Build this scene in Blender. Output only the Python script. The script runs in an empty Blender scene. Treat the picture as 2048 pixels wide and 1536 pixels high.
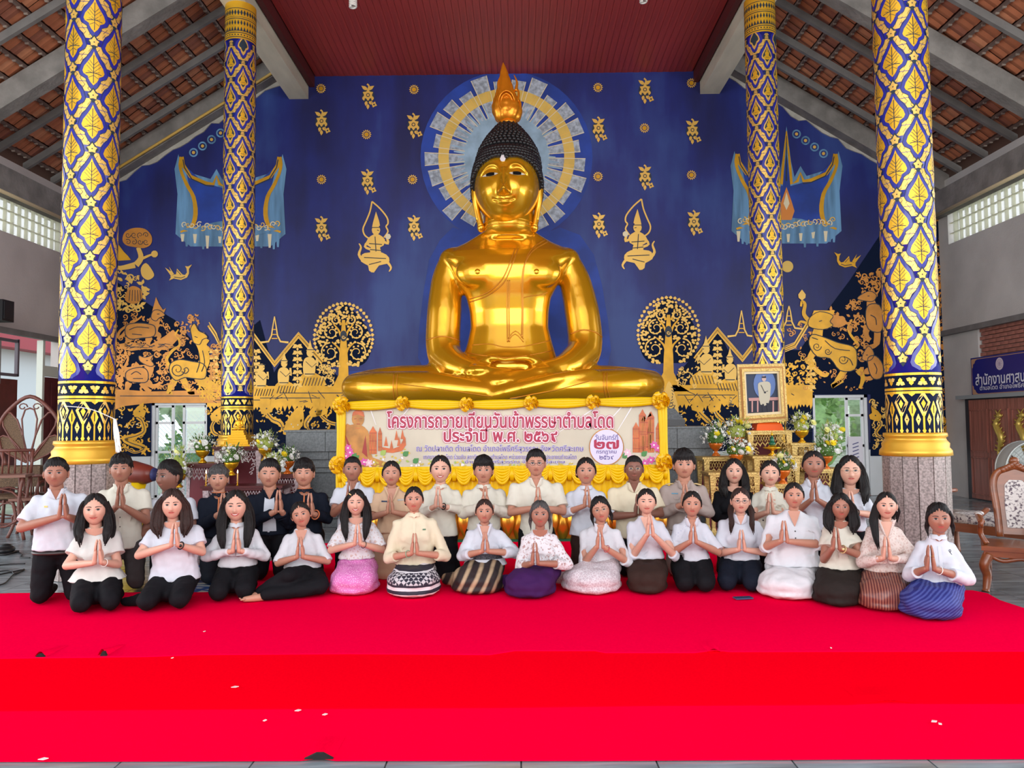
import bpy, bmesh, math, random
import numpy as np
from mathutils import Vector, Matrix
from mathutils.geometry import tessellate_polygon
from mathutils.bvhtree import BVHTree

R = math.radians
scn = bpy.context.scene
COL = scn.collection
random.seed(7)

# ------------------------------------------------------------------ camera
FPX = 1540.0
PITCH, YAW, ROLL = R(3.0), R(0.4), R(0.55)
fwd = Vector((-math.sin(YAW) * math.cos(PITCH), math.cos(YAW) * math.cos(PITCH), math.sin(PITCH)))
rt0 = Vector((math.cos(YAW), math.sin(YAW), 0))
up0 = rt0.cross(fwd)
rt = rt0 * math.cos(ROLL) - up0 * math.sin(ROLL)
up = up0 * math.cos(ROLL) + rt0 * math.sin(ROLL)
CAM = Vector((0, 0, 1.5))
cam_data = bpy.data.cameras.new('camera')
cam_data.sensor_width = 36
cam_data.lens = FPX / 2048 * 36
cam_data.clip_end = 300
cam = bpy.data.objects.new('camera', cam_data)
M = Matrix((rt, up, -fwd)).transposed().to_4x4()
M.translation = CAM
cam.matrix_world = M
COL.objects.link(cam)
scn.camera = cam

# ------------------------------------------------------------------ light
w = bpy.data.worlds.new('sky')
scn.world = w
w.use_nodes = True
wn = w.node_tree
bg = wn.nodes['Background']
geo = wn.nodes.new('ShaderNodeTexCoord')
sep = wn.nodes.new('ShaderNodeSeparateXYZ')
rmp = wn.nodes.new('ShaderNodeValToRGB')
wn.links.new(geo.outputs['Generated'], sep.inputs[0])
wn.links.new(sep.outputs['Z'], rmp.inputs[0])
rmp.color_ramp.elements[0].position = 0.0
rmp.color_ramp.elements[0].color = (0.95, 0.97, 1.0, 1)
rmp.color_ramp.elements[1].position = 0.8
rmp.color_ramp.elements[1].color = (0.72, 0.84, 1.0, 1)
wn.links.new(rmp.outputs[0], bg.inputs['Color'])
bg.inputs['Strength'].default_value = 1.5

def area(name, loc, tgt, sx, sy, power, col=(1, 1, 1)):
    l = bpy.data.lights.new(name, 'AREA')
    l.shape = 'RECTANGLE'; l.size = sx; l.size_y = sy; l.energy = power; l.color = col
    o = bpy.data.objects.new(name, l)
    o.location = loc
    o.rotation_euler = (Vector(tgt) - Vector(loc)).to_track_quat('-Z', 'Y').to_euler()
    COL.objects.link(o)
    return o
# daylight entering through the wide open front of the hall, well behind the photographer
area('front_daylight', (0, -7.5, 5.0), (0, 12, 3.2), 15, 6, 1050, (1.0, 0.98, 0.95))
area('left_daylight', (-12.5, 5.5, 2.4), (1, 11, 5.5), 9, 3.5, 480, (0.97, 0.99, 1.0))
area('right_daylight', (12.5, 5.5, 2.4), (-1, 11, 5.5), 9, 3.5, 480, (0.97, 0.99, 1.0))

scn.view_settings.view_transform = 'Standard'
scn.view_settings.look = 'None'
scn.view_settings.gamma = 1
scn.view_settings.use_curve_mapping = False
scn.view_settings.exposure = 0.3

# ------------------------------------------------------------------ helpers
def ray(px, py):
    return fwd + rt * ((px - 1024) / FPX) + up * ((768 - py) / FPX)
def at(px, py, Y):
    d = ray(px, py)
    return CAM + d * ((Y - CAM.y) / d.y)
def onx(px, py, X):
    d = ray(px, py)
    return CAM + d * (X / d.x)
def onfloor(px, py, z=0.0):
    d = ray(px, py)
    return CAM + d * ((z - CAM.z) / d.z)

MATS = {}
def mat(name, col, rough=0.6, metal=0.0, noise=0.0, nscale=8.0, bump=0.0, bscale=None, coat=0.0,
        emis=None, es=1.0, alpha=None, trans=0.0, spec=None, col2=None, stretch=None, sheen=0.0):
    if name in MATS: return MATS[name]
    m = bpy.data.materials.new(name); MATS[name] = m
    m.use_nodes = True
    nt = m.node_tree; b = nt.nodes['Principled BSDF']
    b.inputs['Base Color'].default_value = (*col, 1)
    b.inputs['Roughness'].default_value = rough
    b.inputs['Metallic'].default_value = metal
    if coat: b.inputs['Coat Weight'].default_value = coat; b.inputs['Coat Roughness'].default_value = 0.08
    if sheen: b.inputs['Sheen Weight'].default_value = sheen
    if trans: b.inputs['Transmission Weight'].default_value = trans
    if spec is not None: b.inputs['Specular IOR Level'].default_value = spec
    if emis: b.inputs['Emission Color'].default_value = (*emis, 1); b.inputs['Emission Strength'].default_value = es
    if alpha is not None: b.inputs['Alpha'].default_value = alpha
    if noise or bump or col2:
        tc = nt.nodes.new('ShaderNodeTexCoord'); mp = nt.nodes.new('ShaderNodeMapping')
        nt.links.new(tc.outputs['Object'], mp.inputs[0])
        if stretch: mp.inputs['Scale'].default_value = stretch
        nz = nt.nodes.new('ShaderNodeTexNoise'); nz.inputs['Scale'].default_value = nscale
        nz.inputs['Detail'].default_value = 4
        nt.links.new(mp.outputs[0], nz.inputs['Vector'])
        if noise or col2:
            c2 = col2 or tuple(max(0, c * (1 - noise)) for c in col)
            cr = nt.nodes.new('ShaderNodeValToRGB')
            cr.color_ramp.elements[0].position = 0.35; cr.color_ramp.elements[1].position = 0.65
            cr.color_ramp.elements[0].color = (*c2, 1); cr.color_ramp.elements[1].color = (*col, 1)
            nt.links.new(nz.outputs[0], cr.inputs[0]); nt.links.new(cr.outputs[0], b.inputs['Base Color'])
        if bump:
            bp = nt.nodes.new('ShaderNodeBump'); bp.inputs['Strength'].default_value = bump
            bp.inputs['Distance'].default_value = 0.02
            src = nz
            if bscale:
                src = nt.nodes.new('ShaderNodeTexNoise'); src.inputs['Scale'].default_value = bscale
                src.inputs['Detail'].default_value = 3
                nt.links.new(mp.outputs[0], src.inputs['Vector'])
            nt.links.new(src.outputs[0], bp.inputs['Height']); nt.links.new(bp.outputs[0], b.inputs['Normal'])
    return m

class MB:
    """collects geometry for one mesh object"""
    def __init__(s): s.v = []; s.f = []; s.m = []; s.mi = 0
    def add(s, vs, fs, mi=None):
        b = len(s.v); s.v += [tuple(x) for x in vs]
        s.f += [tuple(i + b for i in f) for f in fs]
        s.m += [s.mi if mi is None else mi] * len(fs)
        return s
    def box(s, c, d, rz=0, mi=None, M=None):
        x, y, z = (k / 2 for k in d)
        vs = [Vector((i * x, j * y, k * z)) for k in (-1, 1) for j in (-1, 1) for i in (-1, 1)]
        if M is not None: vs = [M @ v for v in vs]
        elif rz: 
            r = Matrix.Rotation(rz, 3, 'Z'); vs = [r @ v for v in vs]
        vs = [v + Vector(c) for v in vs]
        return s.add(vs, [(0, 2, 3, 1), (4, 5, 7, 6), (0, 1, 5, 4), (2, 6, 7, 3), (0, 4, 6, 2), (1, 3, 7, 5)], mi)
    def tube(s, pts, rad, seg=10, caps=True, flat=None, mi=None, closed=False):
        """tube through pts; rad number or list; flat = (axis vector, factor) squashes the section along axis"""
        pts = [Vector(p) for p in pts]; n = len(pts)
        if not isinstance(rad, (list, tuple)): rad = [rad] * n
        vs = []; prev = None
        for i, p in enumerate(pts):
            a = pts[(i - 1) % n] if (closed or i) else p
            c = pts[(i + 1) % n] if (closed or i < n - 1) else p
            t = (c - a).normalized()
            if prev is None:
                ref = Vector((0, 0, 1)) if abs(t.z) < .9 else Vector((0, 1, 0))
                u = t.cross(ref).normalized()
            else:
                u = (prev - t * prev.dot(t)).normalized()
            prev = u; v = t.cross(u)
            for k in range(seg):
                an = 2 * math.pi * k / seg
                o = (u * math.cos(an) + v * math.sin(an)) * rad[i]
                if flat:
                    ax = flat[0]; o = o - ax * o.dot(ax) * (1 - flat[1])
                vs.append(p + o)
        fs = []
        for i in range(n if closed else n - 1):
            for k in range(seg):
                a = i * seg + k; b = i * seg + (k + 1) % seg
                j = (i + 1) % n
                fs.append((a, b, j * seg + (k + 1) % seg, j * seg + k))
        if caps and not closed:
            fs.append(tuple(range(seg - 1, -1, -1))); fs.append(tuple(range((n - 1) * seg, n * seg)))
        return s.add(vs, fs, mi)
    def cap(s, p0, p1, r0, r1, seg=12, mi=None):
        """capsule with rounded ends"""
        p0 = Vector(p0); p1 = Vector(p1); d = (p1 - p0); L = max(d.length, 1e-5); d /= L
        pts = []; rs = []
        for a in (80, 55, 30): pts.append(p0 - d * r0 * math.sin(R(a))); rs.append(r0 * math.cos(R(a)))
        for k in range(5): pts.append(p0.lerp(p1, k / 4)); rs.append(r0 + (r1 - r0) * k / 4)
        for a in (30, 55, 80): pts.append(p1 + d * r1 * math.sin(R(a))); rs.append(r1 * math.cos(R(a)))
        return s.tube(pts, rs, seg, mi=mi)
    def ell(s, c, r, n=12, m=8, M=None, mi=None):
        c = Vector(c)
        if not isinstance(r, (tuple, list)): r = (r, r, r)
        vs = [Vector((0, 0, r[2]))]
        for j in range(1, m):
            p = math.pi * j / m
            for i in range(n):
                a = 2 * math.pi * i / n
                vs.append(Vector((r[0] * math.sin(p) * math.cos(a), r[1] * math.sin(p) * math.sin(a), r[2] * math.cos(p))))
        vs.append(Vector((0, 0, -r[2])))
        if M is not None: vs = [M @ v for v in vs]
        fs = [(0, 1 + i, 1 + (i + 1) % n) for i in range(n)]
        for j in range(m - 2):
            for i in range(n):
                a = 1 + j * n + i; b = 1 + j * n + (i + 1) % n
                fs.append((a, a + n, b + n, b))
        l = len(vs) - 1
        fs += [(l, 1 + (m - 2) * n + (i + 1) % n, 1 + (m - 2) * n + i) for i in range(n)]
        return s.add([v + c for v in vs], fs, mi)
    def lathe(s, prof, c=(0, 0, 0), seg=24, mi=None, flute=0, fa=0.0, caps=True):
        c = Vector(c); vs = []; n = len(prof)
        for (r, z) in prof:
            for k in range(seg):
                a = 2 * math.pi * k / seg
                rr = r * (1 + fa * math.cos(flute * a)) if flute else r
                vs.append(c + Vector((rr * math.cos(a), rr * math.sin(a), z)))
        fs = []
        for i in range(n - 1):
            for k in range(seg):
                a = i * seg + k; b = i * seg + (k + 1) % seg
                fs.append((a, b, b + seg, a + seg))
        if caps:
            fs.append(tuple(range(seg - 1, -1, -1))); fs.append(tuple(range((n - 1) * seg, n * seg)))
        return s.add(vs, fs, mi)
    def loft(s, rings, caps=True, mi=None):
        n = len(rings[0]); vs = [v for r in rings for v in r]; fs = []
        for i in range(len(rings) - 1):
            for k in range(n):
                a = i * n + k; b = i * n + (k + 1) % n
                fs.append((a, b, b + n, a + n))
        if caps:
            fs.append(tuple(range(n - 1, -1, -1))); fs.append(tuple(range((len(rings) - 1) * n, len(rings) * n)))
        return s.add(vs, fs, mi)
    def prism(s, pts, d, mi=None):
        """polygon (3-D points) pushed along vector d"""
        pts = [Vector(p) for p in pts]; d = Vector(d); n = len(pts)
        tri = tessellate_polygon([pts])
        vs = pts + [p + d for p in pts]
        fs = [tuple(t) for t in tri] + [tuple(i + n for i in reversed(t)) for t in tri]
        fs += [(i, (i + 1) % n, (i + 1) % n + n, i + n) for i in range(n)]
        return s.add(vs, fs, mi)
    def mesh(s, name, mats, smooth=False):
        me = bpy.data.meshes.new(name)
        me.from_pydata(s.v, [], s.f)
        if not isinstance(mats, (list, tuple)): mats = [mats]
        for m in mats: me.materials.append(m)
        if len(mats) > 1: me.polygons.foreach_set('material_index', s.m)
        if smooth: me.polygons.foreach_set('use_smooth', [True] * len(me.polygons))
        me.update()
        return me
    def build(s, name, mats, parent=None, smooth=False, loc=None, recalc=True):
        me = s.mesh(name, mats, smooth)
        if recalc:
            bm = bmesh.new(); bm.from_mesh(me); bmesh.ops.recalc_face_normals(bm, faces=bm.faces); bm.to_mesh(me); bm.free()
        return link(name, me, parent, loc)

def link(name, me, parent=None, loc=None):
    o = bpy.data.objects.new(name, me); COL.objects.link(o)
    if parent is not None: o.parent = parent
    if loc is not None: o.location = loc
    return o
def tag(o, label=None, cat=None, group=None, kind=None):
    if label: o['label'] = label
    if cat: o['category'] = cat
    if group: o['group'] = group
    if kind: o['kind'] = kind
    return o
def thing(name, label, cat, loc=(0, 0, 0), rz=0, group=None, s=1.0):
    o = bpy.data.objects.new(name, None); COL.objects.link(o)
    o.location = loc; o.rotation_euler = (0, 0, rz); o.scale = (s, s, s)
    return tag(o, label, cat, group)
def struct(o): o['kind'] = 'structure'; return o
def dup(root, loc=None, rz=None, label=None, group=None, s=None):
    r = root.copy(); COL.objects.link(r)
    if loc is not None: r.location = loc
    if rz is not None: r.rotation_euler = (0, 0, rz)
    if s is not None: r.scale = (s, s, s)
    if label: r['label'] = label
    if group: r['group'] = group
    def kids(a, b):
        for ch in list(a.children):
            c = ch.copy(); COL.objects.link(c); c.parent = b; kids(ch, c)
    kids(root, r)
    return r

BAKE = bpy.data.scenes.new('bake')
def remesh(mb, voxel, smooth=4, dec=None, factor=0.5):
    me = mb.mesh('tmp', []) if False else None
    me = bpy.data.meshes.new('tmp'); me.from_pydata(mb.v, [], mb.f); me.update()
    o = bpy.data.objects.new('tmp', me); BAKE.collection.objects.link(o)
    m = o.modifiers.new('r', 'REMESH'); m.mode = 'VOXEL'; m.voxel_size = voxel; m.use_smooth_shade = True
    if smooth:
        q = o.modifiers.new('s', 'SMOOTH'); q.factor = factor; q.iterations = smooth
    if dec:
        q = o.modifiers.new('d', 'DECIMATE'); q.ratio = dec
    with bpy.context.temp_override(scene=BAKE, view_layer=BAKE.view_layers[0]):
        dg = bpy.context.evaluated_depsgraph_get()
        out = bpy.data.meshes.new_from_object(o.evaluated_get(dg), depsgraph=dg)
    bpy.data.objects.remove(o); bpy.data.meshes.remove(me)
    out.polygons.foreach_set('use_smooth', [True] * len(out.polygons))
    return out

def cr(pts, n=6, closed=False):
    """Catmull-Rom through 2-D or 3-D points"""
    P = [Vector(p) for p in pts]; m = len(P); out = []
    for i in range(m if closed else m - 1):
        if closed: a, b, c, d = P[(i - 1) % m], P[i], P[(i + 1) % m], P[(i + 2) % m]
        else: a, b, c, d = P[max(i - 1, 0)], P[i], P[i + 1], P[min(i + 2, m - 1)]
        for k in range(n):
            t = k / n; t2 = t * t; t3 = t2 * t
            out.append(0.5 * ((2 * b) + (c - a) * t + (2 * a - 5 * b + 4 * c - d) * t2 + (3 * b - a - 3 * c + d) * t3))
    if not closed: out.append(P[-1])
    return out

class Art:
    """flat painting laid on a surface: fmap(x, y, layer) gives the 3-D point"""
    def __init__(s, fmap, sub=None): s.map = fmap; s.mb = MB(); s.sub = sub; s.k = 0
    def poly(s, pts, m=0, lay=1, smooth=0):
        lay += .01 * (s.k % 90); s.k += 1
        if smooth: pts = cr(pts, smooth, True)
        P = [Vector((p[0], p[1], 0)) for p in pts]
        tri = tessellate_polygon([P])
        s.mb.add([s.map(p.x, p.y, lay) for p in P], [tuple(t) for t in tri], m)
    def stroke(s, pts, w, m=0, lay=2, smooth=0, closed=False):
        lay += .01 * (s.k % 90); s.k += 1
        if smooth: pts = cr(pts, smooth, closed)
        P = [Vector((p[0], p[1])) for p in pts]; n = len(P)
        if not isinstance(w, (list, tuple)): w = [w] * n
        elif len(w) != n: w = [w[0] + (w[-1] - w[0]) * i / (n - 1) if len(w) == 2 else w[min(len(w) - 1, int(i * len(w) / n))] for i in range(n)]
        vs = []
        for i, p in enumerate(P):
            a = P[(i - 1) % n] if (closed or i) else p
            c = P[(i + 1) % n] if (closed or i < n - 1) else p
            t = c - a
            if t.length < 1e-9: t = Vector((1, 0))
            t.normalize(); q = Vector((-t.y, t.x)) * (w[i] / 2)
            vs.append(s.map(p.x + q.x, p.y + q.y, lay)); vs.append(s.map(p.x - q.x, p.y - q.y, lay))
        fs = [(2 * i, 2 * i + 1, 2 * ((i + 1) % n) + 1, 2 * ((i + 1) % n)) for i in range(n if closed else n - 1)]
        s.mb.add(vs, fs, m)
    def dot(s, x, y, r, m=0, lay=1, n=12, ry=None):
        ry = ry or r
        s.poly([(x + r * math.cos(2 * math.pi * k / n), y + ry * math.sin(2 * math.pi * k / n)) for k in range(n)], m, lay)
    def ring(s, x, y, r, w, m=0, lay=1, n=24):
        s.stroke([(x + r * math.cos(2 * math.pi * k / n), y + r * math.sin(2 * math.pi * k / n)) for k in range(n)], w, m, lay, closed=True)
    def leaf(s, x, y, L, wd, ang, m=0, lay=1):
        c, q = math.cos(ang), math.sin(ang)
        pts = [(0, 0), (.25, .45), (.55, .5), (1, 0), (.55, -.5), (.25, -.45)]
        s.poly([(x + c * a * L - q * b * wd, y + q * a * L + c * b * wd) for a, b in pts], m, lay)
    def curl(s, x, y, r, ang, turns=1.3, w=2.0, m=0, lay=1, ccw=1, leaves=0):
        pts = []
        N = int(14 * turns)
        for k in range(N + 1):
            t = k / N; rr = r * (1 - .85 * t); a = ang + ccw * t * turns * 2 * math.pi
            pts.append((x + rr * math.cos(a), y + rr * math.sin(a)))
        s.stroke(pts, [w, w * .5], m, lay)
    def build(s, name, mats, parent=None, kind=None):
        o = s.mb.build(name, mats, parent, recalc=False)
        return o

# ------------------------------------------------------------------ measures of the hall
COLX, CF, CB, WALL, SIDE = 4.25, 7.9, 12.2, 15.7, 8.9
CEIL = 8.76
def zroof(x): return 9.0 - .62 * (abs(x) - 4.45)
# ================================================================== STRUCTURE
m_tile = None
# floor: grey-blue polished slabs
def floor_mat():
    m = bpy.data.materials.new('polished_floor'); m.use_nodes = True; nt = m.node_tree; b = nt.nodes['Principled BSDF']
    tc = nt.nodes.new('ShaderNodeTexCoord'); mp = nt.nodes.new('ShaderNodeMapping'); nt.links.new(tc.outputs['Object'], mp.inputs[0])
    mp.inputs['Scale'].default_value = (0.6, 2.6, 1)
    nz = nt.nodes.new('ShaderNodeTexNoise'); nz.inputs['Scale'].default_value = 1.6; nz.inputs['Detail'].default_value = 8; nz.inputs['Distortion'].default_value = 1.5
    nt.links.new(mp.outputs[0], nz.inputs['Vector'])
    cr_ = nt.nodes.new('ShaderNodeValToRGB'); e = cr_.color_ramp.elements
    e[0].position = .32; e[0].color = (.10, .12, .13, 1); e[1].position = .7; e[1].color = (.36, .41, .43, 1)
    nt.links.new(nz.outputs[0], cr_.inputs[0]); nt.links.new(cr_.outputs[0], b.inputs['Base Color'])
    b.inputs['Roughness'].default_value = .22
    return m
FLOORM = floor_mat()
f = MB(); f.box((0, 5.35, -.06), (17.9, 20.9, .1)); fl = struct(f.build('floor', mat('floor_joint', (.12, .13, .13), .7)))
slab = MB(); slab.box((0, 0, 0), (.592, .592, .012)); slab_me = slab.mesh('floor_tile', FLOORM)
# slabs in view as parts, nearest first; the rest joined
cells = []
for i in range(-15, 15):
    for j in range(-6, 26):
        x = .3 + i * .6; y = .3 + j * .6
        if y > 15.6: continue
        # is it under the carpet and unseen?
        under = (3.6 < y < 9.9 and abs(x) < 3.9)
        v = Vector((x, y, 0)) - CAM; dpt = v.dot(fwd)
        vis = dpt > 1 and abs(v.dot(rt) / dpt) < .68 and v.dot(up) / dpt > -.53
        cells.append((0 if (vis and not under) else 1, y, x))
cells.sort()
rest = MB(); k = 0
for c, y, x in cells:
    if c == 0 and k < 260:
        o = link('floor_tile', slab_me, fl, (x, y, -.006)); k += 1
    else: rest.box((x, y, -.006), (.592, .592, .012))
o = rest.build('floor_tiles', FLOORM, fl); o['kind'] = 'stuff'

gr = MB(); gr.box((0, 20, -.35), (120, 100, .3)); struct(gr.build('ground', mat('yard', (.30, .33, .22), .95, noise=.4, nscale=.8)))

# ---- back wall with two openings
WHITE = mat('white_paint', (.72, .75, .76), .6, noise=.08, nscale=2)
def wall_blue():
    m = bpy.data.materials.new('mural_blue'); m.use_nodes = True; nt = m.node_tree; b = nt.nodes['Principled BSDF']
    tc = nt.nodes.new('ShaderNodeTexCoord')
    def nz(sc, st, det=5):
        mp = nt.nodes.new('ShaderNodeMapping'); nt.links.new(tc.outputs['Object'], mp.inputs[0]); mp.inputs['Scale'].default_value = st
        n = nt.nodes.new('ShaderNodeTexNoise'); n.inputs['Scale'].default_value = sc; n.inputs['Detail'].default_value = det
        nt.links.new(mp.outputs[0], n.inputs['Vector']); return n
    a = nz(.55, (1, 1, .7)); s = nz(2.2, (1, 1, .18))
    mx = nt.nodes.new('ShaderNodeMath'); mx.operation = 'MULTIPLY_ADD'; mx.inputs[1].default_value = .45
    nt.links.new(s.outputs[0], mx.inputs[0]); nt.links.new(a.outputs[0], mx.inputs[2])
    cr_ = nt.nodes.new('ShaderNodeValToRGB'); e = cr_.color_ramp.elements
    e[0].position = .52; e[0].color = (.004, .006, .085, 1)
    e[1].position = .92; e[1].color = (.028, .065, .27, 1)
    k = cr_.color_ramp.elements.new(.74); k.color = (.009, .018, .18, 1)
    nt.links.new(mx.outputs[0], cr_.inputs[0]); nt.links.new(cr_.outputs[0], b.inputs['Base Color'])
    b.inputs['Roughness'].default_value = .5
    return m
BLUE = wall_blue()
OPL = (at(302, 805, WALL), at(414, 980, WALL)); OPR = (at(1625, 790, WALL), at(1741, 960, WALL))
ol0, ol1, otl = OPL[0].x, OPL[1].x, OPL[0].z
or0, or1, otr = OPR[0].x, OPR[1].x, OPR[0].z
zb = 0.92     # foot of the painting
def wallrect(mb, x0, x1, z0, z1, mi=0): mb.box(((x0 + x1) / 2, WALL + .12, (z0 + z1) / 2), (x1 - x0, .24, z1 - z0), mi=mi)
wb = MB()
for (x0, x1, z0, z1, mi) in ((-SIDE, ol0, 0, zb, 1), (-SIDE, ol0, zb, otl, 0), (ol1, or0, 0, zb, 1), (ol1, or0, zb, min(otl, otr), 0),
                             (or1, SIDE, 0, zb, 1), (or1, SIDE, zb, otr, 0)):
    wallrect(wb, x0, x1, z0, z1, mi)
zt = max(otl, otr); zl = min(otl, otr)
wallrect(wb, -SIDE - .4, -SIDE, 0, zt)
if otl < otr: wallrect(wb, -SIDE, or0, zl, zt); 
else: wallrect(wb, ol1, SIDE, zl, zt)
# upper part: pentagon up to roof
P = [(-SIDE - .4, zt), (SIDE, zt), (SIDE, zroof(SIDE) + .1), (4.5, 9.2), (-4.9, 9.2), (-SIDE - .4, zroof(SIDE) + .1)]
wb.prism([(x, WALL, z) for x, z in P], (0, .24, 0), 0)
WB = struct(wb.build('wall_back', [BLUE, WHITE]))
# white sill strip below the painting sits flush; small navy skirting of the painting
nv = MB(); NAVY = mat('mural_navy', (.004, .010, .035), .6, spec=.08)
for x0, x1 in ((-SIDE, ol0), (ol1, or0), (or1, SIDE)): nv.box(((x0 + x1) / 2, WALL - .008, zb + .07), (x1 - x0, .016, .14))
nv.build('navy_border', NAVY, WB)

# ---- side walls (only their far bays are in sight)
PLAST = mat('bare_plaster', (.60, .58, .56), .8, noise=.16, nscale=1.3, bump=.15, bscale=30)
PLASTW = mat('warm_plaster', (.56, .50, .48), .8, noise=.14, nscale=1.1, bump=.15, bscale=30)
CONC = mat('rough_concrete', (.27, .25, .235), .85, noise=.35, nscale=3, bump=.5, bscale=14)
BEAMW = mat('weathered_beam', (.72, .66, .52), .7, noise=.25, nscale=2.5, stretch=(1, .25, 1), bump=.2, bscale=12)
STEEL = mat('grey_steel', (.20, .19, .185), .6, noise=.2, nscale=4)
def side_wall(sg):
    X = sg * SIDE; nm = 'wall_right' if sg > 0 else 'wall_left'
    zE = zroof(SIDE)
    y0, y1 = 11.4, WALL
    m = MB()
    def rec(ya, yb, za, zb_, mi=0, th=.22, off=0): m.box((X + sg * (th / 2 - off), (ya + yb) / 2, (za + zb_) / 2), (th, yb - ya, zb_ - za), mi=mi)
    rec(y0, y1, 5.66, zE + .1)                     # above the clerestory
    rec(15.35, y1, 5.02, 5.66)                     # end of the clerestory
    rec(y0, y1, 3.25, 5.02)                         # plain plaster band
    if sg > 0:
        rec(14.5, y1, 0, 3.25)
    else:
        rec(15.3, y1, 0, 3.25)
        for ya in (11.4, 13.45, ): rec(ya - .05, ya + .05, 0, 3.1, 1)
    W = struct(m.build(nm, [PLAST if sg > 0 else PLASTW, CONC]))
    l = MB(); l.box((X - sg * .09, (y0 + y1) / 2, 5.86), (.18, y1 - y0, .5)); l.build('ring_beam', CONC, W)
    l = MB(); l.box((X - sg * .05, (y0 + y1) / 2, 3.25), (.1, y1 - y0, .10)); l.build('lower_beam', STEEL, W)
    l = MB(); l.tube([(X - sg * .22, y0, 5.62), (X - sg * .22, y1, 5.62)], .035, 8); l.build('conduit', mat('cream_conduit', (.75, .62, .38), .5), W, True)
    # glass-block clerestory
    g = mat('glass_block', (.85, .88, .74), .35, alpha=.35)
    gy = MB(); gy.box((0, 0, 0), (.09, .187, .187)); gme = gy.mesh('glass_block', g)
    fr = MB()
    for r in range(3):
        for k in range(19):
            yy = y0 + .1 + k * .2
            link('glass_block', gme, W, (X + sg * .06, yy, 5.13 + .21 * r))
    for k in range(20): fr.box((X + sg * .07, y0 + k * .2, 5.34), (.06, .012, .64))
    for r in range(4): fr.box((X + sg * .07, (y0 + 15.35) / 2, 5.025 + .21 * r), (.06, 15.35 - y0, .014))
    fr.build('block_joints', mat('pale_joint', (.8, .78, .6), .7), W)
    return W
WR = side_wall(1); WL = side_wall(-1)
# brick infill above the right-hand door (single bricks)
BR = mat('red_brick', (.42, .16, .12), .85, noise=.35, nscale=5)
bk = MB(); bk.box((0, 0, 0), (.08, .21, .062)); bme = bk.mesh('brick', BR)
back = MB(); back.box((SIDE + .14, 12.95, 2.66), (.1, 3.1, 1.1)); back.build('mortar', mat('mortar', (.45, .38, .35), .9), WR)
for r in range(14):
    for c in range(14):
        link('brick', bme, WR, (SIDE + .07 + random.uniform(-.008, .008), 11.5 + c * .218 + (r % 2) * .11, 2.2 + r * .075))

# ---- ceiling of the nave: red boards
RED = mat('red_ceiling_board', (.42, .045, .035), .5, noise=.25, nscale=3, stretch=(6, .4, 1), bump=.08, bscale=20)
ce = MB(); ce.box((0, 9.0, CEIL + .12), (8.2, 13.7, .1)); CE = struct(ce.build('ceiling', mat('red_ceiling_back', (.10, .012, .012), .7)))
pk = MB(); pk.box((0, 0, 0), (.118, 13.6, .025)); pkm = pk.mesh('ceiling_board', RED)
for i in range(64): link('ceiling_board', pkm, CE, (-3.87 + i * .1228, 8.9, CEIL + .05 + (.004 if i % 2 else 0)))
# dark strips that paint in the shade change along both ceiling sides
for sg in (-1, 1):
    mo = MB(); mo.box((sg * 4.0, 8.9, CEIL - .06), (.1, 13.6, .26)); mo.build('side_shade_strip', mat('dark_red_moulding', (.10, .012, .012), .6), CE)
# ---- long concrete beams along the nave
for sg in (-1, 1):
    b = MB(); b.box((0, 0, 0), (.40, 13.7, .46)); o = b.build('trim_%d' % (1 if sg < 0 else 2), BEAMW); struct(o); o.location = (sg * 4.28, 8.85, 8.55)

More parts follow.
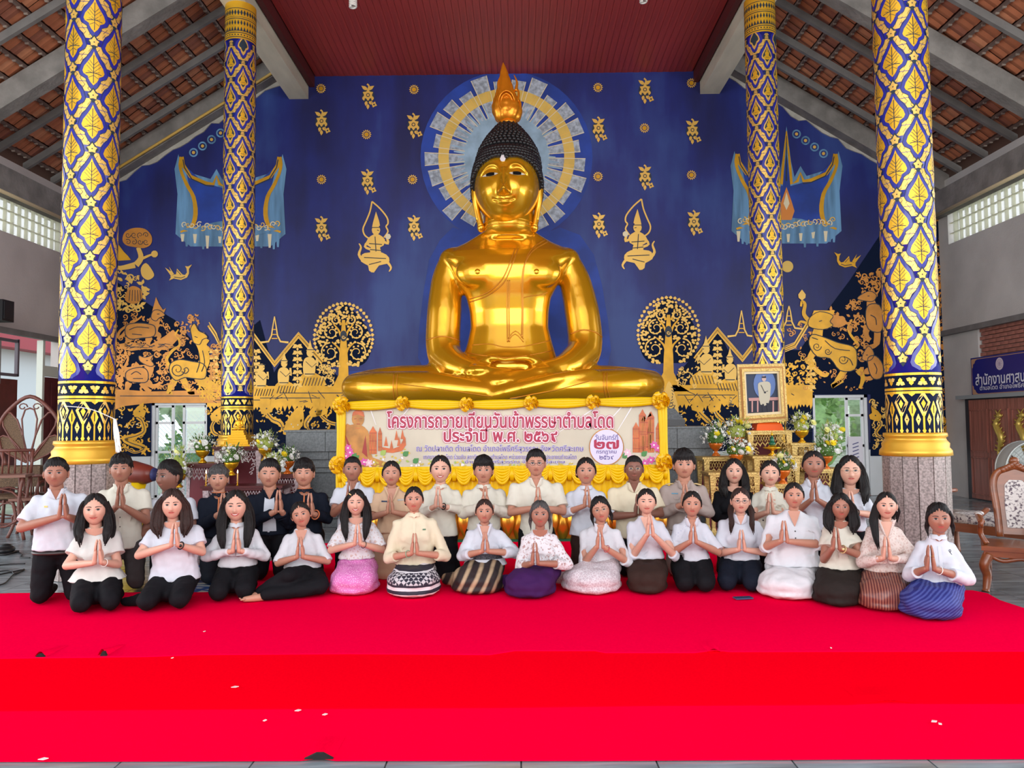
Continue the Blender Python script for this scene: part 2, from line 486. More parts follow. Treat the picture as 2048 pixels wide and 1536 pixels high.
# ---- roofs at both sides
TILE = mat('clay_tile', (.62, .21, .10), .75, noise=.45, nscale=1.7, bump=.2, bscale=9)
TILES = [TILE, mat('clay_tile_dark', (.40, .14, .085), .8, noise=.4, nscale=2.2, bump=.2, bscale=9), mat('clay_tile_light', (.72, .29, .15), .75, noise=.4, nscale=2.0, bump=.2, bscale=9)]
ang = math.atan(.62)
for sg in (-1, 1):
    rf = MB()
    # underlay board behind the tiles
    P = [(4.3, zroof(4.3) + .42), (9.6, zroof(9.6) + .42), (9.6, zroof(9.6) + .47), (4.3, zroof(4.3) + .47)]
    rf.prism([(sg * x, 2.0, z) for x, z in P], (0, 13.9, 0))
    RF = struct(rf.build('roof_' + ('right' if sg > 0 else 'left'), mat('roof_dark', (.10, .04, .03), .9)))
    tm = []
    for t in range(3):
        b = MB()
        # shallow pan tile seen from below, butt end hanging down
        b.add([(-.155, -.083, 0), (.165, -.083, -.035), (.165, .083, -.035), (-.155, .083, 0), (-.155, 0, -.018), (.165, 0, -.052),
               (.165, -.083, .0), (.165, .083, 0)],
              [(0, 4, 5, 1), (4, 3, 2, 5), (1, 5, 2, 7, 6)])
        tm.append(b.mesh('roof_tile', TILES[t]))
    tl = []
    for i in range(15):
        for j in range(80):
            u = .18 + i * .36; x = 4.3 + u * math.cos(ang); z = zroof(4.3) + .40 - u * math.sin(ang); y = 2.2 + j * .17
            v = Vector((sg * x, y, z)) - CAM; dp = v.dot(fwd); px = 1024 + FPX * v.dot(rt) / dp if dp > .5 else -9999; py = 768 - FPX * v.dot(up) / dp if dp > .5 else -9999
            inn = -20 < px < 2068 and -20 < py < 1000
            tl.append((0 if inn else 1, y, x, z, random.choice((0, 0, 0, 1, 2)), random.uniform(-.012, .012)))
    tl.sort(); rest = MB(); n = 0
    rm = Matrix.Rotation(ang, 4, 'Y') if sg > 0 else Matrix.Rotation(math.pi, 4, 'Z') @ Matrix.Rotation(ang, 4, 'Y')
    for c, y, x, z, t, dz in tl:
        mt = Matrix.Translation((sg * x, y, z + dz)) @ rm
        if c == 0 and n < 298:
            o = link('roof_tile', tm[t], RF); o.matrix_world = mt; n += 1
        else:
            me = tm[t]; rest.add([mt @ v.co for v in me.vertices], [tuple(p.vertices) for p in me.polygons], t)
    o = rest.build('roof_tiles', TILES, RF); o['kind'] = 'stuff'
    # battens under each course
    bt = MB(); bt.box((0, 0, 0), (.045, 13.7, .05)); btm = bt.mesh('batten', mat('batten_grey', (.15, .10, .085), .8))
    cl = MB(); cl.box((0, 0, 0), (.03, .05, .03)); clm = MB()
    for i in range(15):
        u = .36 + i * .36; x = 4.3 + u * math.cos(ang); z = zroof(4.3) + .33 - u * math.sin(ang)
        o = link('batten', btm, RF, (sg * x, 8.85, z))
        for j in range(78): clm.box((sg * x, 2.28 + j * .17, z - .03), (.05, .028, .03))
    o = clm.build('tile_clips', mat('clip_grey', (.32, .25, .21), .7), RF); o['kind'] = 'stuff'
    # rafters
    L = 5.3 / math.cos(ang)
    def slanted(dy, hh, drop, y, nm, m):
        b = MB(); x0, x1 = 4.35, 9.0
        b.prism([(sg * x0, y - dy / 2, zroof(x0) + drop), (sg * x1, y - dy / 2, zroof(x1) + drop), (sg * x1, y - dy / 2, zroof(x1) + drop - hh), (sg * x0, y - dy / 2, zroof(x0) + drop - hh)], (0, dy, 0))
        return b.build(nm, m, RF)
    for y in (15.0, 14.15, 13.3, 11.2, 10.3, 9.4, 8.6, 6.9, 6.0, 5.1, 4.2, 3.3): slanted(.07, .14, .29, y, 'rafter', STEEL)
    for y in (12.2, 7.8, 3.0): slanted(.26, .42, .30, y, 'rafter_beam', CONC)
    b = slanted(.3, .42, .28, WALL - .14, 'gable_beam', CONC)
    # ragged plaster lip under the gable beam
    pl = MB(); x = 4.5
    pts = []
    while x < 8.9: pts.append((x, zroof(x) - .14 - random.uniform(0, .13))); x += .16
    pts2 = [(8.9, zroof(8.9) + .05), (4.5, zroof(4.5) + .05)]
    pl.prism([(sg * a, WALL - .03, c) for a, c in pts + pts2], (0, .03, 0)); pl.build('plaster_lip', mat('lip_plaster', (.52, .49, .44), .9, noise=.3, nscale=4, bump=.4), RF)
    if sg < 0:
        pl = MB(); pl.tube([(sg * 4.6, WALL - .34, zroof(4.6) - .1), (sg * 8.8, WALL - .34, zroof(8.8) - .1)], .028, 8); pl.build('gutter_rod', mat('yellow_rod', (.62, .38, .08), .4), RF, True)

# ---- openings at the back
ALU = mat('white_aluminium', (.82, .84, .85), .35)
GLASS = mat('window_glass', (.9, .97, .95), .03, trans=1.0)
def opening(n, x0, x1, ztop, mull, doorish):
    fr = MB(); y = WALL + .1
    W_, H = x1 - x0, ztop
    for xx in (x0 + .03, x1 - .03): fr.box((xx, y, H / 2), (.06, .12, H))
    fr.box(((x0 + x1) / 2, y, H - .03), (W_, .12, .06)); fr.box(((x0 + x1) / 2, y, .03), (W_, .12, .06))
    o = struct(fr.build('window_%d' % n, ALU))
    for (a, b) in mull:
        s = MB()
        for xx in (a + .03, b - .03): s.box((xx, y + .02, H / 2), (.05, .05, H - .1))
        for zz in (.1, 1.0, H - .42, H - .08): s.box(((a + b) / 2, y + .02, zz), (b - a, .05, .05))
        sf = s.build('window_sash', ALU, o)
        g = MB(); g.box(((a + b) / 2, y + .02, H / 2), (b - a - .08, .008, H - .16)); g.build('pane', GLASS, sf)
    return o
opening(1, ol0, ol1, otl, ((ol0 + .05, ol0 + .44), (ol1 - .56, ol1 - .05)), True)
opening(2, or0, or1, otr, ((or1 - .42, or1 - .05),), False)

AX = -.22
for o in scn.objects:
    if o.name in ('ceiling', 'trim_1', 'trim_2', 'roof_left', 'roof_right', 'wall_left', 'wall_right'): o.location.x += AX
bpy.context.view_layer.update()
# ================================================================== PAINTED COLUMNS
GOLD_Y = mat('column_gold', (.88, .50, .03), .32, metal=.45)
GOLD_P = mat('column_pale_gold', (.88, .56, .13), .34, metal=.45)
DARKL = mat('dark_line', (.012, .03, .05), .5)
CBLUE = mat('column_blue', (.012, .018, .30), .38, coat=.4)
MOULD = mat('gold_moulding', (.78, .42, .04), .35, metal=.45)
GRAN = mat('plinth_granite', (.44, .35, .33), .25, noise=.55, nscale=48)
GRAN2 = mat('plinth_joint', (.16, .14, .13), .6)

def clip_strips(pts, step):
    xs = [p[0] for p in pts]; a = math.floor(min(xs) / step); b = math.ceil(max(xs) / step)
    for k in range(a, b):
        lo, hi = k * step, (k + 1) * step; P = [(p[0], p[1]) for p in pts]
        for (lim, sgn) in ((lo, 1), (hi, -1)):
            Q = []
            for i in range(len(P)):
                p, q = P[i - 1], P[i]
                ip, iq = sgn * (p[0] - lim) >= 0, sgn * (q[0] - lim) >= 0
                if ip != iq:
                    t = (lim - p[0]) / (q[0] - p[0]); Q.append((lim, p[1] + t * (q[1] - p[1])))
                if iq: Q.append(q)
            P = Q
            if not P: break
        if len(P) >= 3: yield P
class CylArt(Art):
    def poly(s, pts, m=0, lay=1, smooth=0):
        if smooth: pts = [(p.x, p.y) for p in cr([(a, b, 0) for a, b in pts], smooth, True)]
        lay += .01 * (s.k % 40); s.k += 1
        for P in clip_strips(pts, .035):
            V = [Vector((x, y, 0)) for x, y in P]
            s.mb.add([s.map(x, y, lay) for x, y in P], [tuple(t) for t in tessellate_polygon([V])], m)

def column_art(r, z0, z1, per, figure, topband):
    zt_ = z1 - .62 if topband else z1
    A = CylArt(lambda u, v, l: Vector(((r + .0016 * l) * math.sin(u / r), -(r + .0016 * l) * math.cos(u / r), v)))
    N = 8; du = 2 * math.pi * r / N; k = du / .2; h = per / .554
    def inside(z, m=.1): return z0 + m < z < zt_ - m
    HG = [(.016, .135), (.05, .075), (.088, .02), (.104, -.03), (.092, -.058), (.05, -.085), (.05, -.1), (.03, -.14)]
    OG = [(0, .18)] + HG + [(0, -.175)] + [(-x, y) for x, y in HG[::-1]]
    def clipz(pts): return [(x, min(max(y, z0), zt_)) for x, y in pts]
    for c in range(N):
        u = c * du - du / 3
        off = (c % 2) * per / 2
        n = int((z1 - z0) / per) + 2
        for q in range(-1, n):
            zc = z0 + .12 + off + q * per
            if inside(zc, -.12):
                BG = clipz([(u + x * 1.30 * k, zc + (y * 1.36 + (.012 if y > 0 else 0)) * h) for x, y in OG])
                A.poly(BG, 4, 2)
                if inside(zc, .24): A.stroke(BG, .005, 2, 2.6, closed=True)
                if not figure:
                    A.poly(clipz([(u + x * k * .95, zc + y * h) for x, y in OG]), 0, 3)
                    if inside(zc):
                        A.stroke([(u, zc + .14 * h), (u, zc - .15 * h)], .006, 2, 4)
                        A.stroke([(u - .07 * k, zc - .055 * h), (u - .02, zc - .045 * h), (u + .02, zc - .045 * h), (u + .07 * k, zc - .055 * h)], .007, 2, 4)
                        for s in (-1, 1):
                            for (a, b, e) in ((.0, -.04, .03), (.02, -.0, .06), (.05, .035, .085)):
                                A.stroke([(u, zc + b * h), (u + s * (.062 - a * .5) * k, zc + e * h)], .004, 2, 4)
                            A.stroke([(u, zc - .07 * h), (u + s * .045 * k, zc - .1 * h)], .004, 2, 4)
                            A.stroke([(u + s * .05 * k, zc - .03 * h), (u + s * .01, zc - .045 * h)], .004, 2, 4)
                else:
                    A.poly(clipz([(u + x * k * .86, zc + y * h * 1.0) for x, y in OG]), 1, 3)
                    A.poly(clipz([(u + x * k * .66, zc + y * h * .68) for x, y in OG]), 2, 4)
                    if inside(zc):
                        # small seated ornament figure
                        B = [(0, .105), (.012, .07), (.018, .05), (.032, .03), (.036, 0), (.024, -.01), (.05, -.03), (.052, -.055), (.03, -.07), (0, -.085)]
                        A.poly([(u + x * k, zc + y * h) for x, y in B] + [(u - x * k, zc + y * h) for x, y in B[-2:0:-1]], 0, 5)
                        A.stroke([(u - .03 * k, zc - .045 * h), (u + .03 * k, zc - .045 * h)], .005, 2, 6)
                        A.stroke([(u - .012 * k, zc + .045 * h), (u + .012 * k, zc + .045 * h)], .004, 2, 6)
            # node flower
            zn = zc + per / 2
            if inside(zn, .05):
                A.poly([(u + x, zn + y) for x, y in ((0, .082 * h), (.056 * k, 0), (0, -.082 * h), (-.056 * k, 0))], 2, 3)
                if figure:
                    for (yy, ww, hh) in ((.04, .04, .022), (.012, .028, .018), (-.012, .034, .018), (-.042, .045, .026)):
                        A.poly([(u - ww * k, zn + yy * h - hh * h / 2), (u + ww * k, zn + yy * h - hh * h / 2), (u + ww * .6 * k, zn + yy * h + hh * h / 2), (u - ww * .6 * k, zn + yy * h + hh * h / 2)], 1, 4)
                else:
                    for a in range(5): A.leaf(u, zn, .054 * (1.1 if a == 0 else .9), .036, R(90 + 72 * a), 1, 4)
                    A.dot(u, zn, .007, 2, 5, 6)
            # slanting strips to the neighbour columns
            for s in (-1, 1):
                for vdir in (1, -1):
                    x0, y0, x1, y1 = u, zn, u + s * du, zn + vdir * per / 2
                    if s < 0: continue
                    dx, dy = x1 - x0, y1 - y0; L = math.hypot(dx, dy)
                    for t0, t1 in ((.13, .49), (.51, .87)):
                        w2 = .052 * k
                        ya, yb = y0 + dy * t0, y0 + dy * t1
                        if not (inside((ya + yb) / 2, .06)): continue
                        xa, xb = x0 + dx * t0, x0 + dx * t1
                        wx = w2 * L / abs(dy) * .80
                        bow = .012 * (1 if t0 > .3 else -1) * k
                        A.poly([(xa - wx, ya), (xa + wx, ya), ((xa + xb) / 2 + wx + bow, (ya + yb) / 2), (xb + wx, yb), (xb - wx, yb), ((xa + xb) / 2 - wx + bow, (ya + yb) / 2)], 1, .5)
                        mx_, my_ = (xa + xb) / 2, (ya + yb) / 2
                        A.stroke([(mx_ - wx * .8, my_), (mx_ + wx * .8, my_)], .004, 2, 1)
                        A.stroke([(xa, ya), (xb, yb)], .004, 2, 1)
                        for e in (-.5, .5): A.stroke([(mx_ + e * wx - .012, my_ - .02), (mx_ + e * wx + .014, my_ + .022)], .0035, 2, 1)
    def full(za, zb, m, lay):
        A.poly([(-math.pi * r, za), (math.pi * r, za), (math.pi * r, zb), (-math.pi * r, zb)], m, lay)
    # lower bands
    zb1 = z0 - .02
    full(zb1 - .62, zb1, 3, 1)
    for zz in (zb1 - .015, zb1 - .165, zb1 - .2): full(zz - .012, zz + .012, 0, 2)
    M_ = 16; d2 = 2 * math.pi * r / M_
    for i in range(M_):
        u = i * d2; zc = zb1 - .09; f = 1 if i % 2 else -1
        for a in (-1, 0, 1): A.leaf(u, zc - f * .01, .05, .042, R(f * 90 + a * 115), 1 if a else 0, 2)
    for i in range(8):
        u = (i + .5) * du; zc = zb1 - .33
        for s in (-1, 1):
            A.stroke([(u, zc + .12), (u + s * .055, zc + .03), (u, zc - .1)], .026, 1, 2)
        A.poly([(u, zc + .06), (u + .022, zc + .02), (u, zc - .03), (u - .022, zc + .02)], 0, 2)
        A.stroke([(u, zc - .08), (u, zc - .27)], .018, 0, 2)
        A.poly([(u, zc - .22), (u + .018, zc - .25), (u, zc - .285), (u - .018, zc - .25)], 0, 3)
        u2 = u + du / 2
        A.poly([(u2, zc + .14), (u2 + .03, zc + .115), (u2, zc + .09), (u2 - .03, zc + .115)], 0, 2)
        A.poly([(u2, zc + .045), (u2 + .035, zc - .04), (u2, zc - .13), (u2 - .035, zc - .04)], 0, 2)
        A.stroke([(u2, zc - .0), (u2, zc - .08)], .008, 3, 3)
        A.stroke([(u2, zc - .12), (u2, zc - .27)], .014, 0, 2)
        for u3 in (u + du / 4, u - du / 4):
            A.poly([(u3, zc - .08), (u3 + .022, zc - .14), (u3, zc - .2), (u3 - .022, zc - .14)], 1, 2)
            A.dot(u3, zc - .14, .007, 3, 3, 6)
            A.poly([(u3, zc - .225), (u3 + .013, zc - .25), (u3, zc - .28), (u3 - .013, zc - .25)], 1, 2)
    if topband:
        full(zt_, z1, 0, 1)
        for zz, hh in ((zt_ + .03, .012), (zt_ + .1, .012), (zt_ + .13, .008), (zt_ + .33, .012), (zt_ + .36, .006), (zt_ + .5, .01)): full(zz - hh / 2, zz + hh / 2, 2, 2)
        for i in range(32):
            u = i * d2 / 2
            A.poly([(u - .02, zt_ + .135), (u + .02, zt_ + .135), (u, zt_ + .2)], 2, 2)
            A.poly([(u, zt_ + .22), (u + .016, zt_ + .26), (u, zt_ + .31), (u - .016, zt_ + .26)], 2, 2)
            A.dot(u, zt_ + .065, .012, 2, 2, 6)
            A.poly([(u, zt_ + .38), (u + .02, zt_ + .43), (u, zt_ + .48), (u - .02, zt_ + .43)], 2, 2)
    return A.mb.mesh('painted_pattern', [GOLD_Y, GOLD_P, DARKL, NAVY, CBLUE])

def column_proto(r, zmid, z1, per, fig, topband, label, loc):
    t = thing('column', label, 'column', loc)
    s = MB(); s.lathe([(r, zmid - .65), (r, z1)], seg=48); s.build('shaft', CBLUE, t, True)
    link('painted_pattern', column_art(r, zmid, z1, per, fig, topband), t)
    z = zmid - .64
    mo = MB(); mo.lathe([(r + .0, z + .02), (r + .035, z + .015), (r + .04, z - .02), (r + .02, z - .035), (r + .03, z - .06), (r + .055, z - .09), (r + .05, z - .13), (r + .075, z - .16), (r + .08, z - .21), (r + .04, z - .22)], seg=40)
    mo.build('moulding', MOULD, t, True)
    c = MB(); c.lathe([(r + .02, 0), (r + .02, z - .2)], seg=14); c.build('plinth_core', GRAN2, t)
    pn = MB(); R2 = r + .045; wv = 2 * R2 * math.tan(math.pi / 14) - .008
    H = (z - .21)
    pn.box((0, -R2 + .01, H / 2), (wv, .03, H - .01)); pm = pn.mesh('granite_panel', GRAN)
    for k in range(14):
        o = link('granite_panel', pm, t); o.rotation_euler = (0, 0, 2 * math.pi * k / 14)
    return t
p = at(180, 480, CF); q = at(1815, 480, CF)
c1 = column_proto(.258, 2.0, 8.32, .556, False, False, 'painted blue and gold leaf-patterned column at the front left, white thread tied to it', (p.x, CF, 0))
dup(c1, (q.x, CF, 0), R(15), 'painted blue and gold leaf-patterned column at the front right beside the wooden armchairs')
p = at(478, 430, CB); q = at(1530, 430, CB)
c3 = column_proto(.24, 2.0, 8.32, .578, True, True, 'painted column with small seated figures, behind the flower altar at left', (p.x, CB, 0))
dup(c3, (q.x, CB, 0), R(20), 'painted column with small seated figures, behind the framed portrait at right')
# white sacred thread hanging from the left front column
t = thing('sacred_thread', 'bundle of white sacred thread hanging beside the front left column', 'thread', (0, 0, 0))
a0 = at(128, 812, CF - .3); a1 = at(180, 818, CF - .33); a2 = at(229, 838, CF - .3)
m = MB(); m.tube(cr([a0, a1, a2], 6), .004, 6); m.build('cord', mat('white_thread', (.85, .82, .8), .9), t)
m = MB()
for k in range(9):
    a = a2 + Vector((random.uniform(-.012, .012), random.uniform(-.01, .01), 0)); b = at(237 + random.uniform(-5, 6), 900 + random.uniform(-8, 8), CF - .3)
    m.tube(cr([a, a.lerp(b, .5) + Vector((.014 * math.sin(k), 0, 0)), b], 4), .008, 6)
m.build('tassel', MATS['white_thread'], t, True)

# ================================================================== MURAL
G = mat('mural_gold', (.85, .43, .02), .38, metal=.3, noise=.25, nscale=3)
GO = mat('mural_orange_gold', (.74, .30, .05), .4, metal=.3, noise=.25, nscale=3)
GP = mat('mural_pale_gold', (.86, .52, .11), .4, metal=.25)
NL = mat('mural_line', (.02, .03, .05), .55)
LB = mat('mural_light_blue', (.16, .36, .62), .6, noise=.5, nscale=2.5, stretch=(3, 1, .3))
LB2 = mat('mural_mid_blue', (.012, .06, .42), .55, noise=.4, nscale=2)
WH = mat('mural_white_ray', (.50, .56, .66), .6, noise=.5, nscale=14)
PB = mat('mural_pale_blue', (.38, .55, .72), .6, noise=.35, nscale=3)
ORG = mat('mural_orange', (.75, .25, .04), .5)
CRM = mat('mural_cream', (.80, .70, .48), .5)
YEL = mat('mural_halo_yellow', (.85, .56, .12), .5, noise=.2, nscale=2)
MM = [G, GO, GP, NL, LB, LB2, WH, ORG, CRM, YEL, NAVY, PB]
g, go, gp, nl, lb, lb2, wh, og, cm, ye, nv_, pb_ = range(12)
def wmap(x, y, l):
    return at(x, y, WALL - .006 - .0035 * l)
def art(): return Art(wmap)
def flower_motif(x, y, s=1.0):
    A = art()
    A.stroke([(x - 2, y - 24), (x + 2, y - 20), (x - 1, y - 12)], [3.5, 2.5], gp, 2, 3)
    A.leaf(x - 1, y - 12, 15, 7, R(215), gp, 2); A.leaf(x - 1, y - 12, 16, 7, R(-32), gp, 2)
    A.dot(x, y, 13, nl, 1, 12, 15)
    for a in range(6): A.leaf(x, y - 2, 12, 8, R(60 * a + 30), gp, 2)
    A.dot(x, y - 2, 4, nl, 3, 8); A.dot(x, y - 2, 2.4, gp, 4, 8)
    for a in (-1, 1): A.leaf(x + a * 10, y + 1, 9, 5, R(90 + a * 15), gp, 2)
    A.leaf(x - 3, y + 10, 10, 6, R(100), gp, 2); A.leaf(x + 3, y + 10, 8, 5, R(70), gp, 2)
    A.leaf(x, y + 16, 11, 6, R(92), gp, 3)
    for a in range(4): A.leaf(x + 12, y + 17, 6.5, 5, R(90 * a + 20), gp, 2)
    A.dot(x + 12, y + 17, 1.8, nl, 3, 6); A.stroke([(x + 6, y + 10), (x + 12, y + 17)], 1.5, gp, 1)
    A.build('flower_motif', MM, WB)
for x, y in ((736, 192), (643, 244), (827, 251), (735, 363), (643, 457), (828, 455), (1290, 181), (1197, 258), (1385, 262), (1290, 354), (1198, 450), (1388, 445)): flower_motif(x, y)
def sun_motif(x, y):
    A = art(); A.dot(x, y, 4.6, g, 2, 10)
    for a in range(14): A.leaf(x + 5.2 * math.cos(a * .4488), y + 5.2 * math.sin(a * .4488), 5, 2.6, a * .4488, gp, 2)
    A.build('sun_motif', MM, WB)
for x, y in ((642, 177), (828, 179), (1196, 175), (1383, 166), (733, 269), (1289, 256), (643, 359), (825, 359), (1196, 353), (1383, 350)): sun_motif(x, y)
# halo behind the head
A = art(); hx, hy = 1013, 314
A.dot(hx, hy, 172, lb2, 0, 48)
for k in range(25):
    a = k * 2 * math.pi / 25 + .1; wd = R(4.6 + (k % 3) * .5)
    r1 = 158 + 10 * math.sin(k * 2.3)
    A.poly([(hx + 84 * math.cos(a - wd), hy + 84 * math.sin(a - wd)), (hx + r1 * math.cos(a - wd), hy + r1 * math.sin(a - wd)), (hx + r1 * math.cos(a + wd), hy + r1 * math.sin(a + wd)), (hx + 84 * math.cos(a + wd), hy + 84 * math.sin(a + wd))], wh, 1)
    for e in (-1, 1): A.stroke([(hx + 84 * math.cos(a + e * wd), hy + 84 * math.sin(a + e * wd)), (hx + r1 * math.cos(a + e * wd), hy + r1 * math.sin(a + e * wd))], 1.4, cm, 4)
A.ring(hx, hy, 126, 21, ye, 2, 64)
for k in range(50):
    a = k * math.pi / 25; A.stroke([(hx + 115 * math.cos(a), hy + 115 * math.sin(a)), (hx + 137 * math.cos(a), hy + 137 * math.sin(a))], 1.2, G and gp, 3)
A.dot(hx, hy, 86, pb_, 1.6, 48)
for k in range(60):
    a = k * math.pi / 30; A.stroke([(hx + 84 * math.cos(a), hy + 84 * math.sin(a)), (hx + (98 + 8 * (k % 3)) * math.cos(a), hy + (98 + 8 * (k % 3)) * math.sin(a))], [6, 2], pb_, 1.5)
A.build('halo_painting', MM, WB)
# bright blue contour painted around the statue
A = art()
OUT = [(905, 455), (880, 480), (858, 520), (846, 590), (838, 660), (836, 715), (850, 742), (700, 742), (676, 760), (672, 800), (1338, 800), (1338, 760), (1310, 738), (1215, 735), (1222, 700), (1216, 640), (1204, 570), (1188, 510), (1160, 470), (1120, 455), (1080, 470), (960, 470)]
A.poly(OUT, lb2, .5, 0); A.build('contour_painting', MM, WB)
def mir(pts, c): return [(2 * c - x, y) for x, y in pts]
# hall outlines floating above clouds (left and right)
def pavilion(cx, top, mirror=False, sc=1.0):
    A = art(); 
    def T(pts): return [(cx + x * sc, top + y * sc) for x, y in pts]
    half = [(-98, 46), (-95, 62), (-80, 85), (-50, 98), (-34, 100), (-28, 84), (-22, 100), (-10, 106), (-7, 70), (0, 0)]
    out = [(-98, 46), (-100, 70), (-88, 100), (-74, 126), (-70, 160), (-78, 185), (-100, 196)]
    A.poly(T([(-104, 40), (-100, 60), (-80, 78), (-40, 90), (-28, 70), (-16, 92), (-9, 60), (0, -10), (9, 60), (16, 92), (28, 70), (40, 90), (80, 78), (100, 60), (104, 40), (112, 70), (106, 120), (110, 200), (80, 225), (-80, 225), (-110, 200), (-106, 120), (-112, 70)]), lb, 1)
    A.poly(T([(-92, 62), (-60, 92), (-30, 104), (-8, 110), (0, 40), (8, 110), (30, 104), (60, 92), (92, 62), (82, 105), (70, 135), (68, 170), (84, 192), (0, 200), (-84, 192), (-68, 170), (-70, 135), (-82, 105)]), lb2, 2)
    for s in (-1, 1):
        A.stroke(T([(s * x, y) for x, y in half]), [9, 8, 7, 7, 6, 5, 6, 6, 5, 2], g, 3)
        A.stroke(T([(s * x, y) for x, y in out]), [8, 6, 7, 8, 9, 8, 4], g, 3, 3)
        A.stroke(T([(s * x * .97, y + 5) for x, y in half[:5]]), 2, nl, 4)
    A.stroke(T([(0, 10), (0, 100)]), [1, 3], nl, 4)
    for k in range(26):
        x = -92 + k * 7.4; y = 190 + 8 * math.cos(k * .25 - 3.1) * .6 + random.uniform(-4, 4)
        A.curl(*T([(x, y - 4)])[0], 6, random.uniform(0, 6), 1.1, 2.4, gp if k % 2 else cm, 5, ccw=random.choice((-1, 1)))
    A.poly(T([(-100, 190), (-60, 184), (-30, 176), (0, 172), (30, 176), (60, 184), (100, 190), (50, 203), (0, 206), (-50, 203)]), lb, 4)
    # small shrine inside
    A.poly(T([(0, 112), (10, 140), (16, 160), (10, 178), (-10, 178), (-16, 160), (-10, 140)]), og, 4)
    A.poly(T([(0, 122), (6, 145), (0, 158), (-6, 145)]), cm, 5)
    for k in range(24):
        x = -96 + k * 8.3; h_ = random.uniform(12, 34)
        A.poly(T([(x - 4, 200), (x + 4, 200), (x + 2, 200 + h_), (x - 2, 200 + h_)]), lb if k % 3 else cm, 1.5)
    A.build('pavilion_painting', MM, WB)
    A = art()
    for k in range(4):
        x = cx + (-1 if not mirror else 1) * (14 + 18 * k + 6); y = top + (-2 + 13 * k if not mirror else 6 + 13 * k)
        A.ring(x, y, 7.5, 3, lb, 1, 14); A.dot(x, y, 3.4, gp, 1, 8)
    A.build('star_dots', MM, WB)
pavilion(461, 268); pavilion(1573, 262, True)
# flying figures
def angel(cx, top, s):
    A = art()
    def T(pts): return [(cx + s * x, top + y) for x, y in pts]
    A.stroke(T([(-8, 0), (-12, 20), (-20, 40), (-26, 55), (-22, 68), (-10, 76)]), 3, gp, 1, 3)
    A.stroke(T([(-8, 0), (8, 14), (22, 32), (24, 44), (20, 50), (24, 60), (16, 72)]), 3, gp, 1, 3)
    A.poly(T([(0, 20), (6, 38), (8, 48), (2, 52), (-8, 52), (-6, 42)]), gp, 2)
    A.dot(*T([(0, 57)])[0], 8.5, gp, 3, 12, 10)
    A.stroke(T([(-8, 52), (8, 52)]), 1.5, nl, 4); A.stroke(T([(2, 57), (6, 58)]), 1.4, nl, 4)
    A.poly(T([(-5, 66), (6, 66), (18, 76), (15, 88), (8, 92), (10, 104), (-12, 104), (-10, 92), (-20, 86), (-16, 74)]), gp, 2, 2)
    A.stroke(T([(12, 78), (24, 84), (22, 72)]), 5, gp, 3, 3); A.stroke(T([(-14, 78), (-22, 90), (-10, 96)]), 5, gp, 3, 3)
    A.dot(*T([(24, 70)])[0], 6, cm, 4, 7)
    A.poly(T([(-14, 102), (12, 102), (26, 112), (24, 124), (6, 128), (-4, 142), (-14, 138), (-16, 128), (-30, 120), (-28, 106)]), gp, 2, 2)
    A.stroke(T([(-26, 118), (-34, 106), (-30, 92), (-34, 84)]), [7, 2], gp, 2, 3)
    A.stroke(T([(22, 120), (30, 132), (26, 140)]), [6, 2], gp, 2, 3)
    for (a, b) in (((-14, 84), (12, 86)), ((-12, 96), (10, 98)), ((-24, 112), (20, 114)), ((-14, 126), (10, 120)), ((-2, 70), (0, 100))): A.stroke(T([a, b]), 1.6, nl, 4)
    A.build('angel_painting', MM, WB)
angel(752, 403, 1); angel(1275, 398, -1)
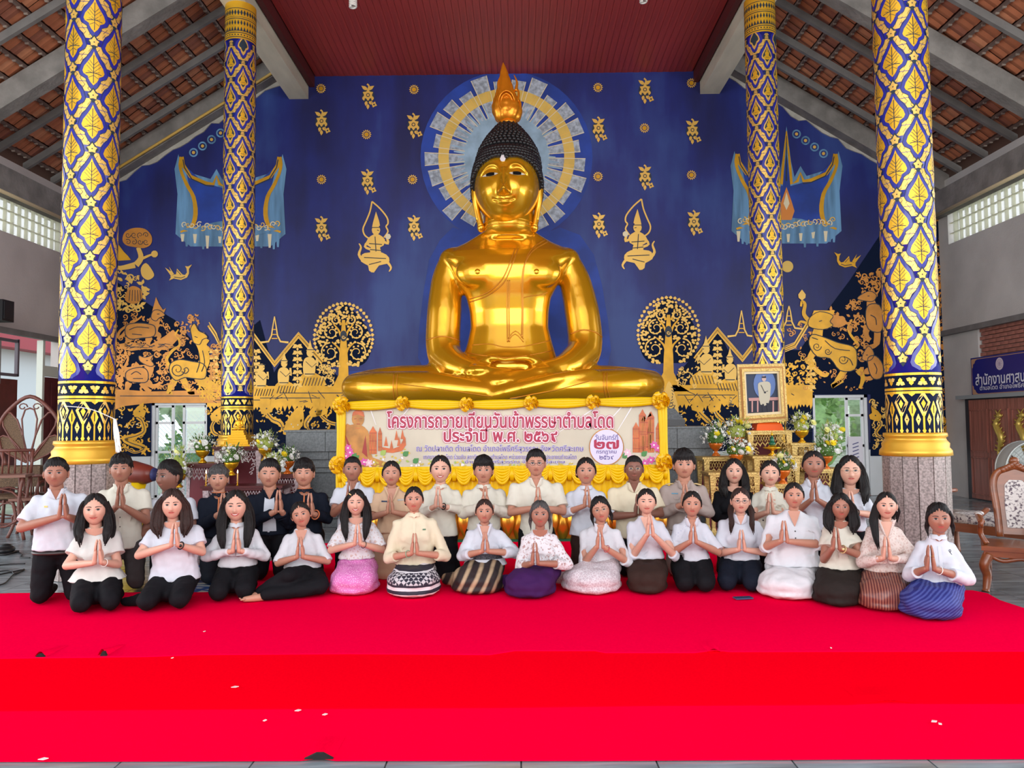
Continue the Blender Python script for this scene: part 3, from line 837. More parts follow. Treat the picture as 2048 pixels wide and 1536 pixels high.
# bodhi trees
def bodhi(cx, top, s):
    A = art()
    def T(pts): return [(cx + x * s, top + y * s) for x, y in pts]
    A.poly(T([(0, -2), (26, 18), (48, 48), (55, 80), (50, 105), (36, 120), (12, 122), (-12, 122), (-36, 120), (-50, 105), (-55, 80), (-48, 48), (-26, 18)]), nv_, .6, 3)
    A.poly(T([(-3, 30), (3, 30), (6, 70), (9, 110), (10, 140), (22, 165), (40, 176), (-40, 176), (-22, 165), (-10, 140), (-9, 110), (-6, 70)]), g, 2, 0)
    for sd in (-1, 1):
        for (y0, r_, xx, yy) in ((98, 20, 27, 95), (62, 16, 24, 55), (40, 10, 15, 30)):
            A.stroke(T([(sd * 5, y0), (sd * 10, y0 - 12), (sd * (xx - 4), yy - r_ - 1)]), [5, 2.4], g, 3, 3)
            A.curl(*T([(sd * xx, yy)])[0], r_ * s, R(-90), 1.4, 3, gp, 3, ccw=sd)
            for k in range(9):
                a = k * 2 * math.pi / 9; A.leaf(cx + (sd * xx + math.cos(a) * r_ * .55) * s, top + (yy + math.sin(a) * r_ * .55) * s, 4.5, 4.5, a, gp, 4)
    rr = random.Random(int(cx)); n = 0
    while n < 150:
        x = rr.uniform(-54, 54); y = rr.uniform(0, 122)
        hw = 54 * math.sin(math.pi * min(1, (y + 4) / 150) ** .8) if y < 90 else 50 - (y - 90) * .6
        if abs(x) > hw or (abs(x) < 9 and y > 30): continue
        inn = False
        for (r_, xx, yy) in ((20, 27, 95), (16, 24, 55), (10, 15, 30)):
            if math.hypot(abs(x) - xx, y - yy) < r_ + 1.5: inn = True
        if inn: continue
        a = rr.uniform(-2.2, -1); A.leaf(cx + x * s, top + y * s + 3, 5.2, 5.5, a, gp, 5); n += 1
    for k in range(40):
        t_ = k / 39; a = math.pi * (1.5 + (t_ - .5) * 1.75)
        x = math.cos(a) * 55; y = 66 + math.sin(a) * (66 if math.sin(a) < 0 else 54)
        A.leaf(cx + x * s, top + y * s, 7, 7, a, gp, 5)
    A.dot(*T([(0, 62)])[0], 7 * s, nl, 4, 12, 11 * s); A.curl(*T([(0, 64)])[0], 4 * s, 0, 1.2, 1.8, gp, 5)
    A.build('bodhi_tree_painting', MM, WB)
bodhi(687, 610, 1.0); bodhi(1337, 598, 1.05)
# ---- lower landscape of the mural
rr = random.Random(3)
def inpoly(x, y, P):
    c = False; j = len(P) - 1
    for i in range(len(P)):
        if (P[i][1] > y) != (P[j][1] > y) and x < (P[j][0] - P[i][0]) * (y - P[i][1]) / (P[j][1] - P[i][1]) + P[i][0]: c = not c
        j = i
    return c
def foliage(A, P, n, m=g, size=8, lay=3, curls=.3):
    xs = [p[0] for p in P]; ys = [p[1] for p in P]
    for _ in range(n):
        for _t in range(20):
            x = rr.uniform(min(xs), max(xs)); y = rr.uniform(min(ys), max(ys))
            if inpoly(x, y, P): break
        else: continue
        z = size * rr.uniform(.6, 1.2)
        if rr.random() < curls: A.curl(x, y, z * .7, rr.uniform(0, 6.3), 1.2, z * .28, m, lay, ccw=rr.choice((-1, 1)))
        else:
            a = rr.uniform(0, 6.3)
            A.leaf(x, y, z, z * .5, a, m, lay)
            if rr.random() < .5: A.leaf(x, y, z * .8, z * .45, a + 1.4, m, lay)
def ragged(A, x0, x1, ytop, ybot, m=g, lay=2, tooth=7, amp=9):
    """ground band: flat top, dripping leafy edge below"""
    pts = [(x0, ytop), (x1, ytop)]; x = x1; up_ = False
    while x > x0:
        pts.append((x, ybot + (rr.uniform(0, amp) if up_ else -rr.uniform(0, amp * .6)))); x -= tooth * rr.uniform(.35, .8); up_ = not up_
    pts.append((x0, ybot)); A.poly(pts, m, lay)
# dark navy ground of the lower scene
A = art()
A.poly([(150, 560), (228, 560), (300, 610), (350, 640), (400, 700), (430, 715), (520, 640), (548, 745), (597, 665), (660, 740), (700, 770), (700, 912), (414, 912), (414, 803), (302, 803), (302, 912), (150, 912)], nv_, .2)
A.poly([(1330, 770), (1345, 760), (1435, 655), (1482, 755), (1530, 700), (1600, 700), (1640, 640), (1700, 560), (1780, 440), (1895, 400), (1895, 912), (1741, 912), (1741, 789), (1625, 789), (1625, 900), (1330, 900)], nv_, .2)
A.build('night_hill_painting', MM, WB)
# golden ground
A = art()
ragged(A, 414, 690, 772, 815); ragged(A, 1345, 1625, 770, 812)
A.poly([(228, 778), (300, 783), (414, 780), (460, 776), (460, 806), (302, 806), (250, 812), (228, 820)], go, 2)
for (a, b, y) in ((520, 640, 796), (560, 690, 786), (1355, 1470, 790), (1380, 1460, 778), (430, 520, 800), (240, 410, 792)):
    A.stroke([(a, y), (b, y)], 1.6, nl, 3); 
for k in range(40):
    x = rr.uniform(420, 690) if k % 2 else rr.uniform(1350, 1620)
    A.stroke([(x, 780 + rr.uniform(0, 26)), (x + rr.uniform(6, 16), 784 + rr.uniform(0, 26))], 1.3, nl, 3)
A.build('golden_ground_painting', MM, WB)
# zig-zag roof lines and spires
def roofline(pts, sp):
    A = art()
    for off, w_, m in ((0, 8, g), (0, 1.4, nl), (5.5, 2, gp), (-5.5, 1.6, gp)):
        A.stroke([(x, y + off) for x, y in pts], w_, m, 3 if m != nl else 4)
    for (x, y, h_) in sp:
        A.stroke([(x - 28, y), (x - 12, y - 2), (x - 6, y - 14), (x - 3, y - 34), (x, y - h_)], [4, 2], gp, 3)
        A.stroke([(x + 28, y), (x + 12, y - 2), (x + 6, y - 14), (x + 3, y - 34), (x, y - h_)], [4, 2], gp, 3)
        for k in (8, 16, 26): A.stroke([(x - 7 + k * .15, y - k), (x + 7 - k * .15, y - k)], 2, g, 3)
    A.build('roof_line_painting', MM, WB)
roofline([(418, 650), (430, 668), (440, 690), (470, 660), (505, 668), (549, 728), (597, 670), (645, 725)], [(549, 685, 52)])
roofline([(1390, 718), (1435, 660), (1485, 718), (1530, 660), (1565, 700), (1590, 690), (1620, 640)], [(1483, 673, 52), (1578, 658, 46)])
# carved plant pillars
def plantpole(x, y0, y1, w_=12, m=gp):
    A = art(); y = y0
    while y < y1:
        for s in (-1, 1): A.leaf(x, y, w_, 7, R(90 - s * 60), m, 3); A.leaf(x, y + 3, w_ * .8, 5, R(-90 + s * 60), m, 3)
        A.dot(x, y + 8, 2.4, m, 3, 6); y += 13
    A.stroke([(x, y0), (x, y1)], 1.6, m, 2); A.build('vine_painting', MM, WB)
for x, y0, y1 in ((595, 690, 770), (1435, 682, 765), (512, 700, 770), (428, 700, 760), (1622, 720, 775)): plantpole(x, y0, y1)
# kneeling worshippers
def worshipper(x, y, s, h_=1.0, crown=True):
    A = art()
    def T(pts): return [(x + s * a * h_, y + b * h_) for a, b in pts]
    A.poly(T([(-18, 0), (-26, -12), (-22, -26), (-8, -34), (10, -32), (28, -20), (32, -6), (20, 2)]), g, 3, 3)
    A.poly(T([(-14, -26), (-18, -48), (-14, -64), (-2, -68), (8, -62), (10, -44), (6, -28)]), gp, 4, 3)
    A.stroke(T([(-12, -60), (2, -48), (14, -56)]), 7 * h_, gp, 5, 3); A.stroke(T([(8, -60), (14, -48), (13, -66)]), 5 * h_, gp, 5, 3)
    A.dot(*T([(-2, -77)])[0], 8 * h_, gp, 5, 12, 9.5 * h_)
    if crown: A.poly(T([(-11, -82), (7, -82), (2, -90), (-2, -106), (-6, -90)]), gp, 6)
    A.stroke(T([(2, -78), (6, -78)]), 1.4, nl, 7); A.stroke(T([(-10, -84), (8, -84)]), 1.4, nl, 7)
    A.stroke(T([(-14, -30), (8, -30)]), 1.8, nl, 6)
    for k in range(7): A.stroke(T([(-20 + k * 7, -4), (-14 + k * 7, -22)]), 1.2, nl, 6)
    A.stroke(T([(-12, -58), (2, -45), (12, -54)]), 1.2, nl, 6)
    A.build('worshipper_painting', MM, WB)
worshipper(525, 795, 1, .78, False); worshipper(570, 790, 1, .82); worshipper(622, 775, 1, .9)
worshipper(1410, 772, -1, .95); worshipper(1458, 785, -1, .85)
worshipper(1462, 812, 1, .2)
# mythic beasts: body outlines with inner lines
def beast(T, m, legs, body, neck, head, tail, crest, lines):
    A = art()
    for l in legs: A.stroke(T(l), [13, 9, 7], m, 3, 4)
    A.poly(T(body), m, 4, 3); A.stroke(T(body), 1.8, nl, 5.2, 3, True); A.stroke(T(head), 1.5, nl, 6.2, 3, True); A.stroke(T(neck), [24, 15], m, 4, 4); A.poly(T(head), m, 5, 3)
    A.stroke(T(tail), [7, 3], m, 3, 4); A.poly(T(crest), m, 5, 0)
    for l in lines: A.stroke(T(l), 1.6, nl, 6, 3)
    return A
def TT(ox, oy, s=1, k=1): return lambda pts: [(ox + s * k * x, oy + k * y) for x, y in pts]
# prancing lion, left
T = TT(375, 735)
A = beast(T, g, [[(-22, 20), (-34, 40), (-38, 52), (-30, 52)], [(-10, 22), (0, 40), (6, 50), (14, 50)], [(28, 18), (44, 30), (66, 40), (78, 36)], [(20, 20), (30, 34), (46, 38)]],
          [(-36, 10), (-34, -8), (-16, -16), (10, -12), (30, -8), (38, 4), (34, 22), (12, 22), (-6, 20), (-24, 26)],
          [(22, 8), (34, -14), (30, -38), (20, -56)], [(8, -64), (6, -78), (14, -88), (22, -74), (34, -68), (40, -60), (30, -56), (24, -46), (12, -50)],
          [(-34, 0), (-42, -16), (-30, -34), (-16, -44), (-18, -58), (-24, -66), (-18, -76)], [(22, -72), (34, -70), (32, -62), (44, -54), (38, -46), (46, -34), (38, -30), (44, -14), (34, -16)],
          [[(14, -62), (20, -60)], [(-8, 4), (-2, 0), (2, 6), (-4, 12), (-12, 8)], [(18, 10), (24, -10), (22, -30)], [(28, 8), (34, -10), (30, -34)]])
A.curl(*T([(-20, 4)])[0], 15, 0, 1.6, 2, nl, 6); A.build('lion_painting', MM, WB)
# horned elk beast upper left
T = TT(284, 660)
A = beast(T, go, [[(-24, 14), (-30, 26), (-32, 36)], [(14, 14), (12, 28), (14, 38)], [(22, 6), (34, 10), (32, 20)]],
          [(-34, 6), (-30, -10), (-10, -14), (14, -12), (26, -6), (24, 12), (0, 16), (-24, 18)],
          [(20, 0), (26, -18), (30, -26)], [(18, -24), (22, -38), (34, -40), (46, -30), (34, -24), (28, -18)],
          [(-30, 0), (-40, 12), (-48, 14), (-44, 2), (-28, -10), (-10, -20), (0, -28)], [(20, -36), (28, -66), (34, -52), (42, -40), (48, -44), (42, -30)],
          [[(30, -32), (35, -32)], [(-26, 0), (-10, -6), (14, -4)], [(-20, 8), (0, 10)]])
A.build('horned_beast_painting', MM, WB)
# small griffin
T = TT(280, 745)
A = beast(T, go, [[(-22, 20), (-26, 34), (-22, 44)], [(14, 18), (26, 28), (40, 22)], [(4, 20), (12, 32), (22, 38)]],
          [(-26, 16), (-28, 0), (-14, -8), (6, -10), (16, 0), (14, 18), (-4, 20)],
          [(10, 6), (18, -8), (16, -20)], [(0, -22), (-2, -34), (10, -30), (28, -36), (22, -26), (28, -16), (20, -12)],
          [(-26, 6), (-38, 2), (-28, -16), (-24, -30), (-30, -44)], [(-24, 0), (-30, -10), (-14, -12), (-8, -22), (6, -8)],
          [[(12, -24), (16, -24)], [(-18, 4), (-8, -2), (2, 4)], [(-14, 12), (6, 12)]])
A.build('griffin_painting', MM, WB)
# rocks the beasts stand on
A = art()
A.poly([(238, 688), (262, 684), (300, 690), (330, 672), (345, 660), (362, 672), (345, 690), (350, 694), (330, 700), (290, 698), (262, 702), (240, 697)], go, 3)
A.poly([(230, 798), (260, 786), (290, 790), (320, 784), (360, 792), (390, 776), (400, 790), (395, 800), (300, 804)], go, 3)
for k in range(22): x = rr.uniform(240, 345); A.stroke([(x, rr.uniform(686, 698)), (x + 12, rr.uniform(686, 698))], 1.2, nl, 4)
A.build('rock_painting', MM, WB)
# elephant-headed lion, right
T = TT(1680, 705)
A = beast(T, g, [[(-52, -4), (-60, 16), (-48, 34), (-30, 46), (-24, 40)], [(10, 34), (-4, 56), (-16, 68), (6, 56)], [(36, 34), (46, 50), (40, 72)]],
          [(-62, -16), (-56, -36), (-30, -30), (-4, -20), (26, -12), (34, 4), (30, 34), (0, 36), (-20, 12), (-46, 8)],
          [(-48, -20), (-44, -42), (-40, -58)], [(-62, -52), (-60, -70), (-40, -82), (-14, -74), (-20, -62), (-14, -54), (-34, -46)],
          [(28, -8), (36, -16), (22, -34), (16, -50), (24, -66)], [(-58, -70), (-52, -84), (-30, -84), (-10, -84), (-16, -72)],
          [[(-42, -62), (-36, -64)], [(-30, -24), (-10, -8), (20, -4)], [(8, 8), (20, 14), (26, 26)], [(-56, -30), (-44, -26)]])
A.stroke(T([(-58, -60), (-72, -76), (-70, -96), (-76, -102), (-78, -92)]), [9, 4], g, 4, 4)
A.stroke(T([(-60, -56), (-78, -62), (-84, -54)]), [6, 3], g, 4, 4)
A.leaf(*T([(-76, -104)])[0], 22, 15, R(-90), gp, 5)
for (x, y, r_) in ((-46, -12, 9), (6, 14, 10), (-24, -2, 7)): A.curl(*T([(x, y)])[0], r_, 0, 1.5, 1.6, nl, 6)
A.build('elephant_lion_painting', MM, WB)
# deer beast and monkey beside the right column
T = TT(1745, 650)
A = beast(T, go, [[(-10, 0), (-12, 20), (-4, 30)], [(10, 6), (8, 36), (-4, 44), (-18, 44)]], [(-14, -20), (-8, -40), (14, -40), (22, -10), (16, 14), (-8, 8)],
          [(0, -30), (-4, -50)], [(-30, -52), (-24, -60), (-6, -68), (8, -60), (2, -48), (-14, -48)], [(16, 0), (26, 10), (24, 20)], [(-6, -66), (0, -78), (6, -64), (16, -72), (8, -58)],
          [[(-10, -58), (-6, -58)], [(-4, -20), (6, -14), (8, 0)]])
A.build('deer_painting', MM, WB)
T = TT(1748, 730)
A = beast(T, go, [[(-6, 10), (-22, 14), (-24, 4)], [(4, 14), (-6, 26), (-20, 26)]], [(-12, -14), (4, -18), (18, 0), (16, 24), (0, 28), (-10, 12)], [(-4, -10), (-10, -18)],
          [(-24, -12), (-20, -26), (-10, -38), (0, -24), (-4, -12), (-14, -8)], [(12, 10), (22, 16)], [(-18, -24), (-10, -40), (-4, -26)], [[(-16, -20), (-12, -20)], [(0, -4), (6, 8), (4, 18)]])
A.build('monkey_painting', MM, WB)
# nagas along the foot
def naga(pts, w0, hx_, hy_, s):
    A = art(); A.stroke(pts, [w0 * .4, w0, w0, w0 * .8, w0 * .7], g, 3, 6); A.stroke(pts, 1.6, nl, 4, 6)
    A.poly([(hx_ - s * 9, hy_ + 8), (hx_ - s * 12, hy_ - 2), (hx_ - s * 4, hy_ - 12), (hx_ + s * 10, hy_ - 22), (hx_ + s * 8, hy_ - 8), (hx_ + s * 14, hy_ - 4), (hx_ + s * 12, hy_ + 4), (hx_, hy_ + 8)], g, 4)
    A.dot(hx_ + s, hy_ - 3, 1.6, nl, 5, 6); A.build('naga_painting', MM, WB)
naga([(250, 896), (270, 905), (288, 896), (262, 886), (250, 878), (272, 872), (288, 862), (284, 842), (274, 834)], 11, 278, 826, 1)
naga([(444, 872), (428, 866), (424, 852), (432, 838)], 8, 432, 834, 1)
naga([(566, 860), (560, 846), (544, 838), (532, 824)], 11, 532, 820, 1)
naga([(620, 862), (612, 848), (622, 832), (634, 824)], 10, 630, 826, 1)
naga([(690, 850), (662, 846), (644, 834), (640, 826)], 7, 642, 824, 1)
naga([(1425, 850), (1412, 838), (1400, 826), (1395, 818)], 10, 1396, 816, -1)
naga([(1452, 846), (1436, 832), (1428, 818)], 9, 1428, 816, 1)
naga([(1768, 880), (1752, 866), (1762, 848), (1752, 836)], 7, 1752, 834, -1)
A = art()
A.poly([(566, 868), (576, 838), (600, 812), (608, 836), (600, 858), (585, 866)], g, 3, 3)
A.poly([(1326, 828), (1328, 790), (1338, 762), (1350, 790), (1358, 828), (1345, 838)], gp, 3, 3)
for k in range(9): A.stroke([(1332 + k * 2.4, 826 - k * 6), (1350 - k, 822 - k * 6)], 1.2, nl, 4)
A.curl(1341, 810, 9, 0, 1.6, 1.6, nl, 4)
A.build('flame_painting', MM, WB)
# clouds and tree upper left, flying geese, sun disc
A = art()
A.stroke([(272, 530), (282, 515), (276, 495)], [13, 8], gp, 3, 4); A.stroke([(270, 530), (240, 536), (226, 530)], [12, 5], gp, 3, 4); A.stroke([(278, 520), (296, 512), (306, 508)], [6, 3], gp, 3, 3)
A.poly([(245, 480), (250, 464), (268, 456), (290, 458), (303, 472), (302, 488), (288, 496), (268, 494), (252, 490)], go, 4, 4)
for k in range(8): A.curl(256 + (k % 4) * 12, 470 + (k // 4) * 14, 6, k, 1.2, 1.5, nl, 5)
A.dot(309, 508, 7, gp, 3, 10)
A.poly([(228, 482), (236, 488), (248, 504), (256, 512), (262, 520), (228, 522)], g, 3)
A.poly([(282, 536), (292, 526), (304, 540), (308, 552), (296, 560), (284, 552)], gp, 3, 3)
foliage(A, [(228, 540), (280, 545), (300, 580), (280, 620), (228, 620)], 60, gp, 11)
A.poly([(250, 600), (256, 578), (268, 572), (282, 580), (284, 598), (268, 608)], go, 4, 3)
for k in range(5): A.stroke([(258 + k * 6, 602), (260 + k * 5, 580)], 1.3, nl, 5)
A.build('cloud_tree_painting', MM, WB)
for s_, x0, y0, m_ in ((1, 340, 553, gp), (-1, 1712, 528, g)):
    A = art(); T = lambda P: [(x0 + s_ * x, y0 + y) for x, y in P]
    A.poly(T([(0, 0), (8, -4), (20, -5), (30, -3), (34, -8), (33, -16), (30, -21), (36, -20), (44, -24), (38, -15), (38, -6), (34, 2), (22, 7), (8, 4)]), m_, 3)
    A.poly(T([(2, -1), (-10, -18), (2, -10), (-2, -20), (8, -5)]), m_, 3); A.poly(T([(-2, 8), (4, -2), (12, 2)]), m_, 3); A.poly(T([(12, -4), (14, -16), (26, -3)]), m_, 3)
    A.stroke(T([(8, 1), (22, 3), (30, 0)]), 1.4, nl, 4); A.stroke(T([(14, -12), (22, -3)]), 1.2, nl, 4); A.build('goose_painting', MM, WB)
A = art(); A.dot(1575, 533, 11.5, ye, 3, 24); A.dot(1575, 533, 9, og if False else ye, 4, 20); A.build('sun_disc_painting', MM, WB)
# foliage masses
A = art()
foliage(A, [(1640, 640), (1665, 618), (1690, 640), (1700, 600), (1720, 590), (1735, 660), (1700, 660), (1650, 652)], 90, go, 9)
foliage(A, [(1715, 545), (1760, 538), (1775, 560), (1745, 600), (1715, 590)], 50, go, 9)
A.poly([(1642, 638), (1660, 630), (1680, 632), (1694, 644), (1682, 654), (1660, 652)], go, 2, 2)
foliage(A, [(1572, 720), (1620, 710), (1640, 760), (1625, 790), (1572, 790)], 90, g, 8)
foliage(A, [(1575, 640), (1700, 640), (1740, 780), (1600, 780)], 60, go, 7, curls=.5)
foliage(A, [(1870, 430), (1890, 430), (1890, 880), (1870, 880)], 150, go, 9); foliage(A, [(1860, 840), (1890, 830), (1890, 905), (1862, 905)], 30, g, 9)
foliage(A, [(1705, 665), (1735, 660), (1735, 720), (1712, 720)], 30, go, 8); foliage(A, [(1745, 800), (1775, 800), (1775, 900), (1745, 900)], 45, gp, 8)
A.build('foliage_painting_right', MM, WB).name = 'foliage_painting'
A = art()
foliage(A, [(228, 620), (330, 640), (420, 700), (440, 780), (230, 780)], 190, go, 8, curls=.5); foliage(A, [(228, 690), (262, 700), (250, 780), (228, 790)], 45, go, 9); foliage(A, [(310, 700), (335, 700), (335, 780), (312, 780)], 30, go, 9)
foliage(A, [(350, 645), (395, 625), (400, 650), (360, 690)], 35, go, 8); foliage(A, [(395, 760), (445, 740), (445, 800), (400, 800)], 80, g, 8)
foliage(A, [(228, 812), (300, 812), (300, 905), (228, 905)], 70, g, 8); foliage(A, [(414, 815), (446, 812), (446, 905), (414, 905)], 25, g, 8)
foliage(A, [(508, 815), (690, 815), (690, 860), (508, 868)], 60, g, 7, curls=.1)
foliage(A, [(640, 720), (672, 735), (668, 775), (640, 770)], 35, gp, 7); foliage(A, [(415, 690), (446, 690), (446, 760), (420, 760)], 45, go, 8)
A.build('foliage_painting', MM, WB)
A = art()
foliage(A, [(1360, 815), (1470, 812), (1470, 860), (1360, 860)], 45, g, 7, curls=.15); foliage(A, [(1355, 735), (1400, 728), (1400, 770), (1358, 775)], 40, gp, 7)
for k in range(45):
    x = rr.choice((rr.uniform(510, 690), rr.uniform(1360, 1470), rr.uniform(228, 300))); A.dot(x, rr.uniform(822, 866), 1.6, cm, 3, 5)
A.build('foliage_painting', MM, WB)
# ================================================================== PEDESTAL AND STATUE
GREY = mat('grey_granite', (.17, .19, .20), .35, noise=.35, nscale=40, bump=.05)
GREYD = mat('granite_joint', (.10, .11, .11), .6)
YF = 11.5     # front of the stone pedestal
pa = at(573, 860, YF); pb = at(1432, 852, YF); PX = (pa.x + pb.x) / 2; PW = pb.x - pa.x
t = thing('pedestal', 'stepped grey granite pedestal under the golden statue', 'pedestal', (PX, 12.95, 0))
prof = [(0, .12, .0), (.12, .34, -.06), (.34, .42, -.12), (.42, .8, -.22), (.8, .88, -.16), (.88, 1.0, -.10), (1.0, 1.12, -.05), (1.12, 1.42, 0.0)]
for k, (z0, z1, e) in enumerate(prof):
    W_ = PW + 2 * e; D_ = 2.9 + 2 * e
    b = MB(); b.box((0, 0, (z0 + z1) / 2), (W_ - .02, D_ - .02, z1 - z0)); b.build('granite_course', GREYD, t)
    n = 11; 
    sl = MB(); sl.box((0, 0, 0), (W_ / n - .008, .03, z1 - z0 - .008)); sm = sl.mesh('granite_slab', GREY)
    for i in range(n): link('granite_slab', sm, t, (-W_ / 2 + (i + .5) * W_ / n, -D_ / 2 + .005, (z0 + z1) / 2))
    ss = MB(); ss.box((0, 0, 0), (.03, D_ / 5 - .008, z1 - z0 - .008)); sm = ss.mesh('granite_slab', GREY)
    for sg in (-1, 1):
        for i in range(5): link('granite_slab', sm, t, (sg * (W_ / 2 - .005), -D_ / 2 + (i + .5) * D_ / 5, (z0 + z1) / 2))
c = MB(); c.box((0, 0, 1.43), (PW + .06, 2.96, .03)); c.build('granite_top', GREY, t)
pa = at(672, 830, 11.75); pb = at(1368, 822, 11.75)
b = MB(); b.box(((pa.x + pb.x) / 2 - PX, -.1, 1.50), (pb.x - pa.x, 2.3, .10)); b.build('black_plinth', mat('black_stone', (.03, .03, .035), .3), t)
b = MB(); W_ = pb.x - pa.x
b.loft([[(-W_ / 2, -1.2, 1.55), (W_ / 2, -1.2, 1.55), (W_ / 2, 1.0, 1.55), (-W_ / 2, 1.0, 1.55)], [(-W_ / 2 + .12, -1.1, 1.72), (W_ / 2 - .12, -1.1, 1.72), (W_ / 2 - .12, .95, 1.72), (-W_ / 2 + .12, .95, 1.72)]])
o = b.build('upper_plinth', GREY, t); o.location.x = (pa.x + pb.x) / 2 - PX

SG = mat('statue_gold', (.86, .42, .010), .22, metal=.68, noise=.12, nscale=.9, coat=.5)
SGL = mat('robe_line_gold', (.62, .25, .02), .35, metal=.5)
FLM = mat('flame_gold', (.80, .28, .012), .3, metal=.55)
S = lambda x, y, Y: at(x, y, Y)
PXM = 12.3 / FPX   # metres per pixel about the statue
st = thing('buddha_statue', 'giant golden seated Buddha statue with black curled hair on the grey pedestal', 'statue', (S(1010, 800, 12.3).x, 12.3, 1.70))
ORG_ = Vector(st.location)
def rel(p): return Vector(p) - ORG_
b = MB()
# torso as stacked rounded sections (px edges measured on the photograph)
YT = 12.55
def sect(y, xl, xr, d, dy=0, n=28, e=2.5):
    a = S(xl, y, YT); c = S(xr, y, YT); cx = (a.x + c.x) / 2; hw = (c.x - a.x) / 2; z = (a.z + c.z) / 2
    out = []
    for k in range(n):
        an = 2 * math.pi * k / n; ca, sa = math.cos(an), math.sin(an)
        out.append(Vector((cx + hw * math.copysign(abs(ca) ** (2 / e), ca), YT + dy + d * math.copysign(abs(sa) ** (2 / e), sa), z)))
    return out
rings = [sect(782, 900, 1140, .62), sect(745, 914, 1126, .52, -.02), sect(715, 926, 1113, .45, -.03), sect(685, 935, 1104, .41, -.02), sect(655, 941, 1097, .39, 0), sect(625, 939, 1098, .39),
         sect(598, 933, 1102, .41, -.02), sect(570, 918, 1117, .45, -.05), sect(540, 904, 1132, .47, -.06), sect(522, 888, 1148, .44, -.03), sect(508, 890, 1146, .38, .0), sect(497, 905, 1130, .30, .03), sect(486, 928, 1106, .25, .05), sect(474, 948, 1086, .22, .06), sect(462, 968, 1068, .2, .05)]
b.loft(rings)
for x0, sx in ((955, -1), (1078, 1)): b.ell(S(x0, 545, YT - .36), (.36, .16, .26), 16, 10)      # chest
b.tube([S(1018, 480, YT + .04), S(1018, 440, YT + .02)], .40, 20, flat=(Vector((0, 1, 0)), .85))        # neck
b.ell(S(1015, 735, YT - .25), (.75, .35, .3), 18, 10)       # belly
def limb(pts, rad, seg=18, flat=None):
    P = [S(*p) for p in pts]; Q = cr(P, 5); n = len(Q); m = len(rad)
    rs = []
    for i in range(n):
        t_ = i / (n - 1) * (m - 1); k = min(int(t_), m - 2); rs.append(rad[k] + (rad[k + 1] - rad[k]) * (t_ - k))
    b.tube(Q, rs, seg, flat=flat)
    b.ell(Q[0], rs[0] * .99, 14, 9); b.ell(Q[-1], rs[-1] * .99, 14, 9)
limb([(904, 530, 12.6), (894, 565, 12.6), (889, 620, 12.55), (886, 680, 12.5), (889, 712, 12.42)], [.235, .26, .285, .285, .28])
limb([(1134, 530, 12.6), (1150, 565, 12.6), (1163, 620, 12.55), (1170, 675, 12.5), (1168, 705, 12.42)], [.235, .26, .285, .285, .28])
limb([(889, 712, 12.42), (915, 735, 12.1), (945, 742, 11.95), (968, 742, 11.9)], [.28, .24, .18, .15])
limb([(1168, 705, 12.42), (1140, 730, 12.1), (1112, 738, 11.95), (1090, 740, 11.9)], [.28, .24, .18, .15])
b.ell(S(909, 520, 12.58), (.26, .25, .21), 14, 9); b.ell(S(1129, 520, 12.58), (.26, .25, .21), 14, 9)
# hands: palms stacked in the lap, four fingers each, thumbs meeting
b.ell(S(960, 742, 11.86), (.26, .22, .12), 14, 9); b.ell(S(1085, 746, 11.86), (.28, .22, .13), 14, 9)
for k in range(4):
    limb([(1075, 742 + k * 4.6, 11.78 - k * .03), (1020, 750 + k * 3.4, 11.68 - k * .03), (955 + k * 7, 756 + k * 2.6, 11.70 - k * .03)], [.062, .056, .042], 10)
    limb([(965, 736 + k * 3.6, 11.84 - k * .02), (1020, 742 + k * 2.4, 11.78 - k * .02), (1066 - k * 6, 744 + k * 2, 11.80)], [.058, .052, .04], 10)
limb([(965, 726, 11.9), (985, 716, 11.84), (1006, 719, 11.8)], [.075, .06, .04], 10)
limb([(1078, 726, 11.9), (1052, 716, 11.84), (1012, 719, 11.8)], [.075, .06, .04], 10)
# crossed legs
limb([(712, 776, 12.25), (760, 776, 11.95), (860, 776, 11.75), (960, 784, 11.7), (1030, 790, 11.75)], [.235, .26, .26, .20, .15], 20)
limb([(1300, 770, 12.25), (1260, 770, 11.95), (1170, 774, 11.75), (1070, 782, 11.72), (990, 790, 11.78)], [.235, .26, .26, .2, .15], 20)
limb([(712, 776, 12.25), (800, 768, 12.3), (930, 770, 12.4)], [.24, .30, .33], 20)
limb([(1300, 770, 12.25), (1220, 768, 12.3), (1090, 770, 12.4)], [.24, .30, .33], 20)
limb([(985, 792, 11.62), (1040, 778, 11.55), (1100, 763, 11.58), (1150, 754, 11.62), (1186, 748, 11.66)], [.13, .12, .115, .11, .09], 14)
limb([(1192, 750, 11.66), (1170, 744, 11.62)], [.07, .05], 10)
b.box((S(1010, 800, 12.3).x, 12.3, 1.79), (3.2, .8, .2))
vs = [rel(v) for v in b.v]; b.v = vs
body_me = remesh(b, .028, 7, dec=.5)
body_me.materials.append(SG)
# small sculpting of the chest: nipples
body = link('body', body_me, st)
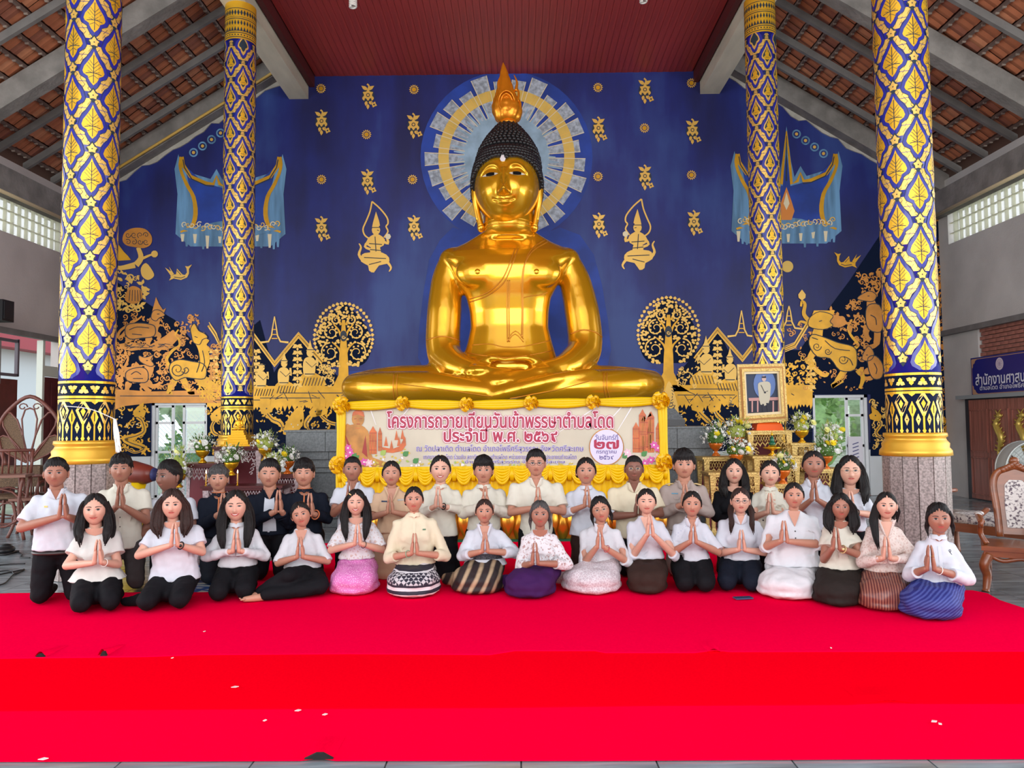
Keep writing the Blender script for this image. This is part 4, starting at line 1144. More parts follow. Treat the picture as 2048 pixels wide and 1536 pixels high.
# lines of the robe, cast onto the body
bmw = [tuple(v.co + ORG_) for v in body_me.vertices]
bvh = BVHTree.FromPolygons(bmw, [tuple(p.vertices) for p in body_me.polygons])
def cast(x, y, off=.004):
    d = ray(x, y).normalized(); h = bvh.ray_cast(CAM, d)
    return (h[0] - d * off) if h[0] is not None else None
def robe(pts, r=.011, n=8):
    Q = [(p.x, p.y) for p in cr([(x, y, 0) for x, y in pts], n)]
    P = [cast(x, y) for x, y in Q]; P = [rel(p) for p in P if p is not None]
    run = []
    for p in P:
        if run and (p - run[-1]).length > .25:
            if len(run) > 2: RL.tube(run, r, 6)
            run = []
        run.append(p)
    if len(run) > 2: RL.tube(run, r, 6)
RL = MB()
for o_ in (0, 6): robe([(1100 + o_ * .4, 474 + o_), (1068, 494 + o_), (1052 - o_ * .3, 520 + o_), (1046 - o_ * .3, 560), (1046 - o_ * .3, 620), (1045 - o_ * .3, 675)])
for o_ in (0, 6): robe([(1030 + o_, 497), (1018 + o_, 530), (1003 + o_ * .6, 560 + o_), (975, 585 + o_), (940, 598 + o_)])
for o_ in (0, 4): robe([(1015 + o_, 560), (1014 + o_, 620), (1015 + o_, 684)])
robe([(1015, 684), (1030, 668), (1047, 684)], .008, 3); robe([(1015, 678), (1031, 662), (1047, 678)], .008, 3)
robe([(1045, 596), (1060, 592), (1080, 590), (1095, 585)], .008)
robe([(945, 690), (980, 688), (1010, 694), (1050, 692), (1105, 680)], .008)
robe([(935, 706), (975, 712), (1015, 716), (1060, 710), (1110, 700)], .008)
robe([(853, 680), (880, 673), (905, 676), (921, 684)], .012); robe([(1141, 668), (1165, 660), (1190, 664), (1204, 674)], .012)
robe([(788, 748), (786, 775), (789, 800)], .008); robe([(795, 748), (793, 775), (796, 800)], .008)
robe([(1208, 746), (1208, 775), (1213, 798)], .008); robe([(1214, 746), (1214, 775), (1220, 798)], .008)
robe([(1185, 760), (1120, 778), (1060, 790), (1020, 797)], .008); robe([(800, 768), (880, 778), (960, 790), (985, 793)], .007)
RL.build('robe_edges', SGL, st, True)
for x, y in ((955, 543), (1073, 543)):
    NP = MB(); p = cast(x, y, 0); NP.ell(rel(p), (.045, .02, .045), 12, 8); NP.build('nipple', SG, st, True)

# ---- head: fine grid with the face sculpted by height functions
HC = S(1014, 376, 12.42); hw, hh, hd = .535, .735, .60
def gs(x, s): return math.exp(-(x / s) ** 2)
def seg_d(px_, pz, pts):
    best = 9
    for (a, b_) in zip(pts[:-1], pts[1:]):
        ax, az = a; bx, bz = b_; L = (bx - ax) ** 2 + (bz - az) ** 2
        t_ = max(0, min(1, ((px_ - ax) * (bx - ax) + (pz - az) * (bz - az)) / L)); dd = math.hypot(px_ - ax - t_ * (bx - ax), pz - az - t_ * (bz - az))
        best = min(best, dd)
    return best
def arc(pts): return [(p.x, p.y) for p in cr([(a, c, 0) for a, c in pts], 6)]
# face coordinates in metres: x right, z up, from the head centre; face middle slightly to the left
FX = -.045
BROW = arc([(.05, .13), (.10, .24), (.19, .275), (.28, .25), (.375, .16)])
LIDU = arc([(.085, .135), (.16, .185), (.24, .19), (.345, .13)])
LIDL = arc([(.085, .135), (.16, .115), (.24, .11), (.345, .13)])
MOUTH = arc([(0, -.235), (.05, -.228), (.10, -.228), (.165, -.205)])
LIPL = arc([(0, -.285), (.05, -.283), (.10, -.262)])
def zf(z): return z * .90 + .085
def zi_(z): return (z - .085) / .90
def face_d(x, z):
    z = zf(z); x = x - FX; ax = abs(x); d = 0
    # nose with straight ridge running into the brows
    if -.16 < z < .22:
        t_ = (.2 - z) / .34; wn_ = .026 + .030 * max(0, t_); d += (.050 + .095 * max(0, min(1, t_)) ** 1.1) * gs(x, wn_ + .008)
    d += .085 * gs(x, .06) * gs(z + .115, .05) + .04 * gs(ax - .068, .03) * gs(z + .125, .033)
    d -= .045 * gs(ax - .17, .10) * gs(z - .17, .08)                       # sockets
    d += .03 * gs(ax - .21, .09) * gs(z - .145, .045)                     # eyeball bulge
    d += .03 * gs(seg_d(ax, z, BROW), .02)
    d += .010 * gs(seg_d(ax, z, LIDU), .012) - .012 * gs(seg_d(ax, z, LIDL) , .010)
    d += .035 * gs(z + .255, .055) * gs(x, .14)                          # lips
    d -= .028 * gs(seg_d(ax, z, MOUTH), .012); d -= .014 * gs(seg_d(ax, z, LIPL) - .0, .012)
    d += .012 * gs(z + .212, .016) * gs(ax - .05, .06)
    d += .045 * gs(z + .40, .09) * gs(x, .13)                            # chin
    d += .02 * gs(ax - .26, .13) * gs(z + .1, .13)                       # cheeks
    d -= .02 * gs(x, .02) * gs(z + .185, .02)
    return d
def head_pt(a, p, swell=0):
    sx, sy, sz = math.sin(p) * math.cos(a), math.sin(p) * math.sin(a), math.cos(p)
    z = sz * hh; tt = max(0, -sz)
    wx = hw * (1 - .30 * tt ** 2.2); x = math.copysign(abs(sx) ** .9, sx) * (wx + swell); y = sy * (hd + swell) * (1 - .1 * tt ** 2)
    z = sz * (hh + swell)
    if sy < 0:
        y -= face_d(x, z) * min(1, -sy * 2.5)
    return Vector((x, y, z))
NA, NPH = 150, 130
hb = MB(); vs = []
for j in range(NPH + 1):
    p = math.pi * j / NPH
    for i in range(NA):
        q = 2 * math.pi * i / NA; a = q - .42 * math.sin(2 * q) * 0 - .0
        # crowd the columns towards the front (a = -90 deg)
        u = (i / NA) * 2 - 1; a = -math.pi / 2 + math.pi * (u * .55 + .45 * u ** 3)
        vs.append(head_pt(a, max(p, .002)))
fs = []
for j in range(NPH):
    for i in range(NA):
        A_ = j * NA + i; B_ = j * NA + (i + 1) % NA; fs.append((A_, A_ + NA, B_ + NA, B_))
hb.add([v + HC - ORG_ for v in vs], fs)
# neck creases and jaw into the neck
hb.tube([rel(S(1017, 470, 12.55)), rel(S(1017, 450, 12.52)), rel(S(1017, 425, 12.5))], [.42, .40, .42], 36)
for yy in (450, 460): hb.tube([rel(S(1017, yy, 12.52)) + Vector((.405 * math.cos(k * .2618), .40 * math.sin(k * .2618), -.01 * math.sin(k * .2618))) for k in range(24)], .014, 6, closed=True, caps=False)
hd_o = hb.build('head', SG, st, True)
# ears
for sx, pts in ((-1, [(957, 350), (950, 362), (950, 395), (955, 425), (962, 455)]), (1, [(1074, 345), (1080, 360), (1079, 395), (1074, 425), (1069, 455)])):
    e = MB(); P = [rel(S(x, y, 12.44)) for x, y in pts]
    Q = cr(P, 5); n = len(Q)
    e.tube(Q, [.06 + .035 * math.sin(math.pi * min(1, i / (n - 1) * 1.4)) + .03 * (i / (n - 1)) ** 2 for i in range(n)], 12, flat=(Vector((1, 0, 0)), .62))
    e.tube([p + Vector((sx * .03, -.05, 0)) for p in Q[:-2]], .022, 8)
    e.ell(Q[-1], (.065, .07, .085), 12, 8)
    e.build('ear', SG, st, True)
# eyes
def fsurf(x, z, off=0):
    best = None
    sz = max(-.999, min(.999, z / hh)); p = math.acos(sz); lo, hi = -math.pi / 2 - 1.2, -math.pi / 2 + 1.2
    for _ in range(30):
        m_ = (lo + hi) / 2
        v = head_pt(m_, p)
        if v.x < x: lo = m_
        else: hi = m_
    v = head_pt((lo + hi) / 2, p); return Vector((x, v.y - off, z)) + HC - ORG_
EW = mat('eye_white', (.62, .58, .50), .5); EB = mat('eye_black', (.004, .003, .003), .6, spec=.1)
for sx in (-1, 1):
    def patch(nm, up_, lo_, mt, off):
        e = MB(); n = len(up_)
        P = [fsurf(FX + sx * x, z, off) for x, z in up_] + [fsurf(FX + sx * x, z, off) for x, z in lo_[::-1]]
        fs = [(i, i + 1, 2 * n - 2 - i, 2 * n - 1 - i) for i in range(n - 1)]
        e.add(P, fs); return e.build(nm, mt, st)
    U = [(x, z - .036 * math.sin(math.pi * (x - .085) / .26)) for x, z in LIDU]; L_ = [(x, z) for x, z in LIDL]; U = [(x, zi_(z)) for x, z in U]; L_ = [(x, zi_(z)) for x, z in L_]
    ey = patch('eye', U, L_, EW, .008)
    m = [(x, z) for x, z in U if .135 < x < .285]; m2 = [(x, z) for x, z in L_ if .135 < x < .285]; k = min(len(m), len(m2))
    o = patch('pupil', m[:k], m2[:k], EB, .020)
ub = MB(); p = fsurf(FX - .01, .29, .0)
ub.loft([[p + Vector((.001 * math.cos(a), -.02, .075 + .001 * math.sin(a))) for a in (0, 1.57, 3.14, 4.71)]] + [[p + Vector((r_ * math.cos(a), -.03 * r_ / .05 - .004, zz + 0 * a)) for a in (0, 1.57, 3.14, 4.71)] for r_, zz in ((.03, .03),)])
ub = MB(); ub.prism([p + Vector((x, -.02, z)) for x, z in ((0, .09), (.022, .04), (.045, -.01), (.03, -.045), (0, -.055), (-.03, -.045), (-.045, -.01), (-.022, .04))], (0, -.03, 0))
ub.build('urna', mat('silver_gem', (.75, .72, .72), .2, metal=.8), st)
# hair: black curls
BLK = mat('black_hair_curl', (.012, .012, .014), .35)
hc = MB(); TOPC = HC + Vector((.0, .06, .55))
def hair_pt(a, p):
    v = head_pt(a, p, .03); 
    if v.y < 0: v.y += face_d(v.x, v.z) * 0
    return v
cap_ = MB(); vs = []
def hairline(a):
    # height of the hairline for azimuth a (front = -90)
    f_ = max(0, -math.sin(a)); return .36 * f_ ** .5 + (-.02) * (1 - f_) - .14 * (1 - f_) ** 2 + (.0 if f_ < .8 else -.05 * gs(math.cos(a), .10))
def skull(a, z):
    p = math.acos(max(-1, min(1, z / (hh + .05)))); sp = math.sin(p)
    return Vector((math.cos(a) * (hw + .035) * sp ** .9, math.sin(a) * (hd + .04) * sp, z))
rg = []
for j in range(14):
    t_ = j / 13; ring = []
    for i in range(48):
        a = 2 * math.pi * i / 48; z0 = hairline(a); z = z0 + (.60 - z0) * t_
        ring.append(skull(a, z) * 1.0 + HC - ORG_ )
    rg.append(ring)
cap_.loft(rg)
UT = rel(S(1018, 243, 12.5)); 
ush = [(.53, .36), (.51, .50), (.465, .64), (.405, .75), (.34, .85), (.275, .93), (.21, 1.01), (.15, 1.07), (.1, 1.1)]
uc = HC - ORG_ + Vector((.02, .09, 0))
cap_.lathe(ush, uc, 40)
cap_.build('hair_cap', BLK, st, True)
cu = MB()
def curl_at(p, r_): cu.ell(p, (r_, r_, r_), 7, 5)
z = .60
for zi in range(20):
    z = -.16 + zi * .052
    for i in range(56):
        a = 2 * math.pi * (i + (zi % 2) * .5) / 56
        if z < hairline(a) + .0 or z > .52: continue
        if math.sin(a) > .6 and z < .3: continue
        curl_at(skull(a, z) + HC - ORG_, .04)
for i in range(60):       # along the hairline
    a = 2 * math.pi * i / 60
    if math.sin(a) > .5: continue
    curl_at(skull(a, hairline(a) + .01) + HC - ORG_, .038)
for (r_, zz) in [(r0 + (r1 - r0) * k / 2, z0 + (z1 - z0) * k / 2) for (r0, z0), (r1, z1) in zip(ush[:-1], ush[1:]) for k in (0, 1)]:
    n = max(6, int(2 * math.pi * r_ / .068))
    for i in range(n):
        a = 2 * math.pi * (i + (int(zz * 40) % 2) * .5) / n
        if math.sin(a) > .7: continue
        curl_at(uc + Vector((r_ * math.cos(a), r_ * math.sin(a), zz)), .037)
o = cu.build('hair_curls', BLK, st, True); o['kind'] = 'stuff'
# flame finial
fb = MB(); FB = rel(S(1016, 246, 12.48)); TZ = rel(S(1007, 125, 12.48)).z - FB.z
prof = [(0, .10), (.03, .17), (.10, .215), (.2, .235), (.3, .225), (.40, .19), (.50, .155), (.6, .125), (.7, .10), (.78, .075), (.86, .058), (.93, .035), (1, .004)]
seg = 48; vs = []; n = 44
for j in range(n + 1):
    t_ = j / n; k = 0
    while k < len(prof) - 2 and prof[k + 1][0] < t_: k += 1
    (a0_, r0), (a1_, r1) = prof[k], prof[k + 1]; r_ = r0 + (r1 - r0) * (t_ - a0_) / (a1_ - a0_)
    for i in range(seg):
        a = 2 * math.pi * i / seg
        w_ = abs(math.sin(a * 4 + 5 * t_ * (1 if i % seg < seg / 2 else -1))); w2_ = abs(math.sin(9 * t_ * math.pi))
        rr_ = r_ * (1 + .10 * w_ * (1 - t_) - .02 + .05 * (w2_ if w_ > .6 else 0))
        vs.append(FB + Vector((rr_ * math.cos(a) - .07 * t_, rr_ * .85 * math.sin(a), t_ * TZ)))
fs = [(j * seg + i, j * seg + (i + 1) % seg, (j + 1) * seg + (i + 1) % seg, (j + 1) * seg + i) for j in range(n) for i in range(seg)]
fb.add(vs, fs)
for rad_, zc in ((.13, .3), (.09, .3), (.05, .3)):
    fb.tube([FB + Vector((rad_ * math.cos(k * .4) * 1.0 - .02, -.2 + .035 * abs(math.cos(k * .4)), zc + rad_ * 1.25 * math.sin(k * .4))) for k in range(16)], .014, 6)
for s_ in (-1, 1):
    for h0 in (.2, .38, .56):
        fb.tube(cr([FB + Vector((s_ * (.2 - h0 * .12), -.06, h0 - .05)), FB + Vector((s_ * (.24 - h0 * .15), -.05, h0 + .1)), FB + Vector((s_ * (.19 - h0 * .15), -.03, h0 + .24))], 4), [.03 - .003 * k for k in range(9)], 6)
fb.tube([FB + Vector((.12 * math.cos(k * .5236), .12 * math.sin(k * .5236), -.01)) for k in range(12)], .03, 8, closed=True, caps=False)
fb.build('flame_finial', FLM, st, True)
# ================================================================== BANNER, CLOTHS
def text_mesh(txt, width, height=None, bold=0.0, thick=0.0):
    cu_ = bpy.data.curves.new('t', 'FONT'); cu_.body = txt; cu_.align_x = 'CENTER'; cu_.size = 1.0; cu_.offset = bold; cu_.extrude = thick; cu_.resolution_u = 4
    o = bpy.data.objects.new('t', cu_); BAKE.collection.objects.link(o)
    with bpy.context.temp_override(scene=BAKE, view_layer=BAKE.view_layers[0]):
        dg = bpy.context.evaluated_depsgraph_get(); me = bpy.data.meshes.new_from_object(o.evaluated_get(dg), depsgraph=dg)
    bpy.data.objects.remove(o)
    co = [v.co for v in me.vertices]
    x0 = min(c.x for c in co); x1 = max(c.x for c in co); y0 = min(c.y for c in co); y1 = max(c.y for c in co)
    return me, (x0, x1, y0, y1)
def put_text(txt, fm, cx, cy, wpx, hpx, mats, parent, bolds, name='lettering'):
    """centre (cx, cy), width and height of the lettering in the units of fm(x, y, layer)"""
    src, (x0, x1, y0, y1) = text_mesh(txt, 1)
    sx = wpx / (x1 - x0); sy = hpx / (y1 - y0)
    V = [v.co.copy() for v in src.vertices]; F_ = [tuple(p.vertices) for p in src.polygons]
    for i, (bold, m) in enumerate(zip(bolds, mats)):
        mb = MB(); nd = 8 if bold > .03 else 4
        for k in range(nd if bold > 0 else 1):
            ox, oy = bold * math.cos(k * 2 * math.pi / nd + .4), bold * math.sin(k * 2 * math.pi / nd + .4)
            mb.add([fm(cx + (v.x + ox - (x0 + x1) / 2) * sx, cy - (v.y + oy - (y0 + y1) / 2) * sy, 6 + i + .02 * k) for v in V], F_)
        mb.build(name, m, parent, recalc=False)
YB = 10.0
CREAM = mat('banner_cream', (.68, .62, .48), .38, noise=.14, nscale=2.2, stretch=(1, 1, .6), bump=.35, bscale=2.5)
bm1 = lambda x, y, l: at(x, y, YB - .004 - .0012 * l)
ban = thing('banner', 'cream printed event banner with crimson Thai lettering in a yellow cloth border', 'banner', (0, 0, 0))
A = Art(bm1)
b = MB(); P = [at(688, 813, YB), at(1325, 807, YB), at(1326, 930, YB), at(687, 936, YB)]
nx, nz = 40, 10; vs = []
for j in range(nz + 1):
    for i in range(nx + 1):
        u, v = i / nx, j / nz; p = P[0].lerp(P[1], u).lerp(P[3].lerp(P[2], u), v); p.y += .0015 + .0015 * math.sin(u * 40 + v * 6); vs.append(p)
b.add(vs, [(j * (nx + 1) + i, j * (nx + 1) + i + 1, (j + 1) * (nx + 1) + i + 1, (j + 1) * (nx + 1) + i) for j in range(nz) for i in range(nx)])
b.add([v + Vector((0, .012, 0)) for v in P], [(0, 3, 2, 1)])
b.build('vinyl_sheet', CREAM, ban, True)
CRI = mat('print_crimson', (.42, .006, .06), .4); WHI = mat('print_white', (.85, .82, .85), .4); PNK = mat('print_pink', (.62, .12, .22), .4)
PUR = mat('print_purple', (.10, .06, .30), .4); LIL = mat('print_lilac', (.72, .68, .86), .4)
PG = mat('print_gold', (.62, .27, .05), .4, noise=.4, nscale=6); PO = mat('print_orange', (.70, .16, .04), .4, noise=.35, nscale=8); PR = mat('print_dark_red', (.35, .03, .02), .4)
PY = mat('print_yellow', (.78, .58, .08), .4, noise=.4, nscale=20); PGN = mat('print_green', (.06, .25, .06), .4); PM = mat('print_magenta', (.70, .10, .42), .4); PLP = mat('print_light_pink', (.85, .55, .66), .4)
PGL = mat('print_light_green', (.35, .50, .10), .4)
BM = [PG, PO, PR, PY, PGN, PM, PLP, PGL, WHI, LIL]
# printed picture, left: golden seated figure, candles, boat; flowers along the foot
A = Art(bm1)
A.poly([(690, 852), (700, 850), (712, 848), (722, 850), (736, 862), (742, 890), (745, 915), (788, 928), (780, 933), (700, 933), (690, 920)], 0, 1, 2)
A.poly([(700, 890), (690, 868), (696, 905)], 2, 2); A.poly([(731, 870), (724, 905), (735, 915)], 2, 2)
A.dot(716, 838, 12.5, 0, 2, 16, 15); A.poly([(704, 832), (706, 824), (713, 820), (716, 812), (720, 820), (727, 824), (729, 834), (716, 829)], 1, 3)
A.stroke([(708, 838), (713, 837)], 1.2, 2, 4); A.stroke([(719, 837), (725, 837)], 1.2, 2, 4); A.stroke([(716, 837), (716, 843), (718, 844)], 1, 1, 4); A.stroke([(713, 848), (720, 848)], 1.2, 2, 4)
A.stroke([(710, 856), (720, 857)], 1, 1, 4)
A.build('printed_figure', BM, ban); A = Art(bm1)
def candle(x, w_, y0, y1):
    A = Art(bm1)
    A.poly([(x - w_ / 2, y1), (x - w_ / 2, y0 + 8), (x - w_ / 4, y0 + 3), (x, y0 - 4), (x + w_ / 4, y0 + 3), (x + w_ / 2, y0 + 8), (x + w_ / 2, y1)], 1, 2)
    for k in (-.2, .15): A.stroke([(x + w_ * k, y0 + 9), (x + w_ * k, y1)], .9, 0, 3)
    for y in (y0 + 10, (y0 + y1) / 2, y1 - 8): A.stroke([(x - w_ / 2, y), (x + w_ / 2, y)], 1, 2, 3)
    A.build('printed_candle', BM, ban)
candle(746, 15, 856, 908); candle(760, 8, 858, 902)
A.poly([(764, 894), (785, 898), (800, 892), (806, 880), (805, 868), (811, 876), (812, 890), (804, 902), (785, 906), (766, 904)], 1, 2)
for x, y in ((772, 880), (793, 868), (805, 866), (783, 888), (798, 880)): A.poly([(x - 4, y + 12), (x, y - 8), (x + 4, y + 12)], 1, 2)
A.build('printed_boat', BM, ban); A = Art(bm1)
candle(1288, 15, 835, 902); candle(1300, 13, 828, 902); candle(1276, 12, 848, 902) if False else None
candle(1272, 13, 848, 905); candle(1285, 14, 822, 905); candle(1302, 13, 826, 905); candle(1316, 9, 848, 905)
rb = random.Random(5)
for k in range(170):
    x = rb.uniform(735, 1240); y = 934 - abs(rb.gauss(0, 6 + max(0, 10 - abs(x - 800) / 14))) 
    A.leaf(x, y, rb.uniform(4, 8), 4, rb.uniform(0, 6.3), rb.choice((3, 3, 3, 7, 8)), 2)
for x, y, m in ((766, 906, 7), (811, 908, 4), (831, 922, 4), (707, 912, 4), (712, 916, 4), (1288, 908, 4), (1250, 912, 4), (1322, 925, 4)): A.leaf(x - 5, y + 4, 15, 11, R(-40), m, 4)
for cx_, cy_, c_ in ((696, 896, 5), (700, 905, 5), (692, 912, 5), (728, 924, 5), (738, 926, 6), (1308, 890, 5), (1316, 896, 5), (1262, 915, 6), (1275, 922, 5), (1290, 926, 5), (1302, 920, 5), (1315, 915, 6), (1320, 928, 5), (1255, 905, 6), (1268, 926, 6)):
    for a in range(6): A.leaf(cx_, cy_, 9, 5, R(a * 60 + 15), c_, 5)
    A.dot(cx_, cy_, 2, 8, 6, 6)
A.build('printed_flowers', BM, ban)['kind'] = 'stuff'; A = Art(bm1)
A.dot(1213, 894, 35, 0, 4, 36, 37); A.dot(1213, 894, 33, 9, 5, 36, 35)
A.build('printed_date_disc', BM, ban)
for (x0, y0, x1, y1) in ((818, 816, 790, 850), (1195, 812, 1110, 870), (1245, 812, 1200, 862), (1265, 812, 1225, 878), (740, 816, 752, 850)):
    A = Art(bm1); A.stroke([(x0, y0), (x1, y1)], [2.5, .6], 8, 1, 0); A.build('crease_highlight', BM, ban)  # white streaks paint the highlights on creases in the vinyl
put_text('โครงการถวายเทียนวันเข้าพรรษาตำบลโดด', bm1, 1000, 839, 452, 33, (PNK, WHI, CRI), ban, (.095, .07, .026))
put_text('ประจำปี พ.ศ. ๒๕๖๙', bm1, 1001, 870, 226, 27, (PNK, WHI, CRI), ban, (.105, .08, .03))
put_text('ณ วัดปลาเดิด ตำบลโดด อำเภอโพธิ์ศรีสุวรรณ จังหวัดศรีสะเกษ', bm1, 1000, 898, 334, 17, (LIL, PUR), ban, (.05, .006))
put_text('เทศบาลตำบลโดด ร่วมกับ สภาวัฒนธรรมตำบลโดด หน่วยงานราชการ และประชาชนตำบลโดด', bm1, 1000, 913, 306, 10, (LIL, PUR), ban, (.05, .004))
put_text('อำเภอโพธิ์ศรีสุวรรณ จังหวัดศรีสะเกษ', bm1, 1030, 924, 200, 9.5, (LIL, PUR), ban, (.05, .004))
put_text('วันจันทร์ที่', bm1, 1213, 874, 46, 12, (PUR,), ban, (.008,))
put_text('๒๗', bm1, 1213, 889, 48, 17, (CRI,), ban, (.03,))
put_text('กรกฎาคม', bm1, 1213, 905, 40, 8, (PUR,), ban, (.012,))
put_text('๒๕๖๙', bm1, 1213, 915, 28, 8, (PUR,), ban, (.012,))

YC = mat('yellow_satin', (.88, .57, .002), .38, spec=.3, noise=.06, nscale=3)
YC2 = mat('yellow_rosette_satin', (.90, .52, .002), .4)
# frame cloth: twisted yellow swags between rosettes
ros_px = [(683, 811), (805, 807), (933, 809), (1062, 806), (1186, 804), (1321, 801), (1328, 925), (676, 930)]
fr = thing('banner_border', 'yellow satin swags framing the banner at top and sides', 'drapery', (0, 0, 0))
def swag(a, c, sag, r):
    for e in range(3):
        m = MB(); n = 12; P = []
        for k in range(n + 1):
            t_ = k / n; p = a.lerp(c, t_); p = p + Vector((0, -.035 - .01 * math.cos(e * 2.1), -sag * math.sin(math.pi * t_) + (e - 1) * r * .75 * (.6 + .4 * math.sin(math.pi * t_)))); P.append(p)
        m.tube(P, [r * (.55 + .3 * math.sin(math.pi * k / n)) for k in range(n + 1)], 10); m.build('swag_fold', YC, fr, True)
pts = [at(x, y, YB) for x, y in ros_px]
for i in range(5): swag(pts[i], pts[i + 1], .012, .042)
def drape(x0, y0, x1, y1, w_):
    m = MB(); a = at(x0, y0, YB); c = at(x1, y1, YB)
    for e in (-1, 0, 1): m.tube([a.lerp(c, k / 8) + Vector((e * w_ * .33 + .006 * math.sin(k + e), -.03, 0)) for k in range(9)], w_ * .26, 8)
    o = m.build('side_drape', YC, fr, True)
drape(683, 811, 682, 1010, .10); drape(1323, 801, 1331, 1000, .10)
# rosettes
rme = MB(); rn = random.Random(2)
rme.ell((0, 0, 0), (.07, .05, .07), 10, 7)
for k in range(44):
    a = rn.uniform(0, 6.28); ph = math.acos(rn.uniform(0, 1)); d = Vector((math.sin(ph) * math.cos(a), -math.cos(ph) * .8, math.sin(ph) * math.sin(a)))
    c = d * .082; q = d.to_track_quat('Z', 'Y').to_matrix() @ Matrix.Rotation(rn.uniform(0, 3), 3, 'Z')
    pet = [(-.032, -.004, 0), (.032, -.004, 0), (.034, .004, .028), (0, .012, .036), (-.034, .004, .028), (0, -.008, .018)]
    rme.add([q @ Vector(v) + c * .85 for v in pet], [(0, 1, 5), (1, 2, 5), (2, 3, 5), (3, 4, 5), (4, 0, 5)])
rm_ = rme.mesh('rosette', YC2)
names = ('at the top left corner', 'second from the left on the top edge', 'third from the left on the top edge', 'fourth from the left on the top edge', 'fifth from the left on the top edge', 'at the top right corner', 'at the lower right corner', 'at the lower left corner')
for (x, y), nm in zip(ros_px, names):
    o = link('rosette', rm_, None, at(x, y, YB - .09)); s_ = 1.15 if 'corner' in nm else .95; o.scale = (s_,) * 3
    tag(o, 'yellow cloth rosette ' + nm + ' of the banner', 'rosette', 'rosettes around the banner')
# banner table with the pleated skirt
tb = thing('offering_table', 'long table behind the banner dressed in a pleated yellow cloth over gold foil petals', 'table', (0, 0, 0))
a = at(680, 936, YB); c = at(1330, 930, YB); z0 = onfloor(1000, 1082).z
x0, x1 = a.x, c.x
m = MB(); m.box(((x0 + x1) / 2, YB + .45, .94), (x1 - x0, .84, .05)); m.build('table_top', mat('table_wood', (.22, .11, .06), .6), tb)
for sx in (x0 + .08, (x0 + x1) / 2, x1 - .08):
    for sy in (.1, .8): m = MB(); m.box((sx, YB + sy, .46), (.06, .06, .92)); m.build('leg', MATS['table_wood'], tb)
m = MB(); n = 240; rows = [(.965, .0), (.75, .5), (.55, .9), (.40, 1.0)]
vs = []
for z, am in rows:
    for i in range(n + 1):
        u = i / n; vs.append((x0 + (x1 - x0) * u, YB - .015 - .022 * am * math.sin(u * 2 * math.pi * 52) - .012 * am * math.sin(u * 97), z))
m.add(vs, [(j * (n + 1) + i, j * (n + 1) + i + 1, (j + 1) * (n + 1) + i + 1, (j + 1) * (n + 1) + i) for j in range(3) for i in range(n)])
m.build('pleated_skirt', YC, tb, True)
ns = 17; wv = (x1 - x0) / ns
sc_ = MB()
# one festoon: curved bands
for k in range(5):
    d_ = .05 + k * .035; P = [Vector((wv * (t_ / 10 - .5) * 1.0, -.03 - .02 * math.sin(math.pi * t_ / 10), -d_ * (math.sin(math.pi * t_ / 10)) ** .8 - k * .004)) for t_ in range(11)]
    sc_.tube(P, [.006 + .018 * math.sin(math.pi * t_ / 10) for t_ in range(11)], 7)
for k in (-1, 1): sc_.tube([Vector((k * wv / 2, -.035, .0)), Vector((k * wv / 2 * .96, -.045, -.09)), Vector((k * wv / 2 * .93, -.03, -.17))], [.012, .028, .02], 8)
scm = sc_.mesh('festoon', YC, True)
for i in range(ns): link('festoon', scm, tb, (x0 + (i + .5) * wv, YB - .02, .95))
GF = mat('gold_foil', (.72, .34, .03), .28, metal=.7)
pt = MB()
vs = []; n = 10
for j in range(n + 1):
    t_ = j / n; hwid = .085 * math.sin(math.pi * min(1, .12 + t_ * .88)) ** .7 * (1 - .2 * t_)
    for i in range(7): 
        u = (i - 3) / 3; vs.append((hwid * u, -.05 * math.sin(math.pi * t_) - .03 * (1 - u * u) + .02 * abs(u), t_ * .38))
pt.add(vs, [(j * 7 + i, j * 7 + i + 1, (j + 1) * 7 + i + 1, (j + 1) * 7 + i) for j in range(n) for i in range(6)])
ptm = pt.mesh('foil_petal', GF, True); n = 30
for i in range(n):
    o = link('foil_petal', ptm, tb, (x0 + (i + .5) * (x1 - x0) / n, YB - .02 - .02 * (i % 2), .42 if i % 2 else .03)); o.rotation_euler = (math.pi if i % 2 else 0, 0, math.pi if i % 2 else 0)
    if i % 2: o.location = (o.location.x, YB - .05, .43); o.rotation_euler = (0, math.pi, 0)
    else: o.rotation_euler = (0, 0, 0)
m = MB(); m.box(((x0 + x1) / 2, YB + .02, .22), (x1 - x0, .02, .42)); m.build('foil_backing', GF, tb)
m = MB(); m.box(((x0 + x1) / 2, YB - .06, .012), (x1 - x0 + .1, .22, .024)); o = m.build('green_edge_cloth', mat('green_felt', (.01, .16, .08), .9)); tag(o, 'green felt strip on the floor along the foot of the offering table', 'cloth')

# ================================================================== CARPETS
def carpet(lbl, pts, col, lift=(), z=.006, name='red_carpet'):
    m = mat(name + '_%d' % len(MATS), col, .9, noise=.05, nscale=60, bump=.15, bscale=180, spec=0.0)
    P = [(p.x, p.y) for p in cr([(a, b_, 0) for a, b_ in pts], 1, True)]
    b = MB(); b.prism([(x, y, z) for x, y in pts], (0, 0, .006))
    for (x, y, w_, h_) in lift:      # puckered folds standing up from the edge
        n = 10
        vs = []
        for k in range(n + 1):
            u = k / n; hh_ = h_ * math.sin(math.pi * u) ** 1.5
            vs += [(x + (u - .5) * w_, y, z + .001 + hh_), (x + (u - .5) * w_, y + .10, z + .007 + hh_ * .5), (x + (u - .5) * w_, y + .25, z + .0065)]
        b.add(vs, [(3 * k + e, 3 * k + 3 + e, 3 * k + 4 + e, 3 * k + 1 + e) for k in range(n) for e in (0, 1)])
    return tag(b.build('carpet_runner', m, None, False), lbl, 'carpet')
